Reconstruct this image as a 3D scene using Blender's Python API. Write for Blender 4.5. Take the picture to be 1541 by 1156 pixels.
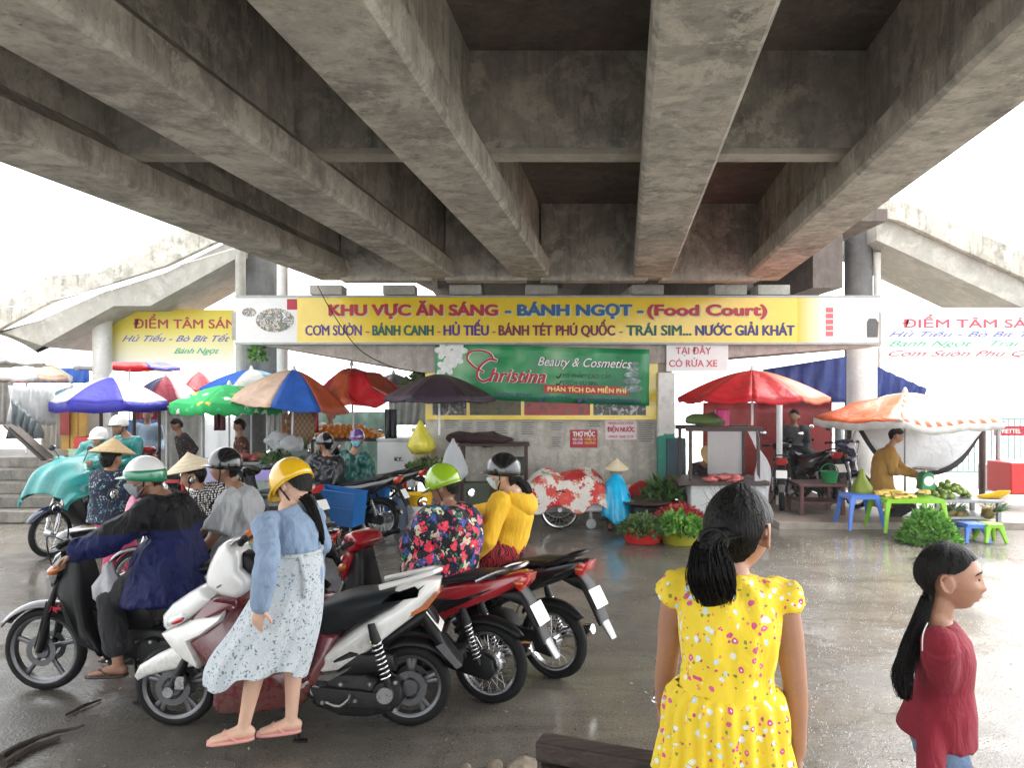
import bpy, bmesh, math, random, unicodedata
from mathutils import Vector, Matrix, noise
for o in list(bpy.data.objects): bpy.data.objects.remove(o)
S = bpy.context.scene; COL = S.collection
R = math.radians; PI = math.pi; rnd = random.Random(7)
# ------------------------------------------------------------------ camera, world, sun, exposure
F, CX, HY, CH = 1130.0, 770.5, 590.0, 1.9            # focal length and horizon in photo pixels, eye height in metres
cam = bpy.data.cameras.new('camera'); cam.sensor_width = 36; cam.lens = 36*F/1541
cam.shift_y = (HY-578)/1541; cam.clip_start = .05; cam.clip_end = 500
co = bpy.data.objects.new('camera', cam); COL.objects.link(co); co.location = (0, 0, CH); co.rotation_euler = (R(90), 0, 0); S.camera = co
w = bpy.data.worlds.new('World'); S.world = w; w.use_nodes = True; nt = w.node_tree
bg = nt.nodes['Background']; sky = nt.nodes.new('ShaderNodeTexSky'); sky.sky_type = 'NISHITA'; sky.sun_disc = False
sky.sun_elevation = R(58); sky.sun_rotation = R(40); sky.dust_density = 4; sky.air_density = 1.5
hs = nt.nodes.new('ShaderNodeHueSaturation'); hs.inputs['Saturation'].default_value = .12
tcw = nt.nodes.new('ShaderNodeTexCoord'); sxy = nt.nodes.new('ShaderNodeSeparateXYZ'); mxz = nt.nodes.new('ShaderNodeMath'); mxz.operation = 'MAXIMUM'; mxz.inputs[1].default_value = .22; cxy = nt.nodes.new('ShaderNodeCombineXYZ')   # overcast: the cloud deck stays bright down to the horizon
nt.links.new(tcw.outputs['Generated'], sxy.inputs[0]); nt.links.new(sxy.outputs[0], cxy.inputs[0]); nt.links.new(sxy.outputs[1], cxy.inputs[1]); nt.links.new(sxy.outputs[2], mxz.inputs[0]); nt.links.new(mxz.outputs[0], cxy.inputs[2]); nt.links.new(cxy.outputs[0], sky.inputs[0])
nt.links.new(sky.outputs[0], hs.inputs['Color']); nt.links.new(hs.outputs[0], bg.inputs[0]); bg.inputs[1].default_value = .15
sl = bpy.data.lights.new('sun', 'SUN'); sl.energy = .9; sl.angle = R(25); sl.color = (1, .97, .93)
so = bpy.data.objects.new('sun', sl); COL.objects.link(so); so.rotation_euler = (R(32), 0, R(-40+180)); so.location = (0, 0, 30)
S.view_settings.view_transform = 'Standard'; S.view_settings.look = 'None'; S.view_settings.gamma = 1
S.view_settings.exposure = 2.68
S.cycles.max_bounces = 8; S.cycles.diffuse_bounces = 4; S.cycles.use_denoising = True
# ------------------------------------------------------------------ helpers
def P(px, py, Y): return Vector(((px-CX)/F*Y, Y, CH+(HY-py)/F*Y))
def G(px, py): Y = F*CH/(py-HY); return Vector(((px-CX)/F*Y, Y, 0))
def V(*a): return Vector(a)
def cr(pts, k=4):
    """Catmull-Rom through tuples"""
    out = []; n = len(pts)
    for i in range(n-1):
        p0, p1, p2, p3 = pts[max(i-1, 0)], pts[i], pts[i+1], pts[min(i+2, n-1)]
        for j in range(k):
            t = j/k
            out.append(tuple(.5*(2*b+(c-a)*t+(2*a-5*b+4*c-d)*t*t+(3*b-a-3*c+d)*t**3) for a, b, c, d in zip(p0, p1, p2, p3)))
    out.append(tuple(pts[-1])); return out
class MB:
    def __init__(s): s.v = []; s.f = []; s.mi = []; s.m = 0
    def add(s, vs, fs):
        o = len(s.v); s.v += [Vector(a) for a in vs]; s.f += [tuple(o+i for i in f) for f in fs]; s.mi += [s.m]*len(fs); return s
    def box(s, c, d, rot=None):
        c = Vector(c); h = Vector(d)/2; vs = []
        for x, y, z in ((-1,-1,-1),(1,-1,-1),(1,1,-1),(-1,1,-1),(-1,-1,1),(1,-1,1),(1,1,1),(-1,1,1)):
            p = Vector((x*h.x, y*h.y, z*h.z)); vs.append(c+(rot @ p if rot else p))
        return s.add(vs, [(3,2,1,0),(4,5,6,7),(0,1,5,4),(1,2,6,5),(2,3,7,6),(3,0,4,7)])
    def bar(s, a, b, w, h, up=(0,0,1)):
        a = Vector(a); b = Vector(b); t = (b-a); L = t.length; t.normalize(); up = Vector(up)
        if abs(t.dot(up)) > .99: up = Vector((0,1,0))
        x = t.cross(up).normalized(); z = x.cross(t)
        return s.box((a+b)/2, (w, L, h), Matrix((x, t, z)).transposed())
    def tube(s, pts, rad, n=10, ref=None, cap=True, close=False):
        pts = [Vector(p) for p in pts]; N = len(pts)
        if not isinstance(rad, (list, tuple)): rad = [rad]*N
        rad = [(r, r) if not isinstance(r, (list, tuple)) else r for r in rad]
        vs = []; b = None
        for i in range(N):
            if close: t = pts[(i+1) % N]-pts[i-1]
            else: t = pts[min(i+1, N-1)]-pts[max(i-1, 0)]
            if t.length < 1e-9: t = Vector((0,0,1))
            t.normalize()
            if ref is not None: q = Vector(ref)
            elif b is None: q = Vector((0,0,1)) if abs(t.z) < .9 else Vector((1,0,0))
            else: q = b
            b = q-t*q.dot(t)
            if b.length < 1e-6: b = t.orthogonal()
            b.normalize(); a = t.cross(b)
            for j in range(n):
                th = 2*PI*j/n; vs.append(pts[i]+a*(rad[i][0]*math.cos(th))+b*(rad[i][1]*math.sin(th)))
        fs = []
        for i in range(N if close else N-1):
            i2 = (i+1) % N
            for j in range(n): fs.append((i*n+j, i*n+(j+1) % n, i2*n+(j+1) % n, i2*n+j))
        if cap and not close: fs += [tuple(range(n-1, -1, -1)), tuple((N-1)*n+j for j in range(n))]
        return s.add(vs, fs)
    def cap(s, pts, rad, n=10, ref=None):
        """tube with rounded ends"""
        pts = [Vector(p) for p in pts]; N = len(pts)
        if not isinstance(rad, (list, tuple)): rad = [rad]*N
        rad = [(r, r) if not isinstance(r, (list, tuple)) else r for r in rad]
        a = (pts[0]-pts[1]).normalized(); b = (pts[-1]-pts[-2]).normalized(); r0 = min(rad[0]); r1 = min(rad[-1])
        P2 = []; R2 = []
        for k in (1, .87, .5): P2.append(pts[0]+a*r0*k); q = math.sqrt(max(0, 1-k*k)) or .05; R2.append((rad[0][0]*q, rad[0][1]*q))
        P2 += pts; R2 += rad
        for k in (.5, .87, 1): P2.append(pts[-1]+b*r1*k); q = math.sqrt(max(0, 1-k*k)) or .05; R2.append((rad[-1][0]*q, rad[-1][1]*q))
        return s.tube(P2, R2, n, ref)
    def lathe(s, prof, n=24, c=(0,0,0), rot=None, a0=0, a1=2*PI, fold=None):
        c = Vector(c); full = abs(a1-a0-2*PI) < 1e-6; m = n if full else n+1; vs = []
        for r, z in prof:
            for j in range(m):
                th = a0+(a1-a0)*j/n; q = r*(fold(th, r, z) if fold else 1); p = Vector((q*math.cos(th), q*math.sin(th), z)); vs.append(c+(rot @ p if rot else p))
        fs = []
        for i in range(len(prof)-1):
            for j in range(n):
                k = (j+1) % m; fs.append((i*m+j, i*m+k, (i+1)*m+k, (i+1)*m+j))
        return s.add(vs, fs)
    def ell(s, c, r, rot=None, nu=14, nv=9):
        c = Vector(c); r = (r, r, r) if not isinstance(r, (list, tuple)) else r; vs = []; fs = []
        for i in range(nv+1):
            ph = PI*i/nv-PI/2
            for j in range(nu):
                th = 2*PI*j/nu; p = Vector((r[0]*math.cos(ph)*math.cos(th), r[1]*math.cos(ph)*math.sin(th), r[2]*math.sin(ph))); vs.append(c+(rot @ p if rot else p))
        for i in range(nv):
            for j in range(nu): fs.append((i*nu+j, i*nu+(j+1) % nu, (i+1)*nu+(j+1) % nu, (i+1)*nu+j))
        return s.add(vs, fs)
    def slab(s, out, w, inset=.012, y=0, wf=None, M=None, lev=((1,1),(.9,.35),(.65,0))):
        """puffy plate: outline (x,z) extruded to y +-w, edges rounded by insetting; wf(x,z) scales the half width"""
        n = len(out); A = sum(out[i][0]*out[(i+1) % n][1]-out[(i+1) % n][0]*out[i][1] for i in range(n))
        if A < 0: out = out[::-1]
        nor = []
        for i in range(n):
            ax, az = out[i-1]; bx, bz = out[i]; cx_, cz = out[(i+1) % n]
            e1 = Vector((bx-ax, bz-az)); e2 = Vector((cx_-bx, cz-bz))
            e1 = e1.normalized() if e1.length > 1e-9 else e2.normalized(); e2 = e2.normalized() if e2.length > 1e-9 else e1
            m = Vector((-(e1.y+e2.y), e1.x+e2.x)); m = m.normalized() if m.length > 1e-6 else Vector((-e1.y, e1.x)); nor.append(m)
        L = [(-a, b) for a, b in lev]+[(a, b) for a, b in reversed(lev)]; vs = []
        for a, b in L:
            for i in range(n):
                x = out[i][0]+nor[i].x*inset*b; z = out[i][1]+nor[i].y*inset*b; q = wf(x, z) if wf else 1; p = Vector((x, y+a*w*q, z)); vs.append(M @ p if M else p)
        fs = [tuple(range(n))]
        for k in range(len(L)-1):
            for i in range(n): j = (i+1) % n; fs.append((k*n+i, (k+1)*n+i, (k+1)*n+j, k*n+j))
        fs.append(tuple((len(L)-1)*n+i for i in range(n-1, -1, -1)))
        return s.add(vs, fs)
    def grid(s, rows, closed=False):
        m = len(rows[0]); vs = [p for r in rows for p in r]; fs = []
        for i in range(len(rows)-1):
            for j in range(m if closed else m-1): k = (j+1) % m; fs.append((i*m+j, i*m+k, (i+1)*m+k, (i+1)*m+j))
        return s.add(vs, fs)
    def mesh(s, name):
        me = bpy.data.meshes.new(name); me.from_pydata([tuple(v) for v in s.v], [], s.f); me.validate(); return me
    def build(s, name, mt, parent=None, ang=40, loc=None, bevel=0, solid=0, sub=0, fix=True):
        me = s.mesh(name)
        mts = mt if isinstance(mt, (list, tuple)) else [mt]
        for q in mts: me.materials.append(q)
        if len(mts) > 1 and len(me.polygons) == len(s.mi): me.polygons.foreach_set('material_index', s.mi)
        if fix:
            b = bmesh.new(); b.from_mesh(me); bmesh.ops.recalc_face_normals(b, faces=b.faces); b.to_mesh(me); b.free()
        return link(name, me, parent, ang, loc, bevel, solid, sub)
def link(name, me, parent=None, ang=40, loc=None, bevel=0, solid=0, sub=0):
    o = bpy.data.objects.new(name, me); COL.objects.link(o)
    if ang:
        me.polygons.foreach_set('use_smooth', [True]*len(me.polygons))
        if ang < 180: me.set_sharp_from_angle(angle=R(ang))
    if parent: o.parent = parent
    if loc is not None: o.location = loc
    if bevel: m = o.modifiers.new('bevel', 'BEVEL'); m.width = bevel; m.segments = 2; m.limit_method = 'ANGLE'
    if solid: m = o.modifiers.new('solid', 'SOLIDIFY'); m.thickness = solid; m.offset = 0
    if sub: m = o.modifiers.new('sub', 'SUBSURF'); m.levels = sub; m.render_levels = sub
    return o
def tag(o, label, cat, group=None):
    o['label'] = label; o['category'] = cat
    if group: o['group'] = group
    return o
def thing(name, label, cat, loc=(0,0,0), rz=0, group=None):
    o = bpy.data.objects.new(name, None); COL.objects.link(o); o.location = loc; o.rotation_euler = (0, 0, rz); o.empty_display_size = .1
    return tag(o, label, cat, group)
def struct(o): o['kind'] = 'structure'; return o
def stuff(o): o['kind'] = 'stuff'; return o
def kids(o): return [c for c in ALL() if c.parent == o]
def ALL(): return list(COL.objects)
def dup(root, loc, rz=None, label=None, sc=None):
    r = root.copy(); COL.objects.link(r); r.location = loc
    if rz is not None: r.rotation_euler = (0, 0, rz)
    if label: r['label'] = label
    if sc: r.scale = sc if isinstance(sc, (tuple, list)) else (sc,)*3
    def rec(a, b):
        for c in a.children:
            d = c.copy(); COL.objects.link(d); d.parent = b; rec(c, d)
    rec(root, r); return r
# ------------------------------------------------------------------ materials
def newmat(name):
    m = bpy.data.materials.new(name); m.use_nodes = True; n = m.node_tree; return m, n, n.nodes['Principled BSDF']
class NT:
    """small node helper"""
    def __init__(s, name):
        s.m, s.t, s.b = newmat(name); s.tc = s.t.nodes.new('ShaderNodeTexCoord')
    def L(s, a, b): s.t.links.new(a, b)
    def n(s, typ, **kw):
        x = s.t.nodes.new('ShaderNode'+typ)
        for k, v in kw.items():
            if k in x.inputs: (s.L(v, x.inputs[k]) if isinstance(v, bpy.types.NodeSocket) else setattr(x.inputs[k], 'default_value', v))
            else: setattr(x, k, v)
        return x
    def obj(s, sc=(1,1,1), rot=(0,0,0)):
        mp = s.n('Mapping'); s.L(s.tc.outputs['Object'], mp.inputs['Vector']); mp.inputs['Scale'].default_value = sc; mp.inputs['Rotation'].default_value = rot; return mp.outputs[0]
    def noise(s, sc, det=4, v=None, rough=.55, dist=0):
        x = s.n('TexNoise'); x.inputs['Scale'].default_value = sc; x.inputs['Detail'].default_value = det; x.inputs['Roughness'].default_value = rough; x.inputs['Distortion'].default_value = dist
        s.L(v or s.tc.outputs['Object'], x.inputs['Vector']); return x.outputs['Fac']
    def ramp(s, fac, stops, interp='LINEAR'):
        x = s.n('ValToRGB'); s.L(fac, x.inputs[0]); e = x.color_ramp.elements; x.color_ramp.interpolation = interp
        while len(e) < len(stops): e.new(.5)
        for q, (p, c) in zip(e, stops): q.position = p; q.color = (*c, 1) if isinstance(c, (tuple, list)) else (c, c, c, 1)
        return x.outputs[0]
    def mix(s, f, a, b, mode='MIX'):
        x = s.n('Mix'); x.data_type = 'RGBA'; x.blend_type = mode
        for k, q in ((0, f), (6, a), (7, b)):
            if isinstance(q, bpy.types.NodeSocket): s.L(q, x.inputs[k])
            else: x.inputs[k].default_value = q if k == 0 else ((*q, 1) if isinstance(q, (tuple, list)) else (q, q, q, 1))
        return x.outputs[2]
    def math(s, op, a, b=0.0, c=None):
        x = s.n('Math'); x.operation = op
        for k, q in ((0, a), (1, b), (2, c)):
            if q is None: continue
            if isinstance(q, bpy.types.NodeSocket): s.L(q, x.inputs[k])
            else: x.inputs[k].default_value = q
        return x.outputs[0]
    def bump(s, h, st=.3, d=.01):
        x = s.n('Bump'); s.L(h, x.inputs['Height']); x.inputs['Strength'].default_value = st; x.inputs['Distance'].default_value = d; s.L(x.outputs[0], s.b.inputs['Normal'])
    def set(s, **kw):
        for k, v in kw.items():
            k = k.replace('_', ' ')
            if isinstance(v, bpy.types.NodeSocket): s.L(v, s.b.inputs[k])
            else: s.b.inputs[k].default_value = (*v, 1) if isinstance(v, (tuple, list)) and len(v) == 3 and 'Radius' not in k else v
        return s.m
_mc = {}
def mat(name, col, rough=.5, metal=0, var=.12, vs=6, bump=.0, bs=60, coat=0, alpha=1, sss=0, trans=0, spec=.5, sheen=0):
    if name in _mc: return _mc[name]
    k = NT(name); f = k.noise(vs, 5); f2 = k.noise(vs*7, 3); f3 = k.math('MULTIPLY_ADD', f2, .4, k.math('MULTIPLY', f, .6))
    c = k.ramp(f3, [(.3, tuple(x*(1-var) for x in col)), (.7, tuple(min(1, x*(1+var)) for x in col))])
    rr = k.math('MULTIPLY_ADD', f3, .25*min(1, var*6), max(.02, rough-.12*min(1, var*6)))
    k.set(Base_Color=c, Roughness=rr, Metallic=metal, Coat_Weight=coat, Alpha=alpha, Transmission_Weight=trans)
    k.b.inputs['Specular IOR Level'].default_value = spec
    if sss: k.set(Subsurface_Weight=sss, Subsurface_Radius=(.02, .008, .004)); k.b.inputs['Subsurface Scale'].default_value = .5
    if sheen: k.set(Sheen_Weight=sheen)
    if coat: k.set(Coat_Roughness=.08)
    if bump: k.bump(k.noise(bs, 4), bump, .01)
    _mc[name] = k.m; return k.m
def fabric(name, col, rough=.85, fold=.5, var=.12, scale=9, thin=0):
    """plain cloth: soft wrinkles, weave"""
    if name in _mc: return _mc[name]
    k = NT(name); w1 = k.noise(scale, 3, k.obj((1.6, 1.6, .7)), dist=.6); w2 = k.noise(220, 2)
    f = k.noise(3, 4); c = k.ramp(f, [(.3, tuple(x*(1-var) for x in col)), (.7, tuple(min(1, x*(1+var)) for x in col))])
    k.set(Base_Color=c, Roughness=rough, Sheen_Weight=.03)
    w3 = k.noise(scale*3.1, 4, k.obj((1.5, 1.5, .5), (.3, .5, .2)), dist=1.2)
    k.bump(k.math('MULTIPLY_ADD', w2, .05, k.math('MULTIPLY_ADD', w3, .35, w1)), fold*.75, .035)
    if thin: k.set(Transmission_Weight=0); addtrans(k, c, thin)
    _mc[name] = k.m; return k.m
def addtrans(k, c, f):
    t = k.n('BsdfTranslucent'); k.L(c, t.inputs['Color']) if isinstance(c, bpy.types.NodeSocket) else setattr(t.inputs['Color'], 'default_value', (*c, 1))
    m = k.n('MixShader'); m.inputs[0].default_value = f; k.L(k.b.outputs[0], m.inputs[1]); k.L(t.outputs[0], m.inputs[2])
    k.L(m.outputs[0], k.t.nodes['Material Output'].inputs['Surface'])
def concrete(name, a=(.13,.12,.105), b=(.34,.32,.28), stain=(.06,.06,.045), sc=1.0, streak=.5, wet=0):
    k = NT(name); n1 = k.noise(.9*sc, 6, rough=.65); n2 = k.noise(5*sc, 7, rough=.7); n3 = k.noise(2.2*sc, 5, k.obj((3, 3, .35)), rough=.7)
    c = k.ramp(k.math('MULTIPLY_ADD', n2, .45, k.math('MULTIPLY', n1, .55)), [(.33, a), (.66, b)])
    c = k.mix(k.math('MULTIPLY', k.ramp(n3, [(.48, 0.0), (.72, 1.0)]), streak), c, stain)
    c = k.mix(k.ramp(k.noise(2.1*sc, 9, rough=.78, dist=.4), [(.5, 0.0), (.58, .65)]), c, tuple(x*1.12 for x in b))
    c = k.mix(k.ramp(k.noise(1.3*sc, 9, k.obj((1.3, .6, 1), (.2, .1, .4)), rough=.75), [(.55, 0.0), (.68, .6*streak)]), c, stain)
    c = k.mix(k.ramp(k.noise(30*sc, 3), [(.68, 0.0), (.74, .7)]), c, stain)
    k.set(Base_Color=c, Roughness=.85-wet); k.bump(k.math('MULTIPLY_ADD', k.noise(60, 4), .3, n2), .5, .02); return k.m
# ------------------------------------------------------------------ lettering
_caph = [None]
def text_mesh(body, bold=0, shear=0, space=1):
    flat = ''.join(unicodedata.normalize('NFC', unicodedata.normalize('NFD', ch).replace('\u031b', '')) for ch in body)
    if flat != body:                                   # Vietnamese horns are drawn by hand: the font's own overlapping outlines fill badly
        me = text_mesh(flat, bold, shear, space); b = bmesh.new(); b.from_mesh(me); H = capheight()
        for i, ch in enumerate(body):
            if '\u031b' not in unicodedata.normalize('NFD', ch): continue
            base = unicodedata.normalize('NFD', ch)[0]; pm = text_mesh(flat[:i]+base, bold, 0, space); xr = max(v.co.x for v in pm.vertices); bpy.data.meshes.remove(pm); y = H if base.isupper() else H*.76
            vs = [b.verts.new((xr+p*H+shear*(y+q*H), y+q*H, 0)) for p, q in ((-.1,-.13),(.03,-.1),(.11,-.01),(.12,.11),(.04,.11),(.03,.03),(-.04,-.03),(-.12,-.04))]; b.faces.new(vs)
        b.to_mesh(me); b.free(); return me
    c = bpy.data.curves.new('lettering', 'FONT'); c.body = body; c.offset = bold; c.shear = shear; c.space_character = space; c.resolution_u = 4
    o = bpy.data.objects.new('lettering', c); COL.objects.link(o); dg = bpy.context.evaluated_depsgraph_get()
    me = bpy.data.meshes.new_from_object(o.evaluated_get(dg)); bpy.data.objects.remove(o); bpy.data.curves.remove(c); return me
def capheight():
    if not _caph[0]: m = text_mesh('H'); _caph[0] = max(v.co.y for v in m.vertices); bpy.data.meshes.remove(m)
    return _caph[0]
def letter(body, x0, x1, z, h, y, mt, parent, bold=.02, shear=0, slope=0, name='lettering', space=1):
    """text in the XZ plane facing -Y, from x0 to x1 (parent coordinates), baseline z, capital height h"""
    me = text_mesh(body, 0, shear, space); xs = [v.co.x for v in me.vertices]; a, b = min(xs), max(xs); q = (x1-x0)/(b-a); r = h/capheight()
    for v in me.vertices:
        X = x0+(v.co.x-a)*q; Z = z+v.co.y*r+(X-x0)*slope; v.co = (X, y, Z)
    me.flip_normals() if me.polygons and me.polygons[0].normal.y > 0 else None
    if bold > .006:                                    # heavy face: overprint shifted copies (a bold offset would break accents)
        b = bmesh.new(); b.from_mesh(me); g0 = list(b.verts)+list(b.edges)+list(b.faces); w = bold*h*1.1
        for i, (ax, az) in enumerate(((w,0),(-w,0),(0,w*.6),(0,-w*.6),(w*.7,w*.4),(-w*.7,w*.4),(w*.7,-w*.4),(-w*.7,-w*.4))):
            d = bmesh.ops.duplicate(b, geom=g0)['geom']
            for v in d:
                if isinstance(v, bmesh.types.BMVert): v.co += Vector((ax, .0002*(i+1), az))
        b.to_mesh(me); b.free()
    me.materials.append(mt); o = link(name, me, parent, 0)
    return o
# ================================================================== SETTING
# ground : wet asphalt
k = NT('wet_asphalt'); wp = k.tc.outputs['Object']
big = k.noise(.35, 5, rough=.6); mid = k.noise(1.7, 6, rough=.65); fine = k.noise(55, 4); grit = k.noise(160, 3)
c = k.ramp(k.math('MULTIPLY_ADD', mid, .5, k.math('MULTIPLY', big, .5)), [(.35, (.042,.038,.032)), (.62, (.15,.135,.11))])
tr_ = k.noise(1.1, 6, k.obj((.35, 2.2, 1), (0, 0, .12)), rough=.7, dist=.5); c = k.mix(k.ramp(tr_, [(.5, 0.0), (.62, .55)]), c, (.055,.047,.037))
vor = k.n('TexVoronoi'); vor.feature = 'DISTANCE_TO_EDGE'; vor.inputs['Scale'].default_value = .55; dv = k.n('VectorMath'); dv.operation = 'MULTIPLY_ADD'; nzv = k.n('TexNoise'); nzv.inputs['Scale'].default_value = 2.5; nzv.inputs['Detail'].default_value = 6; k.L(wp, nzv.inputs['Vector']); k.L(nzv.outputs['Color'], dv.inputs[0]); dv.inputs[1].default_value = (.5,.5,0); k.L(wp, dv.inputs[2]); k.L(dv.outputs[0], vor.inputs['Vector']); c = k.mix(k.ramp(vor.outputs['Distance'], [(.0, .3), (.01, .0)]), c, (.012,.011,.01))
c = k.mix(k.ramp(grit, [(.53, 0.0), (.68, .85)]), c, (.27,.245,.205)); c = k.mix(k.ramp(fine, [(.3, .6), (.45, 0.0)]), c, (.015,.014,.012))
pud = k.ramp(k.math('MULTIPLY_ADD', mid, .35, k.math('MULTIPLY', big, .65)), [(.41, 0.0), (.52, 1.0)])
k.set(Base_Color=c, Roughness=k.ramp(pud, [(0, .36), (1, .125)]), IOR=1.45)
h = k.math('MULTIPLY', k.math('MULTIPLY_ADD', grit, .5, fine), k.ramp(pud, [(0, 1.0), (1, .05)])); k.bump(k.math('MULTIPLY_ADD', k.noise(9, 3), .16, h), .6, .012)
GROUND = k.m
m = MB(); m.add([(-150,-30,0),(150,-30,0),(150,300,0),(-150,300,0)], [(0,1,2,3)]); struct(m.build('ground', GROUND))
# ---- bridge overhead
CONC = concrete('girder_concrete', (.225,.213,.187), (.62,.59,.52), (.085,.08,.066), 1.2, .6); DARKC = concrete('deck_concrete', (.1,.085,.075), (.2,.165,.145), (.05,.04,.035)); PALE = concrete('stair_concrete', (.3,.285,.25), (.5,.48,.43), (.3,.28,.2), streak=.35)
SK = .1504
br = thing('concrete_bridge', 'massive concrete road bridge on five parallel girders spanning the whole top of the view', 'bridge', (0, 11.4, 0))
def bx(x, y): return x+SK*y
prof = [(-.28,3.63),(-.25,3.6),(.25,3.6),(.28,3.63),(.28,3.84),(.11,4.0),(.11,4.72),(-.11,4.72),(-.11,4.0),(-.28,3.84)]
far = [(px-CX)/F*11.4 for px in (508, 662, 803, 981, 1147)]
for x in far:
    m = MB(); ys = [-22+i*.8 for i in range(28)]+[.05]
    m.grid([[(bx(x+a, y), y, b) for a, b in prof] for y in ys], closed=True)
    n = len(prof); m.add([(bx(x+a, .05), .05, b) for a, b in prof], [tuple(range(n))])
    m.build('girder', CONC, br, 30)
m = MB(); m.grid([[(bx(far[0]-1.0, y), y, z) for z in (4.7,)]+[(bx(far[-1]+1.0, y), y, 4.7), (bx(far[-1]+1.0, y), y, 5.0), (bx(far[0]-1.0, y), y, 5.0)] for y in (-22, -12, 0, 12)], closed=True)
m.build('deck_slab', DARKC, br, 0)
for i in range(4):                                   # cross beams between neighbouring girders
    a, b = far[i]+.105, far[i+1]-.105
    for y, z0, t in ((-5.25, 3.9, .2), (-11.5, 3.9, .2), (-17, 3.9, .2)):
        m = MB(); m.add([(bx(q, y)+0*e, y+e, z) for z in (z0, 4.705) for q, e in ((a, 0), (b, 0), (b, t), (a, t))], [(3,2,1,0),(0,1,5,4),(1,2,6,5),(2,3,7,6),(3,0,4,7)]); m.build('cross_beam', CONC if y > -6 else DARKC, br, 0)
        m = MB(); m.add([(bx(q, y)+0*e, y+e, z) for z in (z0-.05, z0-.002) for q, e in ((a+.002, -.012), (b-.002, -.012), (b-.002, t+.01), (a+.002, t+.01))], [(3,2,1,0),(4,5,6,7),(0,1,5,4),(1,2,6,5),(2,3,7,6),(3,0,4,7)]); m.build('lit_bottom_strip', PALE, br, 0)  # pale strip added: the lit underside of the beam put into colour
    m = MB(); m.box(((a+b)/2, -.1, 4.13), (b-a, .3, 1.14)); m.build('end_diaphragm', CONC, br, 0)
for s, x in ((-1, far[0]-1.0), (1, far[-1]+1.0)):
    m = MB(); m.grid([[(bx(x+s*a, y), y, z) for a, z in ((0,4.9),(.15,4.9),(.15,5.8),(0,5.8))] for y in (-22, -10, 0, 12)], closed=True); m.build('parapet', PALE, br, 0)
# ---- pier : wall, hammerhead cap, bearings
WY = 11.8
WALLM = concrete('pier_wall', (.34,.32,.28), (.58,.55,.48), (.15,.13,.1), 1.3, .5)
pr = thing('bridge_pier', 'grey concrete pier wall with a wide tapering cap carrying the girders', 'pier', (0, WY, 0))
x0, x1 = (640-CX)/F*WY, (1012-CX)/F*WY
m = MB(); m.box(((x0+x1)/2, .5, 1.3), (x1-x0, 1.0, 2.6)); m.build('wall', WALLM, pr, 0, bevel=.02)
def wx(px, Y=WY): return (px-CX)/F*Y
def wz(py, Y=WY): return CH+(HY-py)/F*Y
CAPM = concrete('cap_concrete', (.3,.27,.24), (.5,.45,.4), (.16,.13,.11), 1, .5)
m = MB(); m.slab([(wx(350), wz(512)), (wx(640), wz(563)), (wx(988), wz(549)), (wx(1325), wz(521)), (wx(1325), wz(470)), (wx(1235), 3.42), (wx(420), 3.42), (wx(350), wz(470))], .7, .02, y=.62); m.build('cap', CAPM, pr, 30)
for px in (490, 600, 700, 815, 975, 1100, 1165):
    m = MB(); m.box((wx(px), .2, 3.51), (.5, .4, .15)); m.build('bearing_pad', PALE, pr, 0)
TEAL = NT('teal_white_paint'); zz = TEAL.n('SeparateXYZ'); TEAL.L(TEAL.tc.outputs['Object'], zz.inputs[0]); hh = TEAL.math('MULTIPLY_ADD', TEAL.noise(6, 5), .2, TEAL.math('MULTIPLY', zz.outputs[2], .4))
TEAL.set(Base_Color=TEAL.mix(TEAL.ramp(TEAL.noise(9, 6), [(.5, 0.0), (.75, .4)]), TEAL.ramp(hh, [(.0, (.02,.2,.15)), (.58, (.03,.27,.19)), (.59, (.75,.74,.7))]), (.25,.24,.2)), Roughness=.6)
ps = thing('painted_post', 'wall end post painted teal below and flaking white above', 'post', (wx(1000), WY-.1, 0))
m = MB(); m.box((0, 0, 1.1), (.26, .14, 2.2)); m.build('shaft', TEAL.m, ps, 0, bevel=.012)
m = MB(); m.box((0, -.005, .06), (.3, .17, .12)); m.build('foot', WALLM, ps, 0, bevel=.01)
# ---- next span beyond the pier (keeps the far market shaded)
m = MB()
b2 = thing('far_bridge_span', 'next span of the bridge continuing beyond the pier cap', 'bridge', (0, 12.6, 0))
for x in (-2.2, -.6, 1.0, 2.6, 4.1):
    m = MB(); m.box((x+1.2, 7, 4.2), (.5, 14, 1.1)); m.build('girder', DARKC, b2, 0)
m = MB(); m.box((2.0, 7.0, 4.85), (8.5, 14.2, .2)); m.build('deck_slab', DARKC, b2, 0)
# ---- pillars behind the cap
def column(px, Y, r, z1, mt, label, n=20):
    t = thing('support_column', label, 'column', (wx(px, Y), Y, 0)); m = MB(); m.lathe([(0,0),(r*1.0,0),(r,z1-.2),(r*1.08,z1-.18),(r*1.08,z1),(0,z1)], n); m.build('shaft', mt, t)
    m = MB(); m.lathe([(0,-.02),(r*1.25,-.02),(r*1.25,.1),(r*1.02,.16)], n); m.build('plinth', mt, t); return t
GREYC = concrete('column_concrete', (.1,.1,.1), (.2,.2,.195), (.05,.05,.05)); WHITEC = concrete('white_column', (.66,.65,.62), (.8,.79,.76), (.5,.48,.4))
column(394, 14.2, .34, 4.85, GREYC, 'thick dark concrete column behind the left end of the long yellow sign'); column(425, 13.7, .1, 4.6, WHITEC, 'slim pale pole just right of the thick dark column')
column(362, 13.6, .09, 4.6, PALE, 'slim stained pole just left of the thick dark column')
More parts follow.
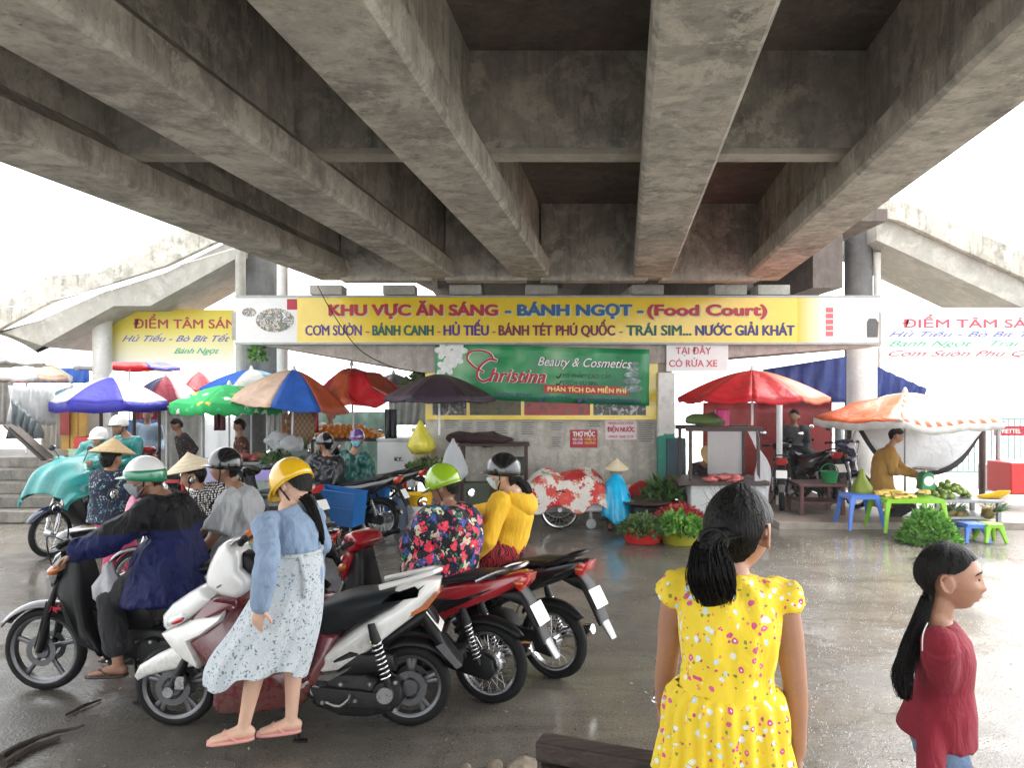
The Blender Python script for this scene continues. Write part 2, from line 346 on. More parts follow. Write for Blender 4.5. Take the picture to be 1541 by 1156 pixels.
column(1292, 14.2, .25, 5.1, GREYC, 'dark square-looking column under the top of the right staircase'); column(1320, 14.0, .06, 4.5, WHITEC, 'slim white pipe beside the dark column on the right'); column(1297, 13.3, .25, 2.85, WHITEC, 'white column between the blue tarpaulins on the right'); column(154, 14.2, .17, 3.4, WHITEC, 'white column holding up the landing of the left staircase')
# ---- stairs up to the deck, left and right
def stair(name, label, sof, par, Y, depth):
    t = thing('concrete_staircase', label, 'staircase', (0, Y, 0)); q = lambda L: [(wx(a, Y), wz(b, Y)) for a, b in L]
    m = MB(); m.slab(q(sof), depth/2, .02, y=depth/2); m.build('flight', PALE, t, 30)
    m = MB(); m.slab(q(par), .07, .01, y=-.07); m.build('parapet', STAINP, t, 30)
    m = MB(); m.slab(q(par), .07, .01, y=depth+.07); m.build('parapet', STAINP, t, 30)
STAINP = concrete('stained_parapet', (.32,.3,.25), (.66,.62,.54), (.11,.105,.085), 1.6, .75)
stair('l', 'mouldy concrete staircase climbing to the bridge on the left side', [(-120,560),(0,500),(63,522),(172,462),(226,462),(365,385),(365,352),(250,408),(150,440),(60,480),(-120,540)], [(-120,545),(-120,500),(20,452),(80,416),(155,411),(255,358),(375,300),(375,345),(255,402),(150,436),(85,455),(0,500)], 13.6, 1.8)
stair('r', 'pale concrete staircase descending from the bridge on the right side', [(1318,330),(1318,362),(1541,466),(1700,545),(1700,500),(1541,420),(1345,328)], [(1318,300),(1350,304),(1541,384),(1700,455),(1700,500),(1541,424),(1345,334),(1318,330)], 13.6, 1.8)  # same pale and stained concrete as the left flight
# ---- pavement on the right and low steps on the left
PAVE = concrete('pavement_concrete', (.2,.17,.14), (.32,.28,.23), (.1,.09,.08), 1.5, .3, wet=.35)
m = MB(); g = G(1172, 797)
m.slab([(g.x, -.05), (9.6, -.05), (9.6, .1), (g.x, .1)], 4.0, .012, y=g.y+4.0); struct(m.build('pavement', PAVE, None, 30))
STEPM = concrete('mossy_step_concrete', (.09,.085,.07), (.22,.2,.17), (.04,.045,.03), 1.6, .9, wet=.35)
st = thing('concrete_steps', 'wet grey concrete steps at the far left edge', 'steps', (wx(20, 11), 11, 0))
for i in range(5):
    m = MB(); m.box((-.55-.16*i, .3*i, .09+.17*i), (2.4, .34, .17)); m.build('tread', STEPM, st, 0, bevel=.015)
m = MB(); m.box((-1.2, 2.1, .42), (3.2, 1.4, .86)); m.build('landing', STEPM, st, 0, bevel=.02)
# ================================================================== MOTORBIKES (local frame: +X forward, wheels on z = 0)
RUB = mat('tyre_rubber', (.006,.006,.006), .7, spec=.25, var=.3, bump=.3, bs=90); BLK = mat('black_plastic', (.005,.005,.0055), .45, spec=.3, var=.3, bump=.08, bs=200)
STEEL = mat('brushed_steel', (.45,.45,.46), .28, 1, var=.25, vs=20); ALLOY = mat('cast_alloy', (.13,.13,.135), .4, .8, var=.25); CHROME = mat('chrome', (.75,.75,.76), .08, 1, var=.05)
ENG = mat('engine_casting', (.022,.022,.023), .5, .6, var=.4, vs=14, bump=.3, bs=80); SEATM = mat('seat_vinyl', (.007,.009,.011), .42, var=.25, bump=.25, bs=300, spec=.3)
PLATE = mat('plate_white', (.78,.78,.76), .4, var=.05); REDL = mat('red_lens', (.45,.015,.012), .12, coat=1); ORNL = mat('amber_lens', (.45,.11,.01), .15, coat=1); LENS = mat('clear_lens', (.55,.57,.6), .08, coat=1, var=.2)
MIRR = mat('mirror_glass', (.8,.82,.84), .03, 1, var=.02); BLUEP = mat('blue_crate_plastic', (.01,.11,.34), .38, var=.2, bump=.1)
def paint(name, c):
    if name in _mc: return _mc[name]
    k = NT(name); z = k.n('SeparateXYZ'); k.L(k.tc.outputs['Object'], z.inputs[0]); f = k.noise(6, 6, rough=.7); d = k.noise(40, 4)
    low = k.ramp(k.math('ADD', z.outputs[2], k.math('MULTIPLY', f, .5)), [(.45, .75), (.9, .0)]); g = k.math('MULTIPLY', low, k.ramp(d, [(.4, .15), (.62, .8)]))
    k.set(Base_Color=k.mix(g if 'helmet' not in name else 0.0, k.ramp(f, [(.3, tuple(x*.9 for x in c)), (.7, c)]), (.11,.09,.065)), Roughness=k.math('MULTIPLY_ADD', g, .4, .22), Coat_Weight=.7, Coat_Roughness=.1); _mc[name] = k.m; return k.m
PWHITE = paint('white_paint', (.74,.73,.7)); PMAROON = paint('maroon_paint', (.12,.008,.016)); PRED = paint('red_paint', (.33,.01,.018)); PBLACK = paint('black_paint', (.008,.008,.009)); PBLUE = paint('dark_blue_paint', (.01,.02,.07)); PGREY = paint('grey_paint', (.12,.12,.125))
RX = Matrix.Rotation(PI/2, 3, 'X')
def wheel(par, name, x, r, kind, rt=.043, side=0):
    a = MB(); ri = r-rt*1.75
    if kind == 'spoke':
        a.lathe([(0,-.055),(.045,-.055),(.05,-.03),(.05,.03),(.045,.055),(0,.055)], 18, rot=RX)
        for i in range(18):
            for s in (-1, 1):
                t = 2*PI*(i+.25*s)/18; u = t+s*.22; a.tube([(.045*math.cos(u), s*.04, .045*math.sin(u)), (ri*math.cos(t), s*.006, ri*math.sin(t))], .0022, 4, cap=False)
    elif kind == 'drum':
        a.lathe([(0,-.06),(.03,-.065),(.085,-.06),(.095,-.04),(.095,.04),(.085,.06),(0,.06)], 24, rot=RX)
        for i in range(18):
            for s in (-1, 1): t = 2*PI*(i+.25*s)/18; a.tube([(.09*math.cos(t+.2*s), s*.03, .09*math.sin(t+.2*s)), (ri*math.cos(t), s*.006, ri*math.sin(t))], .0024, 4, cap=False)
    else:
        nsp = 5; a.lathe([(0,-.05),(.045,-.05),(.055,-.03),(.055,.03),(.045,.05),(0,.05)], 20, rot=RX)
        for i in range(nsp):
            t = 2*PI*i/nsp+.35
            for dt in ((-.12, .12) if kind == 'twin' else (0,)):
                p = [(.045*math.cos(t), .0, .045*math.sin(t)), (.55*ri*math.cos(t+dt*.6), .0, .55*ri*math.sin(t+dt*.6)), (ri*1.01*math.cos(t+dt), 0, ri*1.01*math.sin(t+dt))]
                a.tube(p, [(.02,.019),(.016,.013),(.019,.012)], 8, ref=(0,1,0))
        a.lathe([(.062,.052),(.095,.053),(.098,.056),(.062,.056)], 24, rot=RX); a.lathe([(.062,-.052),(.095,-.053),(.098,-.056),(.062,-.056)], 24, rot=RX)
    wmat = ALLOY if kind in ('mag', 'twin') else STEEL
    o = a.build(name, wmat, par, 40, loc=(x, 0, r))
    t = MB(); pr = [(r-rt*1.6+0, .0)]
    prof = []
    for i in range(13):
        q = PI*2*i/12; prof.append((r-rt*.95+rt*.95*math.cos(q)*(1 if math.cos(q) > 0 else .8), rt*math.sin(q)))
    nn = 72; t.lathe(prof, nn, rot=RX, fold=lambda th, rr, z: 1+(.006 if rr > r-rt*.45 and int(th/(2*PI)*nn) % 2 else 0)); t.build('tyre', RUB, o, 50)
    q = MB(); q.lathe([(ri-.006,-.022),(ri+.004,-.03),(ri+.02,-.03),(ri+.012,0),(ri+.02,.03),(ri+.004,.03),(ri-.006,.022),(ri-.004,0),(ri-.006,-.022)], 48, rot=RX); q.build('rim', wmat, o, 40)
    return o
def spring(par, a, b, r=.026, turns=9, name='shock_absorber'):
    a = Vector(a); b = Vector(b); d = b-a; x = d.orthogonal().normalized(); y = d.normalized().cross(x); m = MB()
    m.tube([a+d*(.12+.62*i/(turns*10))+x*r*math.cos(i*2*PI/10)+y*r*math.sin(i*2*PI/10) for i in range(turns*10+1)], .0055, 6)
    o = m.build(name, CHROME, par, 60); m = MB(); m.tube([a, a+d*.1, a+d*.14], [.018,.02,.018], 10); m.tube([a+d*.1, a+d*.72], .012, 8); m.tube([a+d*.7, a+d*.74, a+d], [.03,.03,.02], 12); m.build('damper', BLK, o); return o
def arcfender(par, name, x, zc, r, a0, a1, w, mt, tip=.0, th=.006):
    rows = []
    for i in range(17):
        t = R(a0+(a1-a0)*i/16); ww = w*(.55+.45*math.sin(PI*min(1, max(.12, (i+2)/18)))); row = []
        for j in range(9):
            u = (j-4)/4; rr = r*(1+tip*((i-8)/8)**2)-.035*abs(u)**2.2; row.append((x+rr*math.cos(t), ww*u, zc+rr*math.sin(t)))
        rows.append(row)
    m = MB(); m.grid(rows); return m.build(name, mt, par, 60, solid=th)
def plate(par, x, z, tilt, mt=PLATE, w=.17, h=.14):
    m = MB(); M = Matrix.Rotation(R(tilt), 3, 'Y'); m.box((0,0,0), (.006, w, h), M); o = m.build('number_plate', mt, par, 0, loc=(x, 0, z), bevel=.003); return o
def mirror(par, x, y, z, s, mt=BLK):
    m = MB(); m.tube(cr([(x,y,z),(x-.02,y+s*.03,z+.1),(x-.01,y+s*.09,z+.18)], 4), .005, 6)
    c = (x-.005, y+s*.13, z+.21); m.ell(c, (.018,.055,.038), nu=14, nv=8); o = m.build('mirror', mt, par)
    m = MB(); m.ell((c[0]-.013, c[1], c[2]), (.007,.05,.034), nu=14, nv=8); m.build('mirror_glass', MIRR, o); return o
def bar_and_grips(par, gx, gz, w=.33, z0=None, mirrors=True, cowl=True):
    m = MB(); pts = [(gx,-w,gz),(gx+.03,-w+.14,gz+.005),(gx+.07,-.08,gz-.04),(gx+.07,.08,gz-.04),(gx+.03,w-.14,gz+.005),(gx,w,gz)]
    m.tube(cr(pts, 4), .011, 8); o = m.build('handlebar', BLK, par)
    for s in (-1, 1):
        g = MB(); g.tube([(gx,s*w,gz),(gx+.002,s*(w+.01),gz)], [.021,.012], 10); g.tube([(gx+.02,s*(w-.115),gz+.004),(gx,s*w,gz)], .0175, 10); g.build('grip', RUB, o)
        l = MB(); l.tube([(gx+.035,s*(w-.13),gz),(gx+.06,s*(w-.08),gz-.01),(gx+.055,s*(w+.0),gz-.015)], [.007,.006,.005], 6); l.build('brake_lever', STEEL, o)
        if mirrors: mirror(o, gx+.04, s*(w-.15), gz+.02, s)
    return o
def stand(par, x, s=1):
    m = MB(); m.tube([(x,s*.09,.24),(x-.06,s*.17,.05),(x-.08,s*.2,.012)], .011, 8); m.box((x-.09, s*.205, .008), (.07,.03,.012)); m.build('kickstand', BLK, par)
GRAB = {'red_paint': STEEL}
def underbone(label, body, c2, wk=('spoke','spoke'), group='motorbikes standing in the street', plate_on=True, flap=True, mirrors=True, mark=None):
    t = thing('motorbike', label, 'motorbike', group=group); r = .268; fx, rx = .615, -.615
    wheel(t, 'front_wheel', fx, r, wk[0], .036); wheel(t, 'rear_wheel', rx, r, wk[1], .043)
    f = MB()
    for s in (-1, 1): f.tube([(fx+.0,s*.075,r),(fx-.03,s*.075,r+.1),(fx-.05,s*.075,.5),(fx-.13,s*.07,.74)], [.02,.026,.024,.02], 10)
    f.box((fx-.115,0,.71), (.06,.17,.04)); f.build('front_fork', BLK if wk[0] == 'mag' else STEEL, t)
    arcfender(t, 'front_fender', fx-.01, r, .315, 28, 150, .062, body, .1)
    # front cover with its nose, leg shield and handlebar cowl
    m = MB(); m.slab([(.40,.95),(.47,.90),(.55,.74),(.545,.66),(.47,.60),(.40,.47),(.31,.34),(.17,.28),(.15,.31),(.25,.46),(.30,.62),(.33,.84),(.36,.94)], .185, .035, wf=lambda x, z: max(.3, min(1, 1.28-(x-.28)*3.0))*(.5 if z > .72 else 1-.5*max(0, (z-.56)/.16) if z > .56 else .95)); m.build('leg_shield', BLK, t, 50)
    m = MB(); m.slab([(.57,.73),(.56,.80),(.50,.90),(.44,.93),(.42,.88),(.46,.76),(.50,.69)], .1, .02, wf=lambda x, z: max(.4, 1.3-(x-.42)*4)); m.build('front_cover', body, t, 50)
    m = MB(); m.slab([(.52,.99),(.50,1.03),(.42,1.06),(.34,1.04),(.31,.99),(.34,.94),(.44,.90),(.51,.93)], .14, .03, wf=lambda x, z: max(.5, 1.25-(x-.31)*3)); cw = m.build('handlebar_cowl', body, t, 50)
    m = MB(); m.ell((.515,0,.965), (.025,.085,.05), Matrix.Rotation(R(-20), 3, 'Y')); m.build('headlight', LENS, t)
    bar_and_grips(t, .32, 1.0, mirrors=mirrors)
    m = MB()
    for y_ in (.05,-.05,.0): m.tube(cr([(.36,y_*4,1.0),(.5,y_*3.2,1.03),(.53,y_*2,.88),(.5,y_*1.2,.74)], 5), .005, 5)
    m.tube(cr([(fx-.06,.09,.6),(fx-.02,.1,.42),(fx+.02,.09,r+.03)], 4), .0045, 5); m.build('cables', BLK, t)
    m = MB()
    for x_, z_ in ((-.06,.25),(-.14,.36),(-.25,.25),(-.05,.36),(.08,.25)): m.tube([(x_,.1,z_),(x_,.137,z_)], .01, 8); m.tube([(x_,-.1,z_),(x_,-.155,z_)], .01, 8)
    m.tube(cr([(-.1,-.14,.3),(-.14,-.2,.3),(-.2,-.21,.42),(-.22,-.24,.44)], 3), .009, 6); m.tube(cr([(-.02,.13,.25),(.06,.17,.24),(.12,.17,.25)], 3), .008, 6); m.build('engine_bolts', STEEL, t)
    # backbone, engine, exhaust
    m = MB(); m.slab([(.30,.56),(.27,.42),(.1,.40),(-.1,.40),(-.22,.52),(-.12,.66),(.05,.64),(.18,.52)], .07, .02); m.build('centre_cover', BLK, t, 50)
    m = MB(); m.slab([(.16,.40),(.20,.30),(.14,.21),(-.12,.17),(-.30,.2),(-.33,.33),(-.22,.42),(0,.43)], .085, .03); m.tube([(-.16,-.08,.29),(-.16,-.15,.29)], [.1,.085], 20); m.tube([(-.14,.08,.29),(-.14,.13,.29)], [.095,.085], 20)
    m.tube([(.12,0,.31),(.26,0,.33)], [.075,.07], 12)
    for i in range(6): m.tube([(.15+i*.018,0,.31),(.157+i*.018,0,.31)], .088, 14)
    m.build('engine', ENG, t, 40)
    m = MB(); m.tube(cr([(.27,-.03,.27),(.22,-.06,.17),(.05,-.12,.14),(-.2,-.13,.17),(-.32,-.135,.21)], 4), .015, 8); m.tube([(-.3,-.135,.205),(-.34,-.135,.22),(-.82,-.145,.345),(-.86,-.145,.355)], [.025,.045,.05,.035], 14); m.build('exhaust', CHROME if wk[0] == 'spoke' else BLK, t)
    m = MB()
    for s in (-1, 1): m.tube([(-.22,s*.075,.32),(rx-.03,s*.09,r)], [(.016,.024)]*2, 8)
    m.build('swing_arm', BLK, t)
    m = MB(); m.slab([(-.2,.37),(-.16,.30),(-.22,.25),(rx-.05,r-.075),(rx-.09,r-.03),(rx-.08,r+.05),(rx+.02,r+.085)], .016, .012, y=.115); m.build('chain_case', BLK, t, 50)
    for s in (-1, 1): spring(t, (rx+.01, s*.125, r+.02), (rx+.14, s*.12, r+.37))
    # tail, seat
    tail = [(.12,.66),(.04,.73),(-.3,.76),(-.62,.83),(-.86,.895),(-.91,.89),(-.88,.83),(-.72,.73),(-.5,.63),(-.30,.52),(-.17,.47),(-.12,.54),(-.02,.60)]
    wf = lambda x, z: max(.42, min(1, 1.0+(x+.35)*.85)) if x < -.35 else max(.6, min(1, 1-(x+.05)*1.5))
    m = MB(); m.slab(tail, .135, .025, wf=wf); m.build('side_panel', body, t, 50)
    m = MB(); m.slab([(.02,.655),(-.1,.66),(-.45,.70),(-.7,.785),(-.5,.665),(-.3,.57),(-.14,.56)], .139, .01, wf=wf); m.build('panel_trim', c2, t, 50)
    m = MB(); m.slab([(.13,.70),(.12,.75),(.02,.775),(-.2,.79),(-.33,.815),(-.5,.86),(-.72,.885),(-.76,.87),(-.7,.84),(-.3,.75),(0,.70)], .14, .04, wf=lambda x, z: max(.55, min(1, 1-(x+.1)*1.8)) if x > -.1 else max(.75, 1+(x+.3)*.5 if x < -.3 else 1)); m.build('seat', SEATM, t, 60)
    m = MB(); m.tube(cr([(-.58,.125,.82),(-.72,.12,.89),(-.84,.09,.925),(-.87,0,.935),(-.84,-.09,.925),(-.72,-.12,.89),(-.58,-.125,.82)], 3), .012, 8); m.build('grab_rail', GRAB.get(body.name, BLK), t)
    m = MB(); m.slab([(-.84,.875),(-.93,.885),(-.915,.83),(-.86,.77),(-.82,.80)], .08, .015); m.build('tail_light', REDL, t, 50)
    m = MB(); m.slab([(-.70,.74),(-.86,.78),(-.92,.72),(-1.0,.55),(-1.04,.46),(-1.01,.45),(-.95,.56),(-.88,.68),(-.8,.70)], .07, .01); m.build('rear_fender', BLK, t, 50)
    if plate_on: plate(t, -.975, .635, 30)
    if flap: m = MB(); m.slab([(-.985,.52),(-1.0,.53),(-1.1,.37),(-1.085,.36)], .062, .004, wf=lambda x, z: .55+2.2*max(0, z-.34)); m.build('mud_flap', PGREY if flap == 'w' else ALLOY, t, 50)
    arcfender(t, 'rear_mudguard', rx, r, .305, 35, 140, .06, BLK, .05)
    m = MB(); m.tube([(.05,-.24,.27),(.05,.24,.27)], .013, 8)
    for s in (-1, 1): m.tube([(.05,s*.15,.27),(.05,s*.25,.27)], .02, 8); m.tube([(-.36,s*.1,.33),(-.36,s*.2,.34)], .014, 8)
    m.build('footpeg', RUB, t); stand(t, -.02)
    for s in (-1, 1): m = MB(); m.ell((.50,s*.1,.80), (.05,.03,.028), Matrix.Rotation(R(25), 3, 'Y'), 10, 6); m.build('indicator', ORNL, t); m = MB(); m.ell((-.86,s*.085,.83), (.035,.014,.015), nu=10, nv=6); m.build('indicator', ORNL, t)
    return t
def scooter():
    t = thing('motor_scooter', 'white and maroon motor scooter with a long dark seat parked across the foreground', 'scooter', group='motorbikes standing in the street')
    q = lambda L: [((446-a)*.00377, 1.9+(590-b)*.00377) for a, b in L]; r = .232; fx, rx = .67, -.66
    wheel(t, 'front_wheel', fx, r, 'twin', .035); wheel(t, 'rear_wheel', rx, r, 'twin', .039)
    m = MB()
    for s in (-1, 1): m.tube([(fx,s*.085,r),(fx-.03,s*.085,r+.06),(fx-.17,s*.08,.56)], [.02,.027,.024], 10)
    m.build('front_fork', BLK, t)
    m = MB(); m.tube([(fx, .1, r),(fx,.12,r)], .03, 12); m.box((fx-.06,.095,r+.05), (.05,.03,.07)); m.build('brake_caliper', STEEL, t)
    wf = lambda x, z: max(.42, min(1, 1-(x-.62)*2.2))
    m = MB(); m.slab(q([(207,1017),(216,1000),(245,982),(275,968),(318,985),(324,996),(300,999),(262,1006),(228,1016),(213,1024)]), .095, .022, wf=wf); m.build('front_fender', PWHITE, t, 60)
    wa = lambda x, z: max(.34, min(1, 1.18-(x-.30)*1.9))
    m = MB(); m.slab(q([(317,876),(337,884),(341,894),(330,905),(300,925),(262,946),(254,940),(253,924),(270,905),(295,888)]), .2, .035, wf=wa); m.build('front_apron', PWHITE, t, 60)
    m = MB(); m.slab(q([(252,950),(275,938),(310,921),(350,912),(362,903),(356,922),(325,946),(302,956),(322,985),(318,995),(290,984),(268,968)]), .215, .02, wf=wa); m.build('lower_apron', PWHITE, t, 60)
    m = MB(); m.slab(q([(335,888),(372,893),(376,905),(350,915),(325,928),(280,942),(300,926)]), .19, .02, wf=wa); m.build('apron_inset', PMAROON, t, 60)
    m = MB(); m.slab(q([(300,957),(330,930),(366,900),(380,905),(395,960),(420,985),(480,985),(490,940),(520,945),(500,1000),(470,1048),(400,1062),(345,1062),(335,1048),(338,1010),(322,990)]), .165, .03, wf=lambda x, z: max(.6, min(1, 1.1-(x-.35)*1.2))); m.build('floor_cover', PMAROON, t, 60)
    m = MB(); m.slab(q([(395,958),(480,985),(470,995),(400,990)]), .2, .01); m.build('foot_board', BLK, t, 60)
    m = MB(); m.slab(q([(352,811),(338,820),(324,845),(317,866),(319,880),(340,894),(370,896),(386,884),(388,866),(372,852),(372,830),(362,814)]), .135, .04, wf=lambda x, z: max(.45, min(1, 1.25-(x-.22)*2.6))); m.build('handlebar_cowl', PWHITE, t, 60)
    m = MB(); m.slab(q([(372,830),(372,852),(390,868),(402,862),(398,845),(385,832)]), .07, .02); m.build('dashboard', BLK, t, 60)
    for s in (-1, 1):
        M = Matrix.Rotation(R(28), 3, 'Y'); c = q([(281,926)])[0]; m = MB(); m.ell((c[0], s*.105, c[1]), (.085,.028,.03), M @ Matrix.Rotation(R(-22*s), 3, 'Z')); m.build('headlight', LENS, t)
        m = MB(); m.ell((c[0]-.01, s*.117, c[1]), (.06,.024,.02), M @ Matrix.Rotation(R(-22*s), 3, 'Z')); m.build('indicator', REDL, t)
        c = q([(344,876)])[0]; m = MB(); m.ell((c[0], s*.098, c[1]), (.03,.012,.01), M); m.build('position_light', PGREY, t)
    bar_and_grips(t, .2, 1.1, .3, mirrors=False)
    m = MB(); m.slab(q([(470,972),(474,918),(500,902),(540,890),(580,886),(632,880),(648,874),(640,886),(606,905),(560,925),(520,945),(492,975)]), .155, .05, wf=lambda x, z: max(.62, min(1, 1-(x+.25)*.9)) if x > -.25 else max(.6, 1+(x+.45)*1.1 if x < -.45 else 1)); m.build('seat', SEATM, t, 60)
    wt = lambda x, z: max(.38, min(1, 1+(x+.3)*1.05)) if x < -.3 else max(.7, 1-(x+.25)*.6)
    m = MB(); m.slab(q([(452,1008),(500,970),(545,938),(598,908),(620,890),(600,884),(630,872),(668,870),(666,884),(642,914),(600,945),(560,975),(520,998),(488,1003)]), .165, .022, wf=wt); m.build('tail_panel', PWHITE, t, 60)
    m = MB(); m.slab(q([(480,1003),(520,998),(552,985),(545,994),(508,1014),(470,1010)]), .16, .01, wf=wt); m.build('panel_trim', PGREY, t, 60)
    m = MB(); m.slab(q([(662,886),(668,888),(650,912),(612,930),(604,926),(640,906)]), .1, .008); m.build('tail_light', ORNL, t, 60)
    m = MB(); m.tube([(-.5,.1,.81),(-.66,.085,.85),(-.79,.05,.885),(-.82,0,.89),(-.79,-.05,.885),(-.66,-.085,.85),(-.5,-.1,.81)], [(.024,.016)]*7, 8, ref=(0,0,1)); m.build('grab_rail', PWHITE, t)
    m = MB(); m.slab(q([(520,1000),(600,945),(648,910),(660,925),(672,960),(700,998),(694,1001),(660,968),(640,935),(600,960),(560,1000)]), .075, .01); m.build('rear_fender', BLK, t, 60)
    m = MB(); m.slab(q([(672,962),(700,998),(692,1003),(660,968)]), .078, .004); m.build('mud_flap', ALLOY, t, 60)
    plate(t, -.80, .615, 38)
    # engine and swing unit
    m = MB(); m.slab(q([(476,1010),(520,1000),(560,1003),(590,1018),(612,1025),(614,1045),(598,1062),(560,1070),(520,1068),(480,1050)]), .085, .03, y=.045); m.tube([(-.54,.1,.235),(-.54,.155,.235)], [.085,.07], 20); m.tube([(-.16,.1,.26),(-.16,.145,.26)], [.075,.06], 18); m.slab(q([(480,1018),(596,1030),(596,1052),(490,1048)]), .02, .015, y=.15); m.build('engine', ENG, t, 50)
    m = MB()
    for x_, z_ in ((-.12,.31),(-.2,.2),(-.3,.3),(-.38,.21),(-.46,.3),(-.6,.16),(-.6,.31)): m.tube([(x_,.168,z_),(x_,.178,z_)], .011, 8)
    m.tube([(-.54,.15,.235),(-.54,.172,.235)], [.05,.045], 18); m.tube([(-.16,.14,.26),(-.16,.166,.26)], [.035,.03], 16); m.tube(cr([(-.22,.17,.2),(-.3,.2,.19),(-.36,.21,.24),(-.36,.23,.26)], 3), .009, 6); m.build('engine_bolts', STEEL, t)
    m = MB(); m.slab([(-.6,.36),(-.28,.33),(-.24,.42),(-.34,.47),(-.58,.45)], .05, .02, y=.1); m.build('air_filter_box', BLK, t, 50)
    m = MB()
    for y_ in (.06,-.06): m.tube(cr([(.24,y_*3,1.06),(.4,y_*3.4,1.0),(.42,y_*2,.9)], 4), .005, 5)
    m = MB(); m.box((-.22,0,.42), (.26,.2,.12)); m.box((-.02,0,.36), (.3,.16,.2)); m.build('frame', BLK, t, 0, bevel=.02)
    spring(t, (-.555,.145,.29), (-.46,.14,.62), .032, 8); m = MB(); m.tube(cr([(-.2,-.1,.2),(-.3,-.14,.17),(-.5,-.16,.24)], 4), .016, 8); m.tube([(-.45,-.16,.21),(-.5,-.16,.235),(-.92,-.165,.36),(-.96,-.165,.37)], [.03,.055,.058,.04], 14); m.build('exhaust', BLK, t)
    arcfender(t, 'rear_mudguard', rx, r, .275, 30, 150, .06, BLK, .03); stand(t, .0); m = MB(); m.tube([(-.1,.14,.3),(-.1,.22,.31)], .016, 8); m.build('footpeg', STEEL, t)
    return t
DBG = globals().get('DBG', 0)
# --- place them. yaw PI means facing the left of the picture
def put(t, rear=None, yaw=PI, front=None, rxo=.615, lean=0, sc=1):
    t.scale = (sc,)*3; rxo *= sc
    a = Vector((math.cos(yaw), math.sin(yaw), 0))
    t.location = (front-a*rxo) if front is not None else (rear+a*rxo); t.rotation_euler = (R(lean), 0, yaw); return t
SC = put(scooter(), rear=G(618, 1092), yaw=PI, rxo=.66)
B_NAVY = put(underbone('black motorbike with cast wheels ridden by the man in the navy jacket', PBLACK, PBLACK, ('mag','mag')), front=G(70, 1038), yaw=PI-.03, sc=.98)
B_RED = put(underbone('red and black motorbike parked behind the white scooter', PRED, PBLACK, ('spoke','drum'), mirrors=False, flap='w'), rear=G(737, 1058), yaw=PI-R(25), sc=.93)
B_YEL = put(underbone('black motorbike with red tail light ridden by the woman in the yellow hoodie', PBLACK, PBLACK, ('spoke','spoke'), flap='w'), rear=G(833, 1020), yaw=PI-R(33), sc=.92)
B_GREY = dup(B_NAVY, (wx(330, 5.6)-.0, 5.6, 0), PI-.02, 'dark motorbike under the man in the grey shirt')
B_CHK = dup(B_YEL, (wx(300, 6.6), 6.6, 0), PI-.1, 'dark motorbike of the woman in the checkered top')
B_TEAL = put(underbone('muddy motorbike with wire wheels draped with a teal raincoat at the far left', PBLUE, PBLACK, ('spoke','spoke')), front=G(76, 838), yaw=R(250))
def crate_bike(px, Y, yaw, label, label2, cz=.62):
    b = dup(B_YEL, (wx(px, Y), Y, 0), yaw, label)
    m = MB(); w_, l_, h_ = .34, .58, .42
    for a in ((0, w_/2, h_/2, l_, .012, h_), (0, -w_/2, h_/2, l_, .012, h_), (l_/2, 0, h_/2, .012, w_, h_), (-l_/2, 0, h_/2, .012, w_, h_), (0, 0, .006, l_, w_, .012)): m.box(a[:3], a[3:])
    for z in (h_-.01, h_*.5): m.tube([(l_/2+.006,w_/2+.006,z),(-l_/2-.006,w_/2+.006,z),(-l_/2-.006,-w_/2-.006,z),(l_/2+.006,-w_/2-.006,z)], .011, 6, close=True)
    c = m.build('plastic_crate', BLUEP, None, 0); tag(c, label2, 'crate'); c.rotation_euler = (0, R(-6), yaw); return b, c
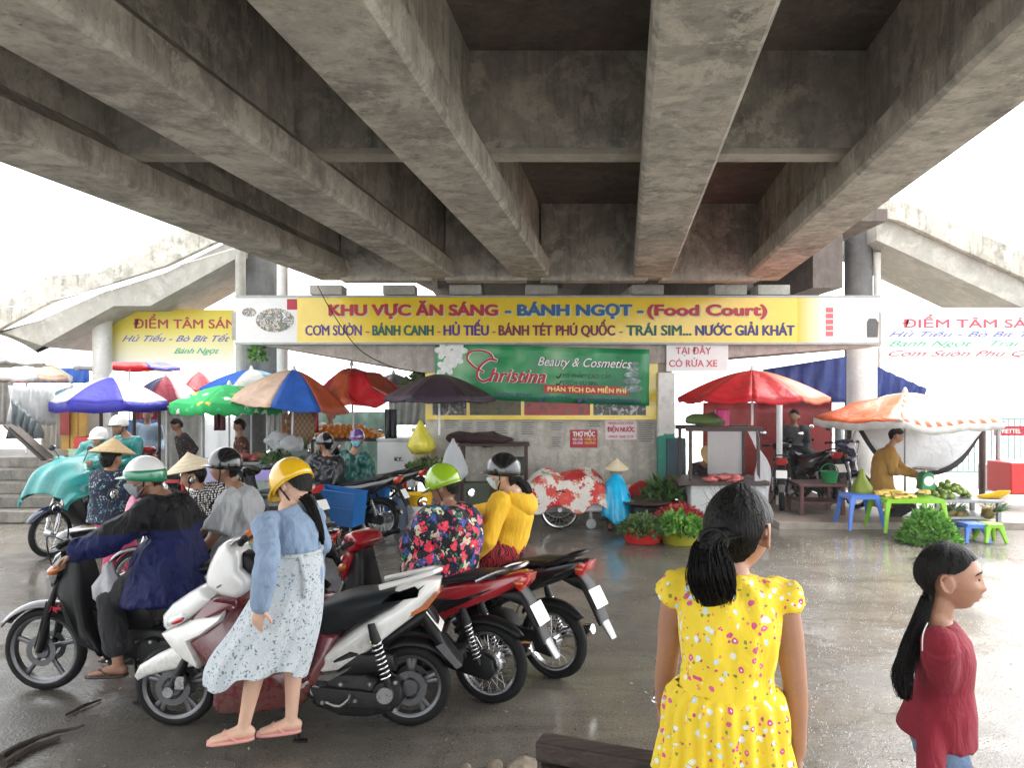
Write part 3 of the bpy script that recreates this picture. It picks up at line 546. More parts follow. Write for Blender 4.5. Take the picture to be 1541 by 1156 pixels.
# ================================================================== PEOPLE
def skinmat(name, c): return mat(name, c, .5, var=.1, vs=12, sss=.12, bump=.06, bs=260)
SK1 = skinmat('tan_skin', (.36,.185,.115)); SK2 = skinmat('light_skin', (.58,.36,.26)); SK3 = skinmat('brown_skin', (.25,.125,.075))
k = NT('black_hair'); st_ = k.noise(28, 4, k.obj((5, 5, .5)), dist=.3); k.set(Base_Color=k.ramp(st_, [(.3, (.0025,.002,.002)), (.75, (.008,.0065,.0055))]), Roughness=.42); k.b.inputs['Specular IOR Level'].default_value = .14; k.bump(st_, .8, .012); HAIR = k.m
def floral(name, base, cols, scale=22, size=.42, rough=.8, leaf=None, dist=.25, thr=None):
    k = NT(name); v = k.n('Mapping'); k.L(k.tc.outputs['Object'], v.inputs[0]); nz = k.n('TexNoise'); nz.inputs['Scale'].default_value = 30; k.L(k.tc.outputs['Object'], nz.inputs[0])
    add = k.n('VectorMath'); add.operation = 'MULTIPLY_ADD'; k.L(nz.outputs['Color'], add.inputs[0]); add.inputs[1].default_value = (dist*.08,)*3; k.L(v.outputs[0], add.inputs[2]); vec = add.outputs[0]
    def dots(sc, sz, off, cl):
        mp = k.n('Mapping'); k.L(vec, mp.inputs[0]); mp.inputs['Location'].default_value = off; x = k.n('TexVoronoi'); x.inputs['Scale'].default_value = sc; k.L(mp.outputs[0], x.inputs['Vector'])
        sp = k.n('SeparateColor'); k.L(x.outputs['Color'], sp.inputs[0]); m = k.math('LESS_THAN', x.outputs['Distance'], k.math('MULTIPLY', k.math('GREATER_THAN', sp.outputs[1], thr or .35), sz))
        n = len(cl); c = k.ramp(sp.outputs[0], [(i/n, q) for i, q in enumerate(cl)], 'CONSTANT'); return m, c, x.outputs['Distance']
    c = base if not isinstance(base, tuple) else k.ramp(k.noise(4, 3), [(.3, tuple(q*.9 for q in base)), (.7, base)])
    if leaf: m, cl, d = dots(scale*1.5, size*.8, (.3,.1,.7), leaf); c = k.mix(m, c, cl)
    m, cl, d = dots(scale, size, (0,0,0), cols); c = k.mix(m, c, k.mix(k.math('LESS_THAN', d, size*.3), cl, tuple(min(1, q*1.3+.08) for q in cols[0])))
    k.set(Base_Color=c, Roughness=rough); k.bump(k.noise(9, 3, k.obj((1.6,1.6,.6)), dist=.5), .5, .03); return k.m
YDRESS = floral('yellow_flower_print', (.82,.6,.03), [(.5,.62,.72), (.68,.75,.74), (.62,.07,.2), (.7,.72,.6), (.6,.1,.22)], 41, .33, leaf=[(.82,.6,.03),(.72,.25,.1),(.5,.06,.2),(.25,.25,.04),(.82,.6,.03)], thr=.25)
BLOOM = floral('red_blossom_print', (.008,.008,.012), [(.75,.03,.07), (.7,.12,.18), (.03,.08,.3), (.75,.05,.09), (.6,.55,.4), (.02,.16,.08)], 17, .5, leaf=[(.02,.2,.1), (.45,.45,.35), (.015,.03,.15), (.008,.008,.012), (.4,.03,.05)], dist=1.3, thr=.12)
NAVYF = floral('navy_leaf_print', (.008,.012,.035), [(.3,.4,.42), (.02,.2,.2), (.04,.08,.2), (.35,.4,.42)], 26, .38, leaf=[(.02,.1,.1),(.2,.25,.28),(.01,.015,.04)], dist=1.4)
BROWNF = floral('brown_print', (.09,.025,.02), [(.3,.15,.05),(.15,.02,.03),(.35,.22,.1)], 22, .42, dist=1); DARKF = floral('dark_print', (.012,.008,.01), [(.1,.02,.02),(.18,.14,.1)], 20, .3, dist=1)
SKIRT = floral('white_skirt_print', (.5,.54,.56), [(.1,.16,.22), (.2,.28,.34), (.14,.2,.2)], 46, .3, leaf=[(.6,.64,.67),(.28,.38,.4),(.6,.64,.67)], dist=.6, thr=.1)
k = NT('dotted_black_white'); v = k.n('TexVoronoi'); v.inputs['Scale'].default_value = 55; v.inputs['Randomness'].default_value = .15; k.L(k.tc.outputs['Object'], v.inputs['Vector']); k.set(Base_Color=k.mix(k.math('LESS_THAN', v.outputs['Distance'], .42), (.015,.015,.017), (.7,.68,.64)), Roughness=.85); DOTS = k.m
k = NT('red_swirl_print'); v = k.n('TexWave'); v.inputs['Scale'].default_value = 14; v.inputs['Distortion'].default_value = 14; v.inputs['Detail'].default_value = .4; v.inputs['Detail Scale'].default_value = 1.3; k.L(k.tc.outputs['Object'], v.inputs['Vector']); k.set(Base_Color=k.ramp(v.outputs['Fac'], [(.42, (.36,.012,.02)), (.55, (.02,.004,.006))]), Roughness=.8); SWIRL = k.m
def twotone():
    k = NT('navy_raincoat'); z = k.n('SeparateXYZ'); k.L(k.tc.outputs['Object'], z.inputs[0]); f = k.noise(5, 4)
    k.set(Base_Color=k.mix(k.math('GREATER_THAN', k.math('MULTIPLY_ADD', f, .05, z.outputs[2]), 1.08), k.ramp(f, [(.3, (.003,.006,.05)), (.7, (.004,.009,.07))]), (.003,.003,.004)), Roughness=.62); k.b.inputs['Specular IOR Level'].default_value = .25; k.bump(k.noise(11, 4, k.obj((1.4,1.4,.6)), dist=.8), .8, .04); return k.m
BLUECARD = fabric('pale_blue_cardigan', (.22,.3,.42), fold=.7); NAVY = twotone(); GREYT = fabric('grey_tshirt', (.36,.37,.38), fold=.7); HOOD = fabric('yellow_hoodie_cloth', (.72,.41,.015), fold=.6)
REDTOP = fabric('crimson_top', (.19,.004,.017), fold=.6); k = NT('denim'); n_ = k.noise(5, 5); k.set(Base_Color=k.ramp(n_, [(.35, (.05,.09,.17)), (.7, (.2,.28,.4))]), Roughness=.85); k.bump(k.noise(30, 4), .5, .02); DENIM = k.m
BLKC = fabric('black_cloth', (.012,.012,.014), fold=.6); MUST = fabric('mustard_shirt', (.36,.2,.04)); TEALR = mat('teal_raincoat_vinyl', (.015,.2,.19), .3, var=.3, vs=7, bump=.4, bs=12); BLUER = mat('cyan_raincoat_vinyl', (.0,.36,.62), .3, var=.25, vs=7, bump=.4, bs=12); DARKR = mat('dark_raincoat_vinyl', (.02,.02,.025), .3, var=.5, vs=7, bump=.4, bs=12); PINKC = fabric('pink_trousers', (.5,.05,.13)); GREENR = mat('dark_green_raincoat', (.01,.09,.075), .32, var=.3, vs=7, bump=.4, bs=12)
STRAW = NT('straw_hat'); q_ = STRAW.noise(40, 3, STRAW.obj((1, 1, 4))); STRAW.set(Base_Color=STRAW.ramp(q_, [(.3, (.5,.33,.14)), (.7, (.72,.53,.28))]), Roughness=.6); STRAW.bump(q_, .3, .01); STRAW = STRAW.m
STRAW2 = mat('pale_straw_hat', (.66,.56,.38), .6, var=.12, vs=20, bump=.2, bs=60)
HYEL = paint('yellow_helmet', (.75,.44,.01)); HLIME = paint('lime_helmet', (.25,.42,.012)); HBLK = paint('black_helmet', (.006,.006,.007)); HWHITE = paint('white_helmet', (.75,.75,.73)); HGREEN = paint('green_helmet_trim', (.02,.22,.11)); HPURP = paint('purple_helmet', (.12,.06,.22))
MASKG = fabric('grey_face_mask', (.28,.31,.33)); MASKB = fabric('blue_face_mask', (.2,.5,.68)); MASKP = floral('patterned_face_mask', (.55,.68,.66), [(.3,.5,.5),(.75,.75,.7)], 60, .35)
EYE = mat('eye_dark', (.008,.006,.005), .6, var=.05, spec=.2); EYEW = mat('eye_white', (.6,.57,.53), .2, var=.05); LIP = skinmat('lip_skin', (.33,.1,.085)); SOLE = mat('pink_sandal', (.62,.28,.25), .6); SOLEB = mat('dark_sandal', (.03,.022,.018), .6)
def ik(a, b, l1, l2, pole):
    d = b-a; L = d.length
    if L > (l1+l2)*.998: b = a+d*((l1+l2)*.998/L); d = b-a; L = d.length
    L = max(L, abs(l1-l2)+.01); x = (l1*l1-l2*l2+L*L)/(2*L); h = math.sqrt(max(0, l1*l1-x*x)); n = d.normalized(); p = Vector(pole); p = p-n*p.dot(n)
    p = p.normalized() if p.length > 1e-4 else n.orthogonal().normalized()
    return a+n*x+p*h, b
def remesh(mb, vox, it=3, post=None, name='body'):
    me = mb.mesh(name); b = bmesh.new(); b.from_mesh(me); bmesh.ops.recalc_face_normals(b, faces=b.faces); b.to_mesh(me); b.free()
    o = bpy.data.objects.new('tmp', me); COL.objects.link(o); r = o.modifiers.new('r', 'REMESH'); r.mode = 'VOXEL'; r.voxel_size = vox; r.use_smooth_shade = True
    if it: s_ = o.modifiers.new('s', 'SMOOTH'); s_.iterations = it; s_.factor = .5
    dg = bpy.context.evaluated_depsgraph_get(); out = bpy.data.meshes.new_from_object(o.evaluated_get(dg)); bpy.data.objects.remove(o); bpy.data.meshes.remove(me); out.name = name
    if post:
        ns = [v.normal.copy() for v in out.vertices]
        for v, n in zip(out.vertices, ns): v.co = post(v.co.copy(), n)
    return out
def folds(amp=.006, fr=9, up=(0,0,1), seed=0, stretch=.35):
    up = Vector(up).normalized()
    def f(p, n):
        q = p-up*p.dot(up)*(1-stretch); q = q*fr+Vector((seed, seed*1.7, 3.1)); w = noise.noise(q); w2 = noise.noise(p*fr*1.1+Vector((5, seed, 1)))
        w3 = noise.noise(q*2.3+Vector((7, 2, seed))+n*.4)
        return p+n*amp*1.35*((1-abs(w)*2.4)*1.0+w2*.6+.5*(1-abs(w3)*2.2))
    return f
# --- head surface, frame: +X face, +Z crown, size for a 0.215 m head
def headpt(th, ph, mode=0):
    cx_, sx_ = math.cos(th), math.sin(th); cp, sp = math.cos(ph), math.sin(ph); x, y, z = .094*cp*cx_, .075*cp*sx_, .108*sp
    t = max(0, -z/.108)
    y *= 1-.26*t**1.4
    x *= (1-.42*t**1.2) if x < 0 else (1-.05*t)
    if x < 0 and z > -.03: x *= 1.06
    if x > 0 and z < -.02: x += .012*t
    if cx_ > .2 and cp > .15:
        fm = min(1, (cx_-.2)/.3); g = lambda y0, z0, sy, sz: math.exp(-((abs(y)-y0)/sy)**2-((z-z0)/sz)**2)
        d = .007*g(0,-.004,.012,.022)+.0155*g(0,-.029,.016,.012)+.006*g(.013,-.034,.008,.008)-.003*g(0,.012,.02,.008)
        if mode == 0: d += -.010*g(.032,.006,.017,.012)+.004*g(.03,.026,.03,.009)+.0105*g(0,-.0565,.021,.0062)+.0105*g(0,-.0705,.018,.0065)-.006*g(0,-.0635,.024,.0028)-.004*g(0,-.081,.02,.005)+.009*g(0,-.096,.02,.013)+.004*g(.042,-.028,.024,.022)
        else: d = .016*g(0,-.028,.024,.022)+.006*g(0,-.07,.03,.03)
        x += d*fm
    return Vector((x, y, z))
_front = [headpt(R(-75+150*i/80), R(-75+140*j/110)) for i in range(81) for j in range(111)]
def surf(y, z): return min(_front, key=lambda p: (p.y-y)**2+(p.z-z)**2).x
def headpatch(m, M, c, s, inc, off, nu=56, nv=36, mode=0, dome=None):
    idx = {}; vs = []; fs = []
    def vid(i, j):
        j %= nu
        if (i, j) not in idx:
            th = 2*PI*j/nu-PI; ph = PI*i/nv-PI/2; p = headpt(th, ph, mode); o = off(th, ph, p) if callable(off) else off; p = p+p.normalized()*o; idx[(i, j)] = len(vs); vs.append(c+M @ (p*s))
        return idx[(i, j)]
    for i in range(nv):
        for j in range(nu):
            th = 2*PI*(j+.5)/nu-PI; ph = PI*(i+.5)/nv-PI/2
            if inc(th, ph, headpt(th, ph, mode)): fs.append((vid(i, j), vid(i, j+1), vid(i+1, j+1), vid(i+1, j)))
    return m.add(vs, fs)
def hand(m, W, d, nrm, curl, s=1.0, flip=1):
    """five fingers; nrm points out of the palm; flip = +1 when the thumb lies on d x nrm"""
    d = d.normalized(); nrm = (nrm-d*nrm.dot(d)).normalized(); sd = d.cross(nrm)*flip
    m.cap([W-d*.03*s, W+d*.02*s, W+d*.075*s], [(.021*s,.018*s),(.034*s,.014*s),(.037*s,.012*s)], 12, ref=nrm)
    for i, ln in enumerate((.068, .077, .072, .056)):
        b = W+d*.075*s+sd*(.028-.019*i)*s; pts = [b-d*.02*s, b]; a = 0; q = b
        for kf in (.45, .32, .23): a += curl*(.75+.12*i); q = q+(d*math.cos(a)+nrm*math.sin(a))*ln*kf*s; pts.append(q)
        m.cap(pts, [.0092*s,.0092*s,.0085*s,.0078*s,.0062*s], 8)
    b = W+d*.018*s+sd*.028*s; t1 = b+(d*.6+sd*.75+nrm*.25).normalized()*.042*s; t2 = t1+(d*.85+sd*.2+nrm*(.3+.3*curl)).normalized()*.03*s
    m.cap([W+d*.005*s+sd*.012*s, b, t1, t2], [.013*s,.013*s,.0105*s,.0075*s], 8)
def person(label, Y, H, pel, neck, head, face=PI, hd=(None,0,0), hL=None, hR=None, pL=(0,0,-1), pR=(0,0,-1), fL=None, fR=None, kp=None, build=1.0, bow=-.02, hs=1.0, vox=.012,
           skin=SK1, top=None, bottom=None, hair='short', hat=None, mask=None, shoes=None, curl=.5, group=None, fem=True, palm=None, shw=.108, toe=None, arm=1.0):
    q = lambda a: P(a[0], a[1], Y+(a[2] if len(a) > 2 else 0)) if not isinstance(a, Vector) else a
    pel, neck, head = q(pel), q(neck), q(head); root = V(pel.x, pel.y, 0); t = thing('person', label, 'person', root, 0, group)
    pel, neck, head = pel-root, neck-root, head-root; f0 = Vector((math.cos(face), math.sin(face), 0)); up = (neck-pel).normalized(); fwd = (f0-up*f0.dot(up)).normalized(); left = up.cross(fwd); s = H/1.6
    J = dict(root=root, pel=pel, neck=neck, head=head, fwd=fwd, left=left, up=up, s=s, f0=f0, t=t)
    T = (neck-pel); sp = lambda u: pel+T*u+fwd*(bow*s*math.sin(PI*max(0, min(1, u)))); J['sp'] = sp
    SH = {}; EL = {}; WR = {}; HP = {}; KN = {}; AN = {}
    for sd, hh, pol, ff in ((1, hL, pL, fL), (-1, hR, pR, fR)):
        SH[sd] = neck-up*.045*s+left*sd*shw*1.6*s
        tgt = (q(hh)-root) if hh is not None else SH[sd]-up*.44*s+left*sd*.05*s+fwd*.04*s
        EL[sd], WR[sd] = ik(SH[sd], tgt, .275*s*arm, .245*s*arm, Vector(pol) if hh is not None else -fwd)
        HP[sd] = pel+left*sd*.085*s
        fo = (q(ff)-root) if ff is not None else V(HP[sd].x, HP[sd].y, .07*s)
        KN[sd], AN[sd] = ik(HP[sd], fo, .39*s, .385*s, Vector(kp) if kp else f0)
    J.update(SH=SH, EL=EL, WR=WR, HP=HP, KN=KN, AN=AN)
    # body, one continuous surface
    m = MB(); w = build; tw = (.105, .125, .14, .125, .113, .13, .138, .105, .058) if fem else (.105, .12, .135, .132, .13, .148, .152, .115, .062)
    us = (-.16, -.07, .05, .25, .42, .66, .82, .94, 1.03); td = (.07, .1, .108, .1, .09, .105, .098, .072, .056)
    m.cap([sp(u) for u in us], [(a*s*w, b*s*w) for a, b in zip(tw, td)], 18, ref=fwd)
    m.tube([neck-up*.03*s, neck+(head-neck)*.45, head-(head-neck).normalized()*.02*s], [.054*s, .046*s, .048*s], 14)
    for sd in (1, -1):
        S_, E_, W_ = SH[sd], EL[sd], WR[sd]
        m.cap([S_-left*sd*.07*s-up*.01*s, S_-left*sd*.005*s, S_+(E_-S_)*.5, E_, E_+(W_-E_)*.3, W_], [.05*s*w, .053*s*w, .044*s*w, .037*s*w, .037*s*w, .0245*s], 12)
        dr = (W_-E_).normalized(); hand(m, W_, dr, palm[sd] if palm else (-left*sd+fwd*.2), curl, s*.98, 1)
        A_, K_, N_ = HP[sd], KN[sd], AN[sd]; m.cap([A_, A_+(K_-A_)*.5, K_, K_+(N_-K_)*.32, K_+(N_-K_)*.75, N_], [.083*s*w, .074*s*w, .054*s*w, .056*s*w, .038*s, .033*s], 14)
        fd = Vector(toe[sd]) if toe else f0; m.cap([N_-fd*.03*s-V(0,0,.035*s), N_+fd*.03*s-V(0,0,.03*s), N_+fd*.1*s-V(0,0,.045*s), N_+fd*.165*s-V(0,0,.055*s)], [(.03*s,.032*s),(.033*s,.036*s),(.04*s,.024*s),(.036*s,.014*s)], 12, ref=(0,0,1))
        J.setdefault('fd', {})[sd] = fd
    hy, hp_, hr = hd; hy = face if hy is None else hy
    M = Matrix.Rotation(hy, 3, 'Z') @ Matrix.Rotation(hp_, 3, 'Y') @ Matrix.Rotation(hr, 3, 'X'); J['M'] = M; hsz = s**.55*hs; J['hsz'] = hsz
    headpatch(m, M, head, hsz, lambda a, b, p: True, 0, 72, 48)
    for sd in (1, -1):
        if hat is None or hat[0] not in ('cone0',):
            ec = head+M @ (V(-.006, sd*.076, -.01)*hsz); pts = []
            for i in range(14):
                a = 2*PI*i/14; pts.append(ec+M @ (V(-.006+.018*math.cos(a)-.005*math.sin(a), sd*(.011+.007*math.cos(a+PI)), .002+.031*math.sin(a))*hsz))
            m.tube(pts, .0052*hsz, 6, close=True); m.ell(ec+M @ (V(-.006, sd*.004, 0)*hsz), (.015*hsz, .008*hsz, .027*hsz), M)
    me = remesh(m, vox, 2); me.materials.append(skin); J['body'] = link('body', me, t, 0) if False else link('body', me, t, 180)
    if vox < .0085:
        for sd in (1, -1):
            e = MB(); e.grid([[head+M @ (V(surf(sd*(.031+.0135*u), .005+v*(1-u*u)*.0052)+.0012, sd*(.031+.0135*u), .005-.002*(1-u*u)*0+v*(1-u*u)*.008)*hsz) for v in (-1,-.3,.3,1)] for u in (-1,-.6,-.2,.2,.6,1)]); e.build('eye', EYE, t, 180)
            e = MB(); pts = [head+M @ (V(surf(sd*(.03+.018*u), .026+.004*(1-u*u))+.0005, sd*(.03+.018*u), .026+.004*(1-u*u)-.003*u)*hsz) for u in (-1,-.5,0,.5,1)]; e.tube(pts, [(.0012,.002),(.002,.0042),(.002,.004),(.002,.003),(.001,.0012)], 6, ref=(0,0,1)); e.build('eyebrow', HAIR, t)
        if not mask:
            e = MB(); e.grid([[head+M @ (V(surf(.021*u, -.0645+w_*(1-u*u))+.001, .021*u, -.0645+w_*(1-u*u))*hsz) for w_ in (-.0105,-.006,-.001,.004,.0085)] for u in (-1,-.7,-.35,0,.35,.7,1)]); e.build('mouth', LIP, t, 180)
    # clothes
    if top:
        mt, o = top[0], dict(inf=.014, hem=-.1, sl=.95, slr=.018, flare=0, amp=.006, neckr=.02, hemw=0, tint=None, u1=.985); o.update(top[1] if len(top) > 1 else {})
        m = MB(); inf = o['inf']*s; U = [o['hem']]+[u for u in (0, .22, .42, .64, .8, .92) if u > o['hem']+.05]+[o['u1']]; import bisect
        def rad(u):
            i = max(1, min(len(us)-1, bisect.bisect(us, u))); f = (u-us[i-1])/(us[i]-us[i-1]); f = max(0, min(1, f)); a = (tw[i-1]*(1-f)+tw[i]*f, td[i-1]*(1-f)+td[i]*f)
            if u < .4: a = (max(a[0], .13), max(a[1], .1))
            fl = o['flare']*max(0, .45-u)/.6; return (a[0]*s*w+inf+fl*s, a[1]*s*w+inf+fl*s*.9)
        m.tube([sp(u) for u in U], [rad(u) for u in U[:-1]]+[(.062*s+o['neckr']*s, .06*s+o['neckr']*s)], 22, ref=fwd)
        for sd in ((1, -1) if o['sl'] > 0 else ()):
            S_, E_, W_ = SH[sd], EL[sd], WR[sd]; r = o['slr']*s; sl = o['sl']
            pts = [S_-left*sd*.085*s-up*.012*s, S_-left*sd*.03*s-up*.002*s, S_+(E_-S_)*.06, S_+(E_-S_)*.5]; rr = [.05*s*w+.3*inf, .055*s*w+.009*s+inf*.3, .054*s*w+.007*s+r*.5, .046*s*w+r]
            if sl > .5: pts += [E_, E_+(W_-E_)*.4, E_+(W_-E_)*min(1, (sl-.5)*2)]; rr += [.039*s*w+r*1.15, .037*s*w+r, .028*s+r]
            elif sl < .3: pts = pts[:2]+[S_+(E_-S_)*sl, S_+(E_-S_)*sl*2]; rr = [.05*s*w+.3*inf, .053*s*w+.004, .054*s*w+.005, .053*s*w+.006]
            else: pts[-1] = S_+(E_-S_)*sl*2; rr[-1] = .047*s*w+r*1.25
            m.cap(pts, rr, 14) if sl > .5 else m.tube(pts, rr, 14)
            if sl > .3: m.ell(S_-left*sd*.01*s, .0555*s*w+.007*s+inf*.1)
            if sl > .5: m.ell(E_, .04*s*w+r*.95)
        if o.get('extra'): o['extra'](m, J)
        me = remesh(m, max(vox, .007)*1.1, 3, folds(o['amp'], o.get('fr', 9), up, len(label), o.get('str', .35)), 'top'); me.materials.append(mt); J['top'] = link(o.get('name', 'shirt'), me, t, 180)
    if bottom:
        mt, o = bottom[0], dict(inf=.012, leg=1.0, amp=.005); o.update(bottom[1] if len(bottom) > 1 else {}); m = MB(); i_ = o['inf']*s
        m.cap([sp(u) for u in (-.14, -.05, .1, .26)], [(.105*s*w+i_, .085*s*w+i_), (.135*s*w+i_, .108*s*w+i_), (.14*s*w+i_, .108*s*w+i_), (.12*s*w+i_*.6, .095*s*w+i_*.6)], 20, ref=fwd)
        for sd in (1, -1):
            A_, K_, N_ = HP[sd], KN[sd], AN[sd]; L = o['leg']; pts = [A_, A_+(K_-A_)*.5, K_]; rr = [.088*s*w+i_, .079*s*w+i_, .06*s*w+i_]
            for u in (.35, .7, 1.0):
                if u <= L: pts.append(K_+(N_-K_)*u); rr.append((.057 if u < .5 else .05 if u < .9 else .042)*s+i_)
            m.cap(pts, rr, 14)
        me = remesh(m, max(vox, .008)*1.15, 3, folds(o['amp'], 10, (0,0,1), 3+len(label), .6), 'trousers'); me.materials.append(mt); link('trousers', me, t, 180)
    # hair, hat, mask
    HM = lambda p: head+M @ (Vector(p)*hsz)
    if hair:
        def inc(th, ph, p):
            a = abs(th)
            T_ = ((0,.066),(.75,.064),(1.2,.034),(1.5,.02),(1.85,.02),(2.1,-.04),(2.4,-.066),(3.3,-.072 if hair == 'short' else -.08))
            for (a0, z0), (a1, z1) in zip(T_, T_[1:]):
                if a <= a1: return p.z > z0+(z1-z0)*(a-a0)/(a1-a0)
            return True
        m = MB(); headpatch(m, M, head, hsz, inc, lambda th, ph, p: .009+.003*noise.noise(Vector((math.cos(th)*9, math.sin(th)*9, ph*2)))+(.006 if abs(th) > 1.8 else 0), *((150, 110) if vox < .0085 else (64, 44))); ho = m.build('hair', HAIR, t, 180); sm = ho.modifiers.new('sm', 'SMOOTH'); sm.iterations = 12 if vox < .0085 else 5; sd_ = ho.modifiers.new('solid', 'SOLIDIFY'); sd_.thickness = .008*hsz; sd_.offset = 0
    if hat:
        kind, hm = hat[0], hat[1]
        if kind == 'helmet':
            m = MB(); rows = []
            for i in range(15):
                ph = PI/2-i*(PI/2+.22)/14; row = []
                for j in range(36):
                    th = 2*PI*j/36; cut = .0 if i < 14 else (.012*math.cos(th)); p = V(.118*math.cos(ph)*math.cos(th)-.006, .1*math.cos(ph)*math.sin(th), .108*math.sin(ph)*1.12+.028+cut); row.append(HM(p))
                rows.append(row)
            m.grid(rows, True); h_ = m.build('helmet', hm, t, 60, solid=.012*hsz)
            if len(hat) > 2 and hat[2] is HGREEN:
                m = MB(); m.grid([[head+(p-head)*1.075 for j, p in enumerate(r_)] for r_ in rows[10:]], True); m.build('helmet_band', HGREEN, h_, 60, solid=.006*hsz)
            m = MB(); m.tube([a for a in rows[-1]], .0065*hsz, 6, close=True); m.build('helmet_trim', hat[2] if len(hat) > 2 else BLK, h_)
            m = MB(); r2 = []
            for kx in range(5):
                u = kx/4; r2.append([HM(V((.11+.062*u*max(0, math.cos(a)))*math.cos(a)-.006, (.096+.03*u*max(0, math.cos(a)))*math.sin(a), .03-.012*u+.0*a)) for a in [R(-68+136*i/14) for i in range(15)]])
            m.grid(r2); m.build('visor', hat[2] if len(hat) > 2 else hm, h_, 60, solid=.006)
            m = MB()
            for sd in (1, -1): m.tube([HM((.01, sd*.088, .01)), HM((.012, sd*.075, -.05)), HM((.035, sd*.035, -.105)), HM((.05, 0, -.116))], .005*hsz, 6)
            m.build('chin_strap', BLK, h_)
        elif kind == 'cone':
            rr_ = hat[2] if len(hat) > 2 else .205; m = MB(); hh = .145; pr = [(rr_*(i/10), .205-hh*(i/10)**.9) for i in range(11)]
            Mx = M @ Matrix.Rotation(hat[3] if len(hat) > 3 else 0, 3, 'Y'); m.lathe([(max(r, .002), z) for r, z in pr]+[(rr_-.004, pr[-1][1]-.006)]+[(max(.002, r-.006), z-.008) for r, z in pr[::-1]], 40, head, Mx); h_ = m.build('conical_hat', hm, t, 50)
            m = MB()
            for i in (3, 5, 7, 9): m.tube([head+Mx @ V(pr[i][0]*math.cos(a)*1.005, pr[i][0]*math.sin(a)*1.005, pr[i][1]+.001) for a in [2*PI*j/40 for j in range(40)]], .0017, 4, close=True)
            m.build('hat_hoop', hm, h_)
        elif kind == 'cap':
            m = MB(); headpatch(m, M, head, hsz, lambda th, ph, p: p.z > .03, .02, 48, 36, 1); h_ = m.build('cap', hm, t, 60, solid=.008)
    if mask:
        m = MB(); headpatch(m, M, head, hsz, lambda th, ph, p: abs(th) < 1.12 and -.106 < p.z < -.012 and (abs(th) < .9 or -.09 < p.z < -.03), .008, 64, 44, 1); mk = m.build('face_mask', mask, t, 180, solid=.004)
        m = MB()
        for sd in (1, -1):
            for z_ in (-.03, -.08): m.tube([HM((.045, sd*.07, z_)), HM((.01, sd*.08, -.01+(z_+.03)*.6)), HM((-.012, sd*.083, .0))], .0022*hsz, 5)
        m.build('ear_loop', mask, mk)
    if shoes:
        for sd in (1, -1):
            N_, fd = AN[sd], J['fd'][sd]; m = MB(); c = N_-V(0,0,.067*s); side = V(0,0,1).cross(fd); rows = []
            for kx in range(9): u = kx/8; wd = (.034+.012*math.sin(u*PI*.9))*s*(1 if 0 < kx < 8 else .6); c2 = c+fd*(-.055+.245*u)*s; rows.append([c2-side*wd, c2-side*wd*.4, c2+side*wd*.4, c2+side*wd])
            m.grid(rows); sn = m.build('sandal', shoes, t, 60, solid=.014)
            m = MB(); a = c+fd*.135*s+V(0,0,.012); top_ = c+fd*.1*s+V(0,0,.05*s)
            for z_ in (1, -1): m.tube([a, c+fd*.1*s+side*z_*.026*s+V(0,0,.045*s), c+fd*.035*s+side*z_*.042*s+V(0,0,.006)], [.004, .006, .006], 6)
            m.build('sandal_strap', shoes, sn)
    return J
def cloth(rows, name, mt, par, closed=True, solid=.004, amp=0, fr=12, sub=1):
    m = MB(); m.grid(rows, closed)
    if amp:
        for v in m.v: q = noise.noise_vector(v*fr); v += q*amp
    return m.build(name, mt, par, 180, solid=solid, sub=sub)
def strands(base, path, r0, n, name, par, seed=1, rad=.006, tip=.35, mt=None, spread=1.0):
    """hair bundle : n tapering locks along a spline"""
    rg = random.Random(seed); m = MB(); pts = cr(path, 4)
    m.tube([Vector(p[:3]) for p in pts], [(p[3]*.72, p[4]*.72) for p in pts], 14, ref=(0,1,0))
    for i in range(n):
        a = rg.random()*2*PI; rr = math.sqrt(rg.random()); L = rg.uniform(.72, 1.07); out = []
        for j, p in enumerate(pts):
            u = j/(len(pts)-1)
            if u > L: break
            out.append(Vector(p[:3])+Vector((math.cos(a+u*.6)*rr*p[3]*spread, math.sin(a+u*.6)*rr*p[4]*spread, 0))+noise.noise_vector(Vector((i*3.1, u*3, 0)))*.014*u)
        if len(out) > 3: m.tube(out, [rad*(1-.65*q/(len(out)-1)) for q in range(len(out))], 5)
    return m.build(name, mt or HAIR, par, 180)
# ------------------------------------------------------------------ the people
def lo(J, p): return Vector(p)-J['root']
# man in the navy raincoat on the front motorbike
J = person('man in a long navy rain jacket and green-rimmed white helmet riding the front motorbike', 4.75, 1.56, (256, 846), (247, 752), (217, 722), PI+.1, (PI+.55, .02, 0), (104, 838, -.28), (120, 822, .3), (.2, -.6, -.6), (.2, .6, -.6), (178, 1000, -.2), (190, 985, .25), kp=(-1,0,.55), bow=-.05, vox=.008, skin=SK3,
  top=(NAVY, dict(inf=.04, hem=-.5, slr=.03, flare=.1, amp=.016, fr=7, sl=.93, name='rain_jacket', neckr=.03, hemw=1)), bottom=(BLKC, dict(inf=.02, leg=.85)), hat=('helmet', HWHITE, HGREEN), mask=MASKG, shoes=SOLEB, fem=False, curl=.75, build=1.05, palm={1: V(.6,.2,-.8), -1: V(.6,.2,-.8)})
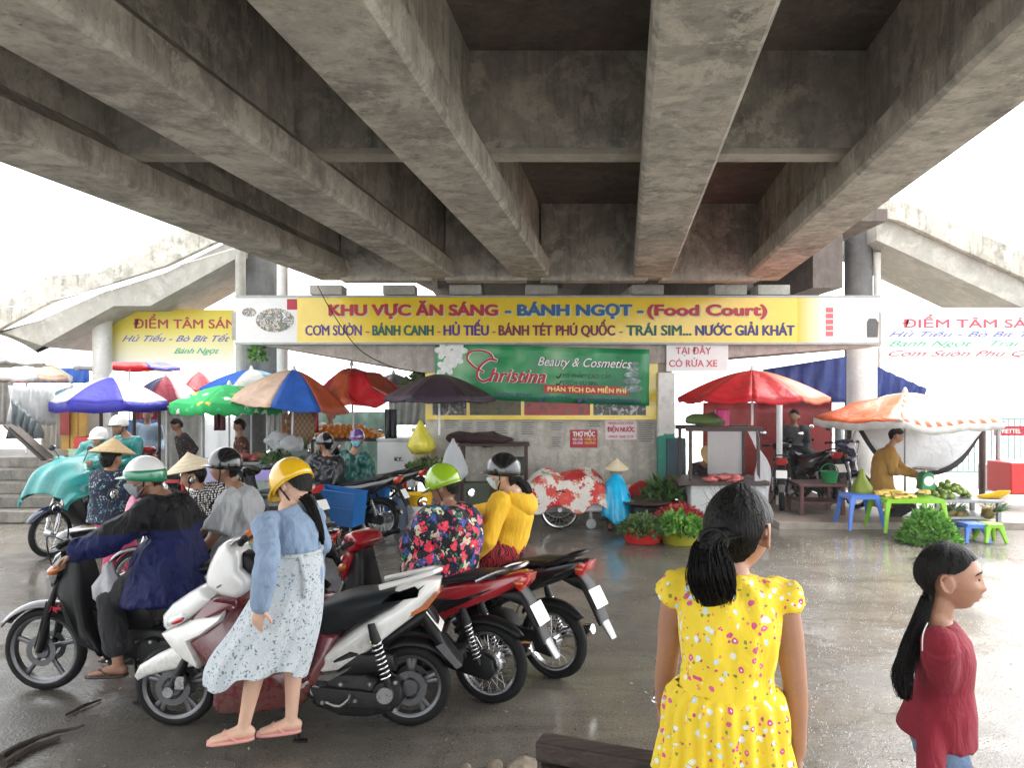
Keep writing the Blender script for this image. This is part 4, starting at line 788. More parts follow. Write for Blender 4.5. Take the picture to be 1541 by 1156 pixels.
# girl in the pale blue cardigan
def cardx(m, J): pass
J = person('girl in pale blue cardigan, long white skirt and yellow helmet bending beside the scooter', 3.92, 1.55, (440, 880), (433, 768, .0), (441, 731, .05), R(150), (R(155), .75, .1), (391, 914, -.3), (455, 870, .35), (.3, -.6, .1), (.5, .5, -.3), (362, 1112, -.03), (437, 1098, .1), bow=-.06, vox=.0075, skin=SK2,
  build=.9, top=(BLUECARD, dict(inf=.012, hem=.1, slr=.013, flare=.06, amp=.008, sl=.97, name='cardigan', fr=11)), hat=('helmet', HYEL, HYEL), shoes=SOLE, curl=.25, hair='long', toe={1: V(-.93,-.3,0), -1: V(-.93,-.25,0)}, shw=.1, hs=1.02)
GJ = J; sec = [(826,446,35,.125),(838,445,38,.13),(870,440,45,.13),(902,431,53,.155),(940,416,62,.18),(976,397,71,.2),(997,389,72,.215),(1008,388,69,.22)]; rows = []
for q, (py, px, hw, dp) in enumerate(cr(sec, 3)):
    c = P(px, py, 3.91)-J['root']; row = []; u = q/21
    for j in range(84):
        a = 2*PI*j/84; fd = 1+(.02+.085*u)*math.sin(a*9+u*2+1.2*math.sin(a*2))*u**.6+.03*u*math.sin(a*23)
        row.append(c+V(hw*.00347*math.cos(a)*fd, (dp+.035)*math.sin(a)*fd, (-.05*math.sin(a*2+.6)+.018*math.sin(a*7))*u**3))
    rows.append(row)
sk = cloth(rows, 'skirt', SKIRT, J['t'], amp=.004, fr=9)
m = MB(); m.tube([r+V(0,0,0) for r in rows[1]], .012, 8, close=True); m.tube([rows[1][70]+V(.0,-.01,0), rows[4][72]+V(.01,-.02,-.05), rows[8][74]+V(0,-.02,0)], [.012,.01,.014], 8); m.build('waist_tie', SKIRT, sk)
hd = J['head']; strands(None, [tuple(hd+V(.03,.0,-.03))+(.035,.035), tuple(hd+V(.09,-.05,-.08))+(.03,.03), tuple(hd+V(.15,-.06,-.2))+(.022,.022), tuple(hd+V(.17,-.05,-.3))+(.012,.012)], .03, 24, 'ponytail', J['t'], 3)
# girl in the yellow dress (foreground, sitting with her back to the camera)
J = person('girl in a yellow flowered dress sitting in the foreground with her back turned', 2.0, 1.42, (1092, 1105), (1098, 868), (1114, 797, .03), R(78), (R(46), .12, 0), (994, 1078, .27), (1203, 1160, .06), (-.25, -1, -.2), (.3, -1, 0), (1040, 1300, .35), (1150, 1300, .35), vox=.006, skin=SK1, bow=-.03, shw=.097, build=.98, hs=1.06, hair='long', kp=(0,1,0),
  top=(YDRESS, dict(inf=.016, hem=.17, sl=.055, slr=.0, flare=.0, amp=.006, fr=16, str=.2, name='dress_bodice', u1=1.0, neckr=.012)))
YJ = J; r0 = J['root']; rows = []
for q, (py, px, hw, dp) in enumerate(cr([(1030,1092,74,.118),(1040,1092,82,.13),(1048,1092,84,.135),(1075,1092,88,.14),(1105,1092,86,.145),(1140,1093,91,.155),(1180,1094,97,.16)], 4)):
    u = q/24; c = P(px, py, 2.0)-r0; row = []
    for j in range(120):
        a = 2*PI*j/120; fd = 1+(.042+.045*u)*math.sin(a*22+2*math.sin(a*3))+.03*u*math.sin(a*7+1)
        row.append(c+V(hw*.00177*(.97+.1*u)*math.cos(a)*fd, dp*(1.0+.1*u)*math.sin(a)*fd, .02*u*math.sin(a*5)))
    rows.append(row)
cloth(rows, 'dress_peplum', YDRESS, J['t'], solid=.003)
hd = J['head']; b0 = P(1075, 815, 1.9)-r0
strands(None, [tuple(hd+V(-.03,-.075,-.0))+(.03,.03), tuple(b0+V(0,.02,-.0))+(.036,.03), tuple(P(1070,850,1.87)-r0)+(.056,.034), tuple(P(1072,880,1.87)-r0)+(.062,.034), tuple(P(1076,907,1.88)-r0)+(.048,.026)], .03, 520, 'ponytail', J['t'], 5, .0028)
m = MB(); m.tube([b0+V(.034*math.cos(a), .012*math.sin(a)+.01, .024*math.sin(a)) for a in [2*PI*i/16 for i in range(16)]], .007, 6, close=True); m.build('hair_tie', BLK, J['t'])
m = MB(); W_ = J['WR'][1]; m.tube([W_+V(.029*math.cos(a), .027*math.sin(a), .012) for a in [2*PI*i/16 for i in range(16)]], .0035, 6, close=True); m.build('bracelet', STEEL, J['t'])
# girl in red
J = person('girl in a crimson top and jeans with a long ponytail, standing in profile', 2.7, 1.36, (1408, 1098), (1409, 936), (1431, 869), R(-24), (R(-30), .0, 0), (1400, 1262, -.26), (1440, 1180, .1), (-.5,-1,0), (-.6,.5,0), vox=.0052, arm=1.22, skin=SK1, bow=.03, hs=1.12, hair='long', build=.98,
  top=(REDTOP, dict(inf=.014, hem=-.04, slr=.02, flare=.05, amp=.0035, fr=7, sl=.99, name='top', str=.2, neckr=.006)), bottom=(DENIM, dict(inf=.003, amp=.004)))
RJ = J; r0 = J['root']; strands(None, [tuple(P(1396,898,2.7)-r0)+(.02,.02), tuple(P(1384,935,2.68)-r0)+(.026,.03), tuple(P(1368,980,2.66)-r0)+(.03,.03), tuple(P(1357,1020,2.64)-r0)+(.034,.03), tuple(P(1362,1052,2.62)-r0)+(.022,.02)], .03, 420, 'ponytail', J['t'], 9, .0027)
hd = J['head']; m = MB(); m.tube([P(1396,898,2.7)-r0+V(.006*0, .02*math.cos(a), .02*math.sin(a)) for a in [2*PI*i/14 for i in range(14)]], .008, 6, close=True); m.build('hair_tie', BLK, J['t'])
m = MB(); m.tube(cr([tuple(P(1396,938,2.59)-r0), tuple(P(1389,955,2.575)-r0), tuple(P(1388,980,2.57)-r0)], 4), .0022, 5); m.build('white_piping', PLATE, J['t'])
# floral woman on the red bike
J = person('woman in a black blouse with red flowers and lime helmet on the red motorbike', 4.85, 1.55, (664, 850), (676, 768), (668, 732, .03), R(150), (R(158), .45, 0), (618, 822, .2), (665, 812, .62), (0,-.7,-.5), (.7,.3,-.5), (560, 1000, .3), (640, 960, .6), kp=(-.9,.3,.6), vox=.008, bow=-.09, build=1.15, skin=SK3, fem=True,
  top=(BLOOM, dict(inf=.04, hem=-.25, slr=.05, flare=.08, amp=.014, fr=8, sl=.85, name='blouse')), bottom=(BLKC, dict(inf=.02)), hat=('helmet', HLIME, HLIME), shoes=SOLEB, curl=.9)
# yellow hoodie
J = person('woman in a mustard hoodie, red patterned trousers and black helmet on the black motorbike', 5.24, 1.6, (756, 828), (772, 745), (757, 714), R(150), (R(172), .05, 0), (702, 843, -.12), (690, 776, .45), (.2,-.7,-.3), (.2,.5,-.6), (640, 960, .2), (700, 930, .6), kp=(-.9,.5,.3), vox=.008, bow=-.05, build=1.12, skin=SK2,
  top=(HOOD, dict(inf=.012, hem=-.06, slr=.014, amp=.005, sl=1.0, name='hoodie', neckr=.03)), bottom=(SWIRL, dict(inf=.02)), hat=('helmet', HBLK, HBLK), mask=MASKP, shoes=SOLEB, curl=.8, hair='long')
m = MB(); n_ = J['neck']; rows = []
for i in range(9):
    u = i/8; rows.append([n_+J['up']*(.035-.0*u)-J['fwd']*(.115+.075*math.sin(PI*u*.9))*max(.25, math.cos(a*.85))+J['left']*(.115+.02*u)*math.sin(a)-J['up']*(.16*u)*max(0, math.cos(a))**.7 for a in [R(-100+200*j/24) for j in range(25)]])
cloth(rows, 'hood', HOOD, J['t'], closed=False, solid=.016, amp=.006, fr=14)
hd = J['head']; strands(None, [tuple(hd+V(.05,.03,-.02))+(.03,.03), tuple(hd+V(.13,.03,-.06))+(.04,.04), tuple(hd+V(.17,.02,-.14))+(.035,.035), tuple(hd+V(.16,.02,-.2))+(.015,.015)], .03, 40, 'hair_bun', J['t'], 4, .008)
# grey shirt
J = person('man in a grey short-sleeved shirt and glossy black helmet riding behind the navy jacket', 5.5, 1.58, (350, 815), (355, 738), (338, 704), PI+.1, (PI+.1, .02, 0), (292, 842, -.2), (285, 820, .3), (.2,-.6,-.6), (.2,.6,-.6), (280, 950, -.2), (285, 940, .3), kp=(-1,0,.6), vox=.009, bow=-.06, build=1.08, fem=False, skin=SK3,
  top=(GREYT, dict(inf=.03, hem=-.22, sl=.42, slr=.028, flare=.05, amp=.01, name='shirt')), bottom=(BLKC, {}), hat=('helmet', HBLK, HBLK), shoes=SOLEB, curl=.8)
# checkered top
person('woman in a black-and-white checked top and pale conical hat beyond the grey-shirted man', 6.3, 1.55, (308, 778), (303, 738), (290, 716), PI+.2, (PI+.2, .2, 0), (255, 800, 0), (260, 790, .3), vox=.012, bow=-.08, skin=SK1, top=(DOTS, dict(inf=.025, hem=-.2, name='blouse')), bottom=(BLKC, {}), hat=('cone', STRAW2, .215), kp=(-1,0,.6), fL=(270,900,-.2), fR=(275,890,.3), build=1.05)
# dark floral, conical hat
person('woman in a dark blue leaf-print blouse, pink trousers and tan conical hat facing away', 6.9, 1.55, (168, 772), (167, 711), (168, 691), R(70), (R(75), .15, 0), (210, 740, .3), (205, 760, .2), vox=.012, bow=-.04, skin=SK1, top=(NAVYF, dict(inf=.035, hem=-.2, flare=.05, name='blouse')), bottom=(PINKC, {}), hat=('cone', STRAW, .2), build=1.1)
# teal raincoat couple
BT = Vector(B_TEAL.location); yt = R(250); af = V(math.cos(yt), math.sin(yt), 0); al = V(-af.y, af.x, 0)
TJ = person('rider under a big teal raincoat spread over the handlebars, wearing a white helmet', 8.9, 1.55, BT-af*.15+V(0,0,.86), BT-af*.02+V(0,0,1.27), P(149, 661, BT.y), yt, (yt+.3, .05, 0), BT+af*.3+al*.3+V(0,0,1.05), BT+af*.3-al*.3+V(0,0,1.05), fL=BT+af*.1+al*.2+V(0,0,.35), fR=BT+af*.1-al*.2+V(0,0,.35), kp=af+V(0,0,.6), vox=.013, skin=SK1, top=(TEALR, dict(inf=.04, hem=-.3, slr=.04, amp=.012, name='raincoat')), bottom=(BLKC, {}), hat=('helmet', HWHITE, HWHITE))
rows = []
for q, (d, z, hw, dz) in enumerate(cr([(-.1,1.27,.1,.1),(.0,1.24,.26,.3),(.15,1.15,.36,.42),(.35,1.12,.42,.42),(.52,1.07,.44,.4),(.66,.93,.4,.32),(.72,.74,.36,.2)], 3)):
    rows.append([BT-TJ['root']+af*(d+.03*math.sin(j*1.3+q*.4))+al*(hw*math.sin(a)*(1+.06*math.sin(j*2.1+q)))+V(0,0,z-dz*(1-math.cos(a))*.75) for j, a in enumerate([R(-105+210*i/22) for i in range(23)])])
cloth(rows, 'raincoat_sheet', TEALR, TJ['t'], closed=False, solid=.004, amp=.02, fr=5)
person('passenger in a white cap sitting behind the teal raincoat', 9.1, 1.55, BT-af*.52+V(0,0,.9), BT-af*.46+V(0,0,1.32), BT-af*.4+V(-.06,0,1.46), yt, (yt, .1, 0), BT-af*.2+al*.15+V(0,0,1.0), BT-af*.2-al*.15+V(0,0,1.0), fL=BT-af*.35+al*.22+V(0,0,.4), fR=BT-af*.35-al*.22+V(0,0,.4), kp=af+V(0,0,.6), vox=.014, skin=SK1, top=(TEALR, dict(inf=.03, hem=-.2, name='raincoat')), bottom=(BLKC, {}), hat=('helmet', HWHITE, BLK))
# riders with crates
b1, c1 = crate_bike(515, 9.95, R(165), 'dark motorbike with a large blue crate, ridden by the man in the dark raincoat', 'big blue plastic crate tied on the nearer delivery motorbike')
b2_, c2_ = crate_bike(553, 10.7, R(172), 'motorbike carrying a smaller blue crate beside the dark raincoat', 'smaller blue plastic crate on the farther delivery motorbike')
c1.location = P(507, 786, 9.45); c2_.location = P(566, 770, 10.3); c2_.scale = (.45, .7, .8)
person('man in a crinkled dark raincoat and black helmet riding the crate motorbike', 10.0, 1.62, (484, 752), (492, 690), (488, 668), R(135), (R(160), .1, 0), (455, 730, .3), (470, 725, .6), vox=.014, bow=-.05, skin=SK1, fem=False, top=(DARKR, dict(inf=.05, hem=-.25, slr=.05, flare=.06, amp=.02, name='raincoat')), bottom=(BLKC, {}), hat=('helmet', HBLK, HBLK), kp=(-.8,.5,.5), fL=(455,800,.1), fR=(465,790,.5), build=1.1)
person('woman in a dark green rain poncho with purple helmet and light blue mask', 10.7, 1.6, (533, 742), (532, 684), (537, 661), R(-115), (R(-100), .05, 0), (525, 725, -.2), (515, 730, -.2), vox=.013, skin=SK1, top=(GREENR, dict(inf=.06, hem=-.4, slr=.07, flare=.14, amp=.022, name='poncho')), bottom=(BLKC, {}), hat=('helmet', HPURP, HPURP), mask=MASKB, kp=(-.5,-.8,.4), fL=(520,800,-.2), fR=(545,800,-.1), build=1.1)
# sitting vendor in the cyan poncho
J = person('vendor in a bright cyan rain poncho and conical hat squatting by the herb baskets', 10.6, 1.55, (927, 764, .1), (927, 726, .0), (928, 711, -.06), R(-92), (R(-88), .15, 0), (912, 755, -.2), (942, 757, -.2), vox=.012, bow=-.05, skin=SK1, bottom=(BLKC, {}), hat=('cone', STRAW2, .17), mask=MASKB, fL=(935,786,-.14), fR=(918,786,-.14), kp=(0,-1,.8), shoes=SOLEB)
rows = []
for q, (py, hw, dp) in enumerate(cr([(712,5,.05),(720,10,.1),(730,16,.16),(745,20,.24),(762,22,.3),(776,22,.34),(780,22,.34)], 3)):
    c = P(927, py, 10.5)-J['root']; rows.append([c+V(hw*.0094*math.cos(a)*(1+.06*math.sin(a*7+q*.1)*q/18), dp*math.sin(a)*(1+.06*math.sin(a*9)*q/18), -.05*math.sin(a*3)*(q/18)**3) for a in [2*PI*j/48 for j in range(48)]])
cloth(rows, 'poncho', BLUER, J['t'], amp=.012, fr=9)
# market vendors in the background
person('vendor in a brown patterned blouse with tied-back black hair behind the meat counter', 12.6, 1.55, (361, 700), (362, 658), (360, 641), R(-150), (R(-170), .2, 0), (350, 690, -.3), (375, 690, -.3), vox=.016, skin=SK1, top=(BROWNF, dict(inf=.02, name='blouse')), bottom=(BLKC, {}), hair='long')
person('figure in dark clothes stooping among the stalls under the green umbrella', 13.0, 1.6, (283, 700), (272, 655), (266, 640), R(-140), (R(-150), .5, 0), vox=.016, skin=SK3, top=(DARKF, dict(inf=.03, hem=-.3, name='shirt')), bottom=(BLKC, {}))
person('vendor in a mustard shirt bending over the fruit table under the striped canopy', 11.0, 1.55, (1330, 745), (1338, 676), (1349, 656), R(-20), (R(-15), .35, 0), (1378, 715, -.1), (1372, 712, -.3), vox=.014, bow=-.06, skin=SK1, top=(MUST, dict(inf=.035, hem=-.25, amp=.012, name='shirt')), bottom=(BLKC, {}), hair='short', build=1.15)
person('butcher in a dark floral shirt and tan conical hat stooping behind the meat cart', 11.3, 1.55, (1050, 745), (1058, 700), (1070, 690, -.15), R(-60), (R(-70), .9, 0), (1085, 725, -.3), (1062, 725, -.3), vox=.014, bow=-.1, skin=SK1, top=(DARKF, dict(inf=.02, name='blouse')), bottom=(BLKC, {}), hat=('cone', STRAW, .2))
# ================================================================== MARKET
def pbox(m, x0, x1, y0, y1, Y, d):                     # box whose front face covers these photo pixels at distance Y
    a, b = P(x0, y1, Y), P(x1, y0, Y); return m.box(((a.x+b.x)/2, Y+d/2, (a.z+b.z)/2), (b.x-a.x, d, b.z-a.z))
def single(m, name, mt, label, cat, group=None, **kw): return tag(m.build(name, mt, None, **kw), label, cat, group)
def picture(name, cols, sc=9):
    k = NT(name); f = k.noise(sc, 4, dist=1.5); n = len(cols); k.set(Base_Color=k.ramp(f, [(.3+.4*i/(n-1), c) for i, c in enumerate(cols)], 'EASE'), Roughness=.35); return k.m
SY = paint('sign_yellow_panel', (.8,.57,.008)); SW = mat('sign_white', (.76,.76,.74), .35, var=.06); SRED = mat('sign_red', (.42,.012,.03), .4, var=.06); SBLUE = mat('sign_blue', (.012,.1,.3), .4, var=.05); SNAVY = mat('sign_navy', (.015,.02,.15), .4, var=.05); SGREEN = mat('sign_dark_green', (.008,.1,.06), .4, var=.05); SMAR = mat('sign_maroon', (.16,.01,.03), .4, var=.05); SPURP = mat('sign_purple', (.07,.015,.2), .4, var=.05); SBLK = mat('sign_black', (.012,.012,.013), .4, var=.05); SPALE = mat('sign_pale_shadow', (.6,.62,.3), .4, var=.05)
WOOD = NT('weathered_wood'); f_ = WOOD.noise(5, 6, WOOD.obj((1, 9, 9)), dist=.8); WOOD.set(Base_Color=WOOD.ramp(f_, [(.3, (.014,.009,.007)), (.7, (.055,.037,.027))]), Roughness=.7); WOOD.bump(f_, .6, .01); WOOD = WOOD.m
GALV = mat('dull_metal', (.3,.31,.31), .45, .6, var=.3, vs=5); DARKW = mat('dark_stained_wood', (.045,.024,.018), .55, var=.35, vs=12, bump=.3, bs=40); REDPL = mat('red_plastic', (.5,.015,.015), .35, var=.15); LIMEPL = mat('lime_plastic', (.22,.5,.015), .35, var=.12); BLUEPL = mat('blue_plastic', (.06,.16,.55), .35, var=.12); OLIVE = mat('olive_plastic', (.3,.28,.02), .4, var=.15); YELPL = mat('yellow_plastic', (.72,.42,.01), .35, var=.1); GREENPL = mat('green_plastic', (.02,.22,.07), .35, var=.2); WHPL = mat('white_plastic', (.68,.69,.7), .4, var=.1)
k = NT('clear_plastic_sheet'); k.set(Base_Color=(.78,.8,.82), Roughness=.25, Alpha=.42); k.bump(k.noise(8, 4, dist=1), .9, .04); addtrans(k, (.8,.82,.84), .4); SHEET = k.m
k = NT('white_tarp'); k.set(Base_Color=(.7,.71,.71), Roughness=.5); k.bump(k.noise(5, 5, dist=1), .9, .05); addtrans(k, (.75,.76,.77), .45); TARP = k.m
def sheetmat(name, c, tr=.3):
    k = NT(name); f = k.noise(4, 5, dist=.8); cc = k.ramp(k.math('MULTIPLY_ADD', k.noise(1.3, 6, rough=.7), .5, k.math('MULTIPLY', f, .5)), [(.34, tuple(x*.6 for x in c)), (.6, c), (.75, tuple(min(.8, x*1.1+.05) for x in c))]); k.set(Base_Color=cc, Roughness=.5); k.bump(f, .7, .05); addtrans(k, cc, tr); return k.m
# ---- the long food-court sign
Y0 = 11.6; sg = thing('shop_sign', 'long yellow food court sign board fixed along the pier cap', 'sign', (0, Y0, 0))
def pn(name, x0, x1, y0, y1, mt, par, Y, d=.05, off=0):
    m = MB(); a, b = P(x0, y1, Y), P(x1, y0, Y); m.box(((a.x+b.x)/2, d/2+off, (a.z+b.z)/2), (b.x-a.x, d, b.z-a.z)); return m.build(name, mt, par, 0)
k = NT('sign_yellow_glare'); sx = k.n('SeparateXYZ'); k.L(k.tc.outputs['Object'], sx.inputs[0]); k.set(Base_Color=k.ramp(k.math('MULTIPLY_ADD', sx.outputs[0], .25, .0), [(.9, (.7,.5,.012)), (1.0, (.78,.77,.7))]), Roughness=.3); mr = k.t.nodes  # yellow running to white along the board: haze glare as colour
pn('panel', 355, 447, 447, 516, SW, sg, Y0); pn('panel', 447, 1200, 447, 516, SY, sg, Y0); 
k2 = NT('sign_glare_end'); sx = k2.n('SeparateXYZ'); k2.L(k2.tc.outputs['Object'], sx.inputs[0]); k2.set(Base_Color=k2.ramp(k2.math('MULTIPLY_ADD', sx.outputs[0], 2.2, -2.2*(1200-CX)/F*Y0), [(0, (.68,.5,.015)), (1, (.78,.77,.72))]), Roughness=.3); pn('panel', 1200, 1322, 447, 516, k2.m, sg, Y0)  # right end turns from yellow to white, haze glare put into the colour
m = MB()
for a, b, c, d in ((353,1324,444.5,447.5),(353,1324,515.5,518.5)): pbox(m, a, b, c, d, 0.0001+Y0, .07)
for v in m.v: v.y -= Y0+.01
m.build('frame', GALV, sg, 0)
def pxt(body, x0, x1, yb, ht, Y, mt, par, dy=-.006, **kw): return letter(body, wx(x0, Y), wx(x1, Y), wz(yb, Y), ht*Y/F, dy, mt, par, **kw)
for body, a, b, mt in (('KHU VỰC ĂN SÁNG', 496, 748, SRED), ('- BÁNH NGỌT -', 761, 967, SBLUE), ('(Food Court)', 975, 1153, SRED)):
    pxt(body, a+2.2, b+2.2, 476.6, 15.5, Y0, SPALE, sg, dy=-.004, bold=.095); pxt(body, a, b, 474.5, 15.5, Y0, mt, sg, dy=-.008, bold=.095)
for body, a, b, mt in (('CƠM SƯỜN', 460, 544, SPURP), ('-', 550, 556, SRED), ('BÁNH CANH', 561, 652, SGREEN), ('-', 658, 663, SRED), ('HỦ TIẾU', 668, 735, SPURP), ('-', 741, 746, SRED), ('BÁNH TÉT PHÚ QUỐC', 751, 925, SMAR), ('-', 932, 937, SRED), ('TRÁI SIM...', 943, 1040, SGREEN), ('NƯỚC GIẢI KHÁT', 1047, 1195, SNAVY)):
    pxt(body, a, b, 504.5, 14.5, Y0, mt, sg, bold=(.055 if body != 'CƠM SƯỜN' else .03) if len(body) > 1 else 0)
PIC1 = picture('printed_noodle_photo', [(.75,.74,.7), (.05,.12,.12), (.22,.15,.08), (.6,.6,.57), (.03,.03,.03), (.5,.42,.3)], 9)
m = MB()
for cx_, cy_, r_ in ((414,482,24),(375,470,9)):
    c = P(cx_, cy_, Y0); m.tube([(c.x,-.004,c.z),(c.x,.002,c.z)], [(r_*.0103*1.2, r_*.0103*.75)]*2, 24, ref=(0,0,1))
m.build('food_picture', PIC1, sg, 0); pn('red_corner', 432, 447, 450, 466, SRED, sg, Y0, .004, -.004)
m = MB(); [pbox(m, 1243, 1254, a, a+7, Y0-.006, .004) for a in (463, 472, 481, 490, 499)]
for v in m.v: v.y -= Y0
m.build('red_bottle_picture', mat('drink_print_red', (.6,.12,.14), .4), sg, 0)  # light red drink print
m = MB(); c = P(1313, 495, Y0); m.slab([(c.x-.085,c.z-.13),(c.x+.08,c.z-.13),(c.x+.09,c.z+.1),(c.x+.05,c.z+.16),(c.x-.06,c.z+.16),(c.x-.09,c.z+.1)], .003, .004, y=-.005); m.build('dark_can_picture', mat('drink_print_dark', (.08,.08,.08), .4, var=.5, vs=30), sg, 0)  # dark grey drink print
# ---- yellow poster and green banner on the pier wall
Y1 = 11.74; po = thing('wall_poster', 'yellow bordered food poster on the pier wall, mostly covered by the green banner', 'poster', (0, Y1, 0))
pn('panel', 640, 990, 513, 632, SY, po, Y1, .04)
for i, (a, b) in enumerate(((651,702),(707,784),(789,888),(893,972))):
    pn('food_photo', a, b, 603, 625, picture('food_photo_%d' % i, [[(.5,.47,.42),(.04,.035,.03),(.3,.28,.25)], [(.02,.02,.015),(.1,.08,.03),(.03,.05,.02)], [(.03,.05,.04),(.35,.03,.03),(.12,.1,.06)], [(.5,.5,.48),(.03,.03,.03),(.1,.14,.06)]][i], 7), po, Y1, .006, -.006)
pxt('^', 695, 705, 512, 8, Y1, SRED, po, dy=-.008, bold=.04); pxt("'", 770, 780, 520, 9, Y1, SRED, po, dy=-.008, bold=.04, shear=.6)
Y2 = 11.66; gb = thing('vinyl_banner', 'green beauty shop vinyl banner with red script lettering hung across the wall', 'banner', (0, Y2, 0)); sl_ = -.028
k = NT('green_banner_print'); k.set(Base_Color=k.ramp(k.math('MULTIPLY_ADD', k.noise(.9, 3), 1.0, 0.0), [(.35, (.006,.13,.05)), (.52, (.02,.27,.09)), (.68, (.3,.52,.3))]), Roughness=.32); k.bump(k.noise(2.5, 3, dist=.5), .35, .05); GBAN = k.m
rows = []
for i in range(25):
    u = i/24; X = 655+322*u; t_ = 517+9*u; b_ = 599+12*u; rows.append([P(X, t_+(b_-t_)*j/10, Y2)-V(0,Y2,0)+V(0, .016*math.sin(u*23+j*.5)+.006*math.sin(u*9-j), 0) for j in range(11)])
m = MB(); m.grid(rows); m.build('sheet', GBAN, gb, 180, solid=.004)
def gt(body, a, b, yb, ht, mt, **kw): return pxt(body, a, b, yb+(a-655)*.028, ht, Y2, mt, gb, dy=kw.pop('dy', -.026), slope=sl_, **kw)
def scriptline(pts, w, mt, name='script_lettering', dy=-.03):
    m = MB(); q = [tuple(P(x, y, Y2)-V(0,Y2-dy,0)) for x, y in pts]; m.tube(cr(q, 5), [(w*.0103, .003)]*((len(q)-1)*5+1), 6, ref=(0,1,0)); return m.build(name, mt, gb, 60)
for mt, dx, ww, dy in ((SW, .8, 2.6, -.027), (SRED, 0, 1.7, -.033)):
    scriptline([(742+dx,541),(738+dx,533),(724+dx,528),(708+dx,530),(703+dx,540),(711+dx,550),(720+dx,556),(728+dx,560)], ww*.8, mt, dy=dy); scriptline([(748+dx,543),(736+dx,541),(722+dx,552),(718+dx,566),(726+dx,574),(738+dx,570)], ww, mt, dy=dy)
    gt('hristina', 736+dx, 821+dx, 572, 20, mt, shear=.35, bold=.03 if mt is SRED else .06, dy=dy)
for mt, dx, dy, bo in ((SBLK, 1, -.026, .03), (SW, 0, -.03, .012)): gt('Beauty & Cosmetics', 809+dx, 950+dx, 546, 13, mt, shear=.4, bold=bo, dy=dy)
for z_, s_, b_ in ((563, 'MỸ PHẨM CAO CẤP', 919), (574, 'DỊCH VỤ SPA', 899)): gt(s_, 847, b_, z_, 6.4, SBLK, bold=.006, dy=-.04); scriptline([(837,z_+3),(840,z_+6),(845,z_-1)], .9, SBLK, 'tick_mark')
m = MB(); m.grid([[P(x_, y_, Y2)-V(0,Y2+.026,0) for y_ in (579+(x_-818)*.028, 591+(x_-818)*.028)] for x_ in (818, 880, 946)]); m.build('red_ribbon', SRED, gb, 0, solid=.003)
gt('PHÂN TÍCH DA MIỄN PHÍ', 824, 942, 584, 6.5, SY, bold=.03, dy=-.032); gt('DƯƠNG ĐÔNG', 745, 800, 595, 6.5, SNAVY, bold=.006, dy=-.04); gt('0949 359 924', 819, 860, 597, 6, SNAVY, bold=.006, dy=-.04); gt('Christinabeauty&cosmetics', 878, 964, 597, 6.2, SNAVY, bold=.004, dy=-.04)
for a in (813, 872): c = P(a, 602.5, Y2); m = MB(); m.tube([(c.x,-.029,c.z),(c.x,-.024,c.z)], .035, 16); m.build('round_icon', SNAVY, gb, 0)
PEB = picture('pebble_print', [(.05,.09,.08), (.13,.2,.18), (.4,.5,.48)], 5)
for cx_, cy_, rx_, rz_ in ((950,585,17,6),(950,574,14,5),(951,564,12,4.5),(952,555,10,4),(953,547,7,3.5)): c = P(cx_, cy_, Y2); m = MB(); m.ell((c.x, -.026, c.z), (rx_*.0103, .004, rz_*.0103)); m.build('pebble_picture', PEB, gb)
m = MB()
for cx_, cy_ in ((668,528),(684,540),(672,552),(690,527)):
    for i in range(5): a = i*1.257+cx_; c = P(cx_+7*math.cos(a), cy_+7*math.sin(a), Y2); m.ell((c.x, -.024, c.z), (.075, .004, .05), Matrix.Rotation(a, 3, 'Y'), 10, 6)
m.build('flower_picture', mat('petal_white', (.72,.72,.7), .4, var=.2, vs=20), gb)
# ---- other signs
def plain_sign(name, x0, x1, y0, y1, Y, mt, label, cat, lines, d=.03, sag=0):
    t = thing(name, label, cat, (0, Y, 0)); pn('panel', x0, x1, y0, y1, mt, t, Y, d)
    for body, a, b, yb, ht, ml, kw in lines: pxt(body, a, b, yb, ht, Y, ml, t, dy=-.006, **kw)
    return t
PINKR = mat('sign_pink_red', (.6,.05,.09), .4, var=.05); SLBLUE = mat('banner_blue', (.1,.12,.42), .4, var=.05); SLGREEN = mat('banner_green', (.03,.4,.2), .4, var=.05)
plain_sign('banner', 1003, 1096, 517, 559, 11.66, SW, 'small white cloth banner with pink-red writing beside the green banner', 'banner', [('TẠI ĐÂY', 1017, 1070, 533, 10, PINKR, dict(bold=.015)), ('CÓ RỬA XE', 1007, 1079, 552, 10, PINKR, dict(bold=.015))], .006)
k = NT('hazed_yellow_banner'); sx = k.n('SeparateXYZ'); k.L(k.tc.outputs['Object'], sx.inputs[0]); k.set(Base_Color=k.ramp(k.math('MULTIPLY_ADD', sx.outputs[2], .8, -1.9), [(.05, (.78,.77,.68)), (.6, (.75,.62,.05)), (1, (.75,.55,.02))]), Roughness=.4); HAZEYEL = k.m  # white towards the bottom is the haze wash painted over the yellow
plain_sign('breakfast_banner', 165, 352, 466, 545, 14.4, HAZEYEL, 'yellow breakfast banner with a painted white haze low down under the left staircase', 'banner', [('ĐIỂM TÂM SÁNG', 201, 372, 494, 13, SRED, dict(bold=.03)), ('Hủ Tiếu - Bò Bít Tết', 184, 346, 514, 9, SLBLUE, dict(bold=.02, shear=.5)), ('Bánh Ngọt', 262, 330, 532, 8, SLGREEN, dict(bold=.02, shear=.5))], .02)
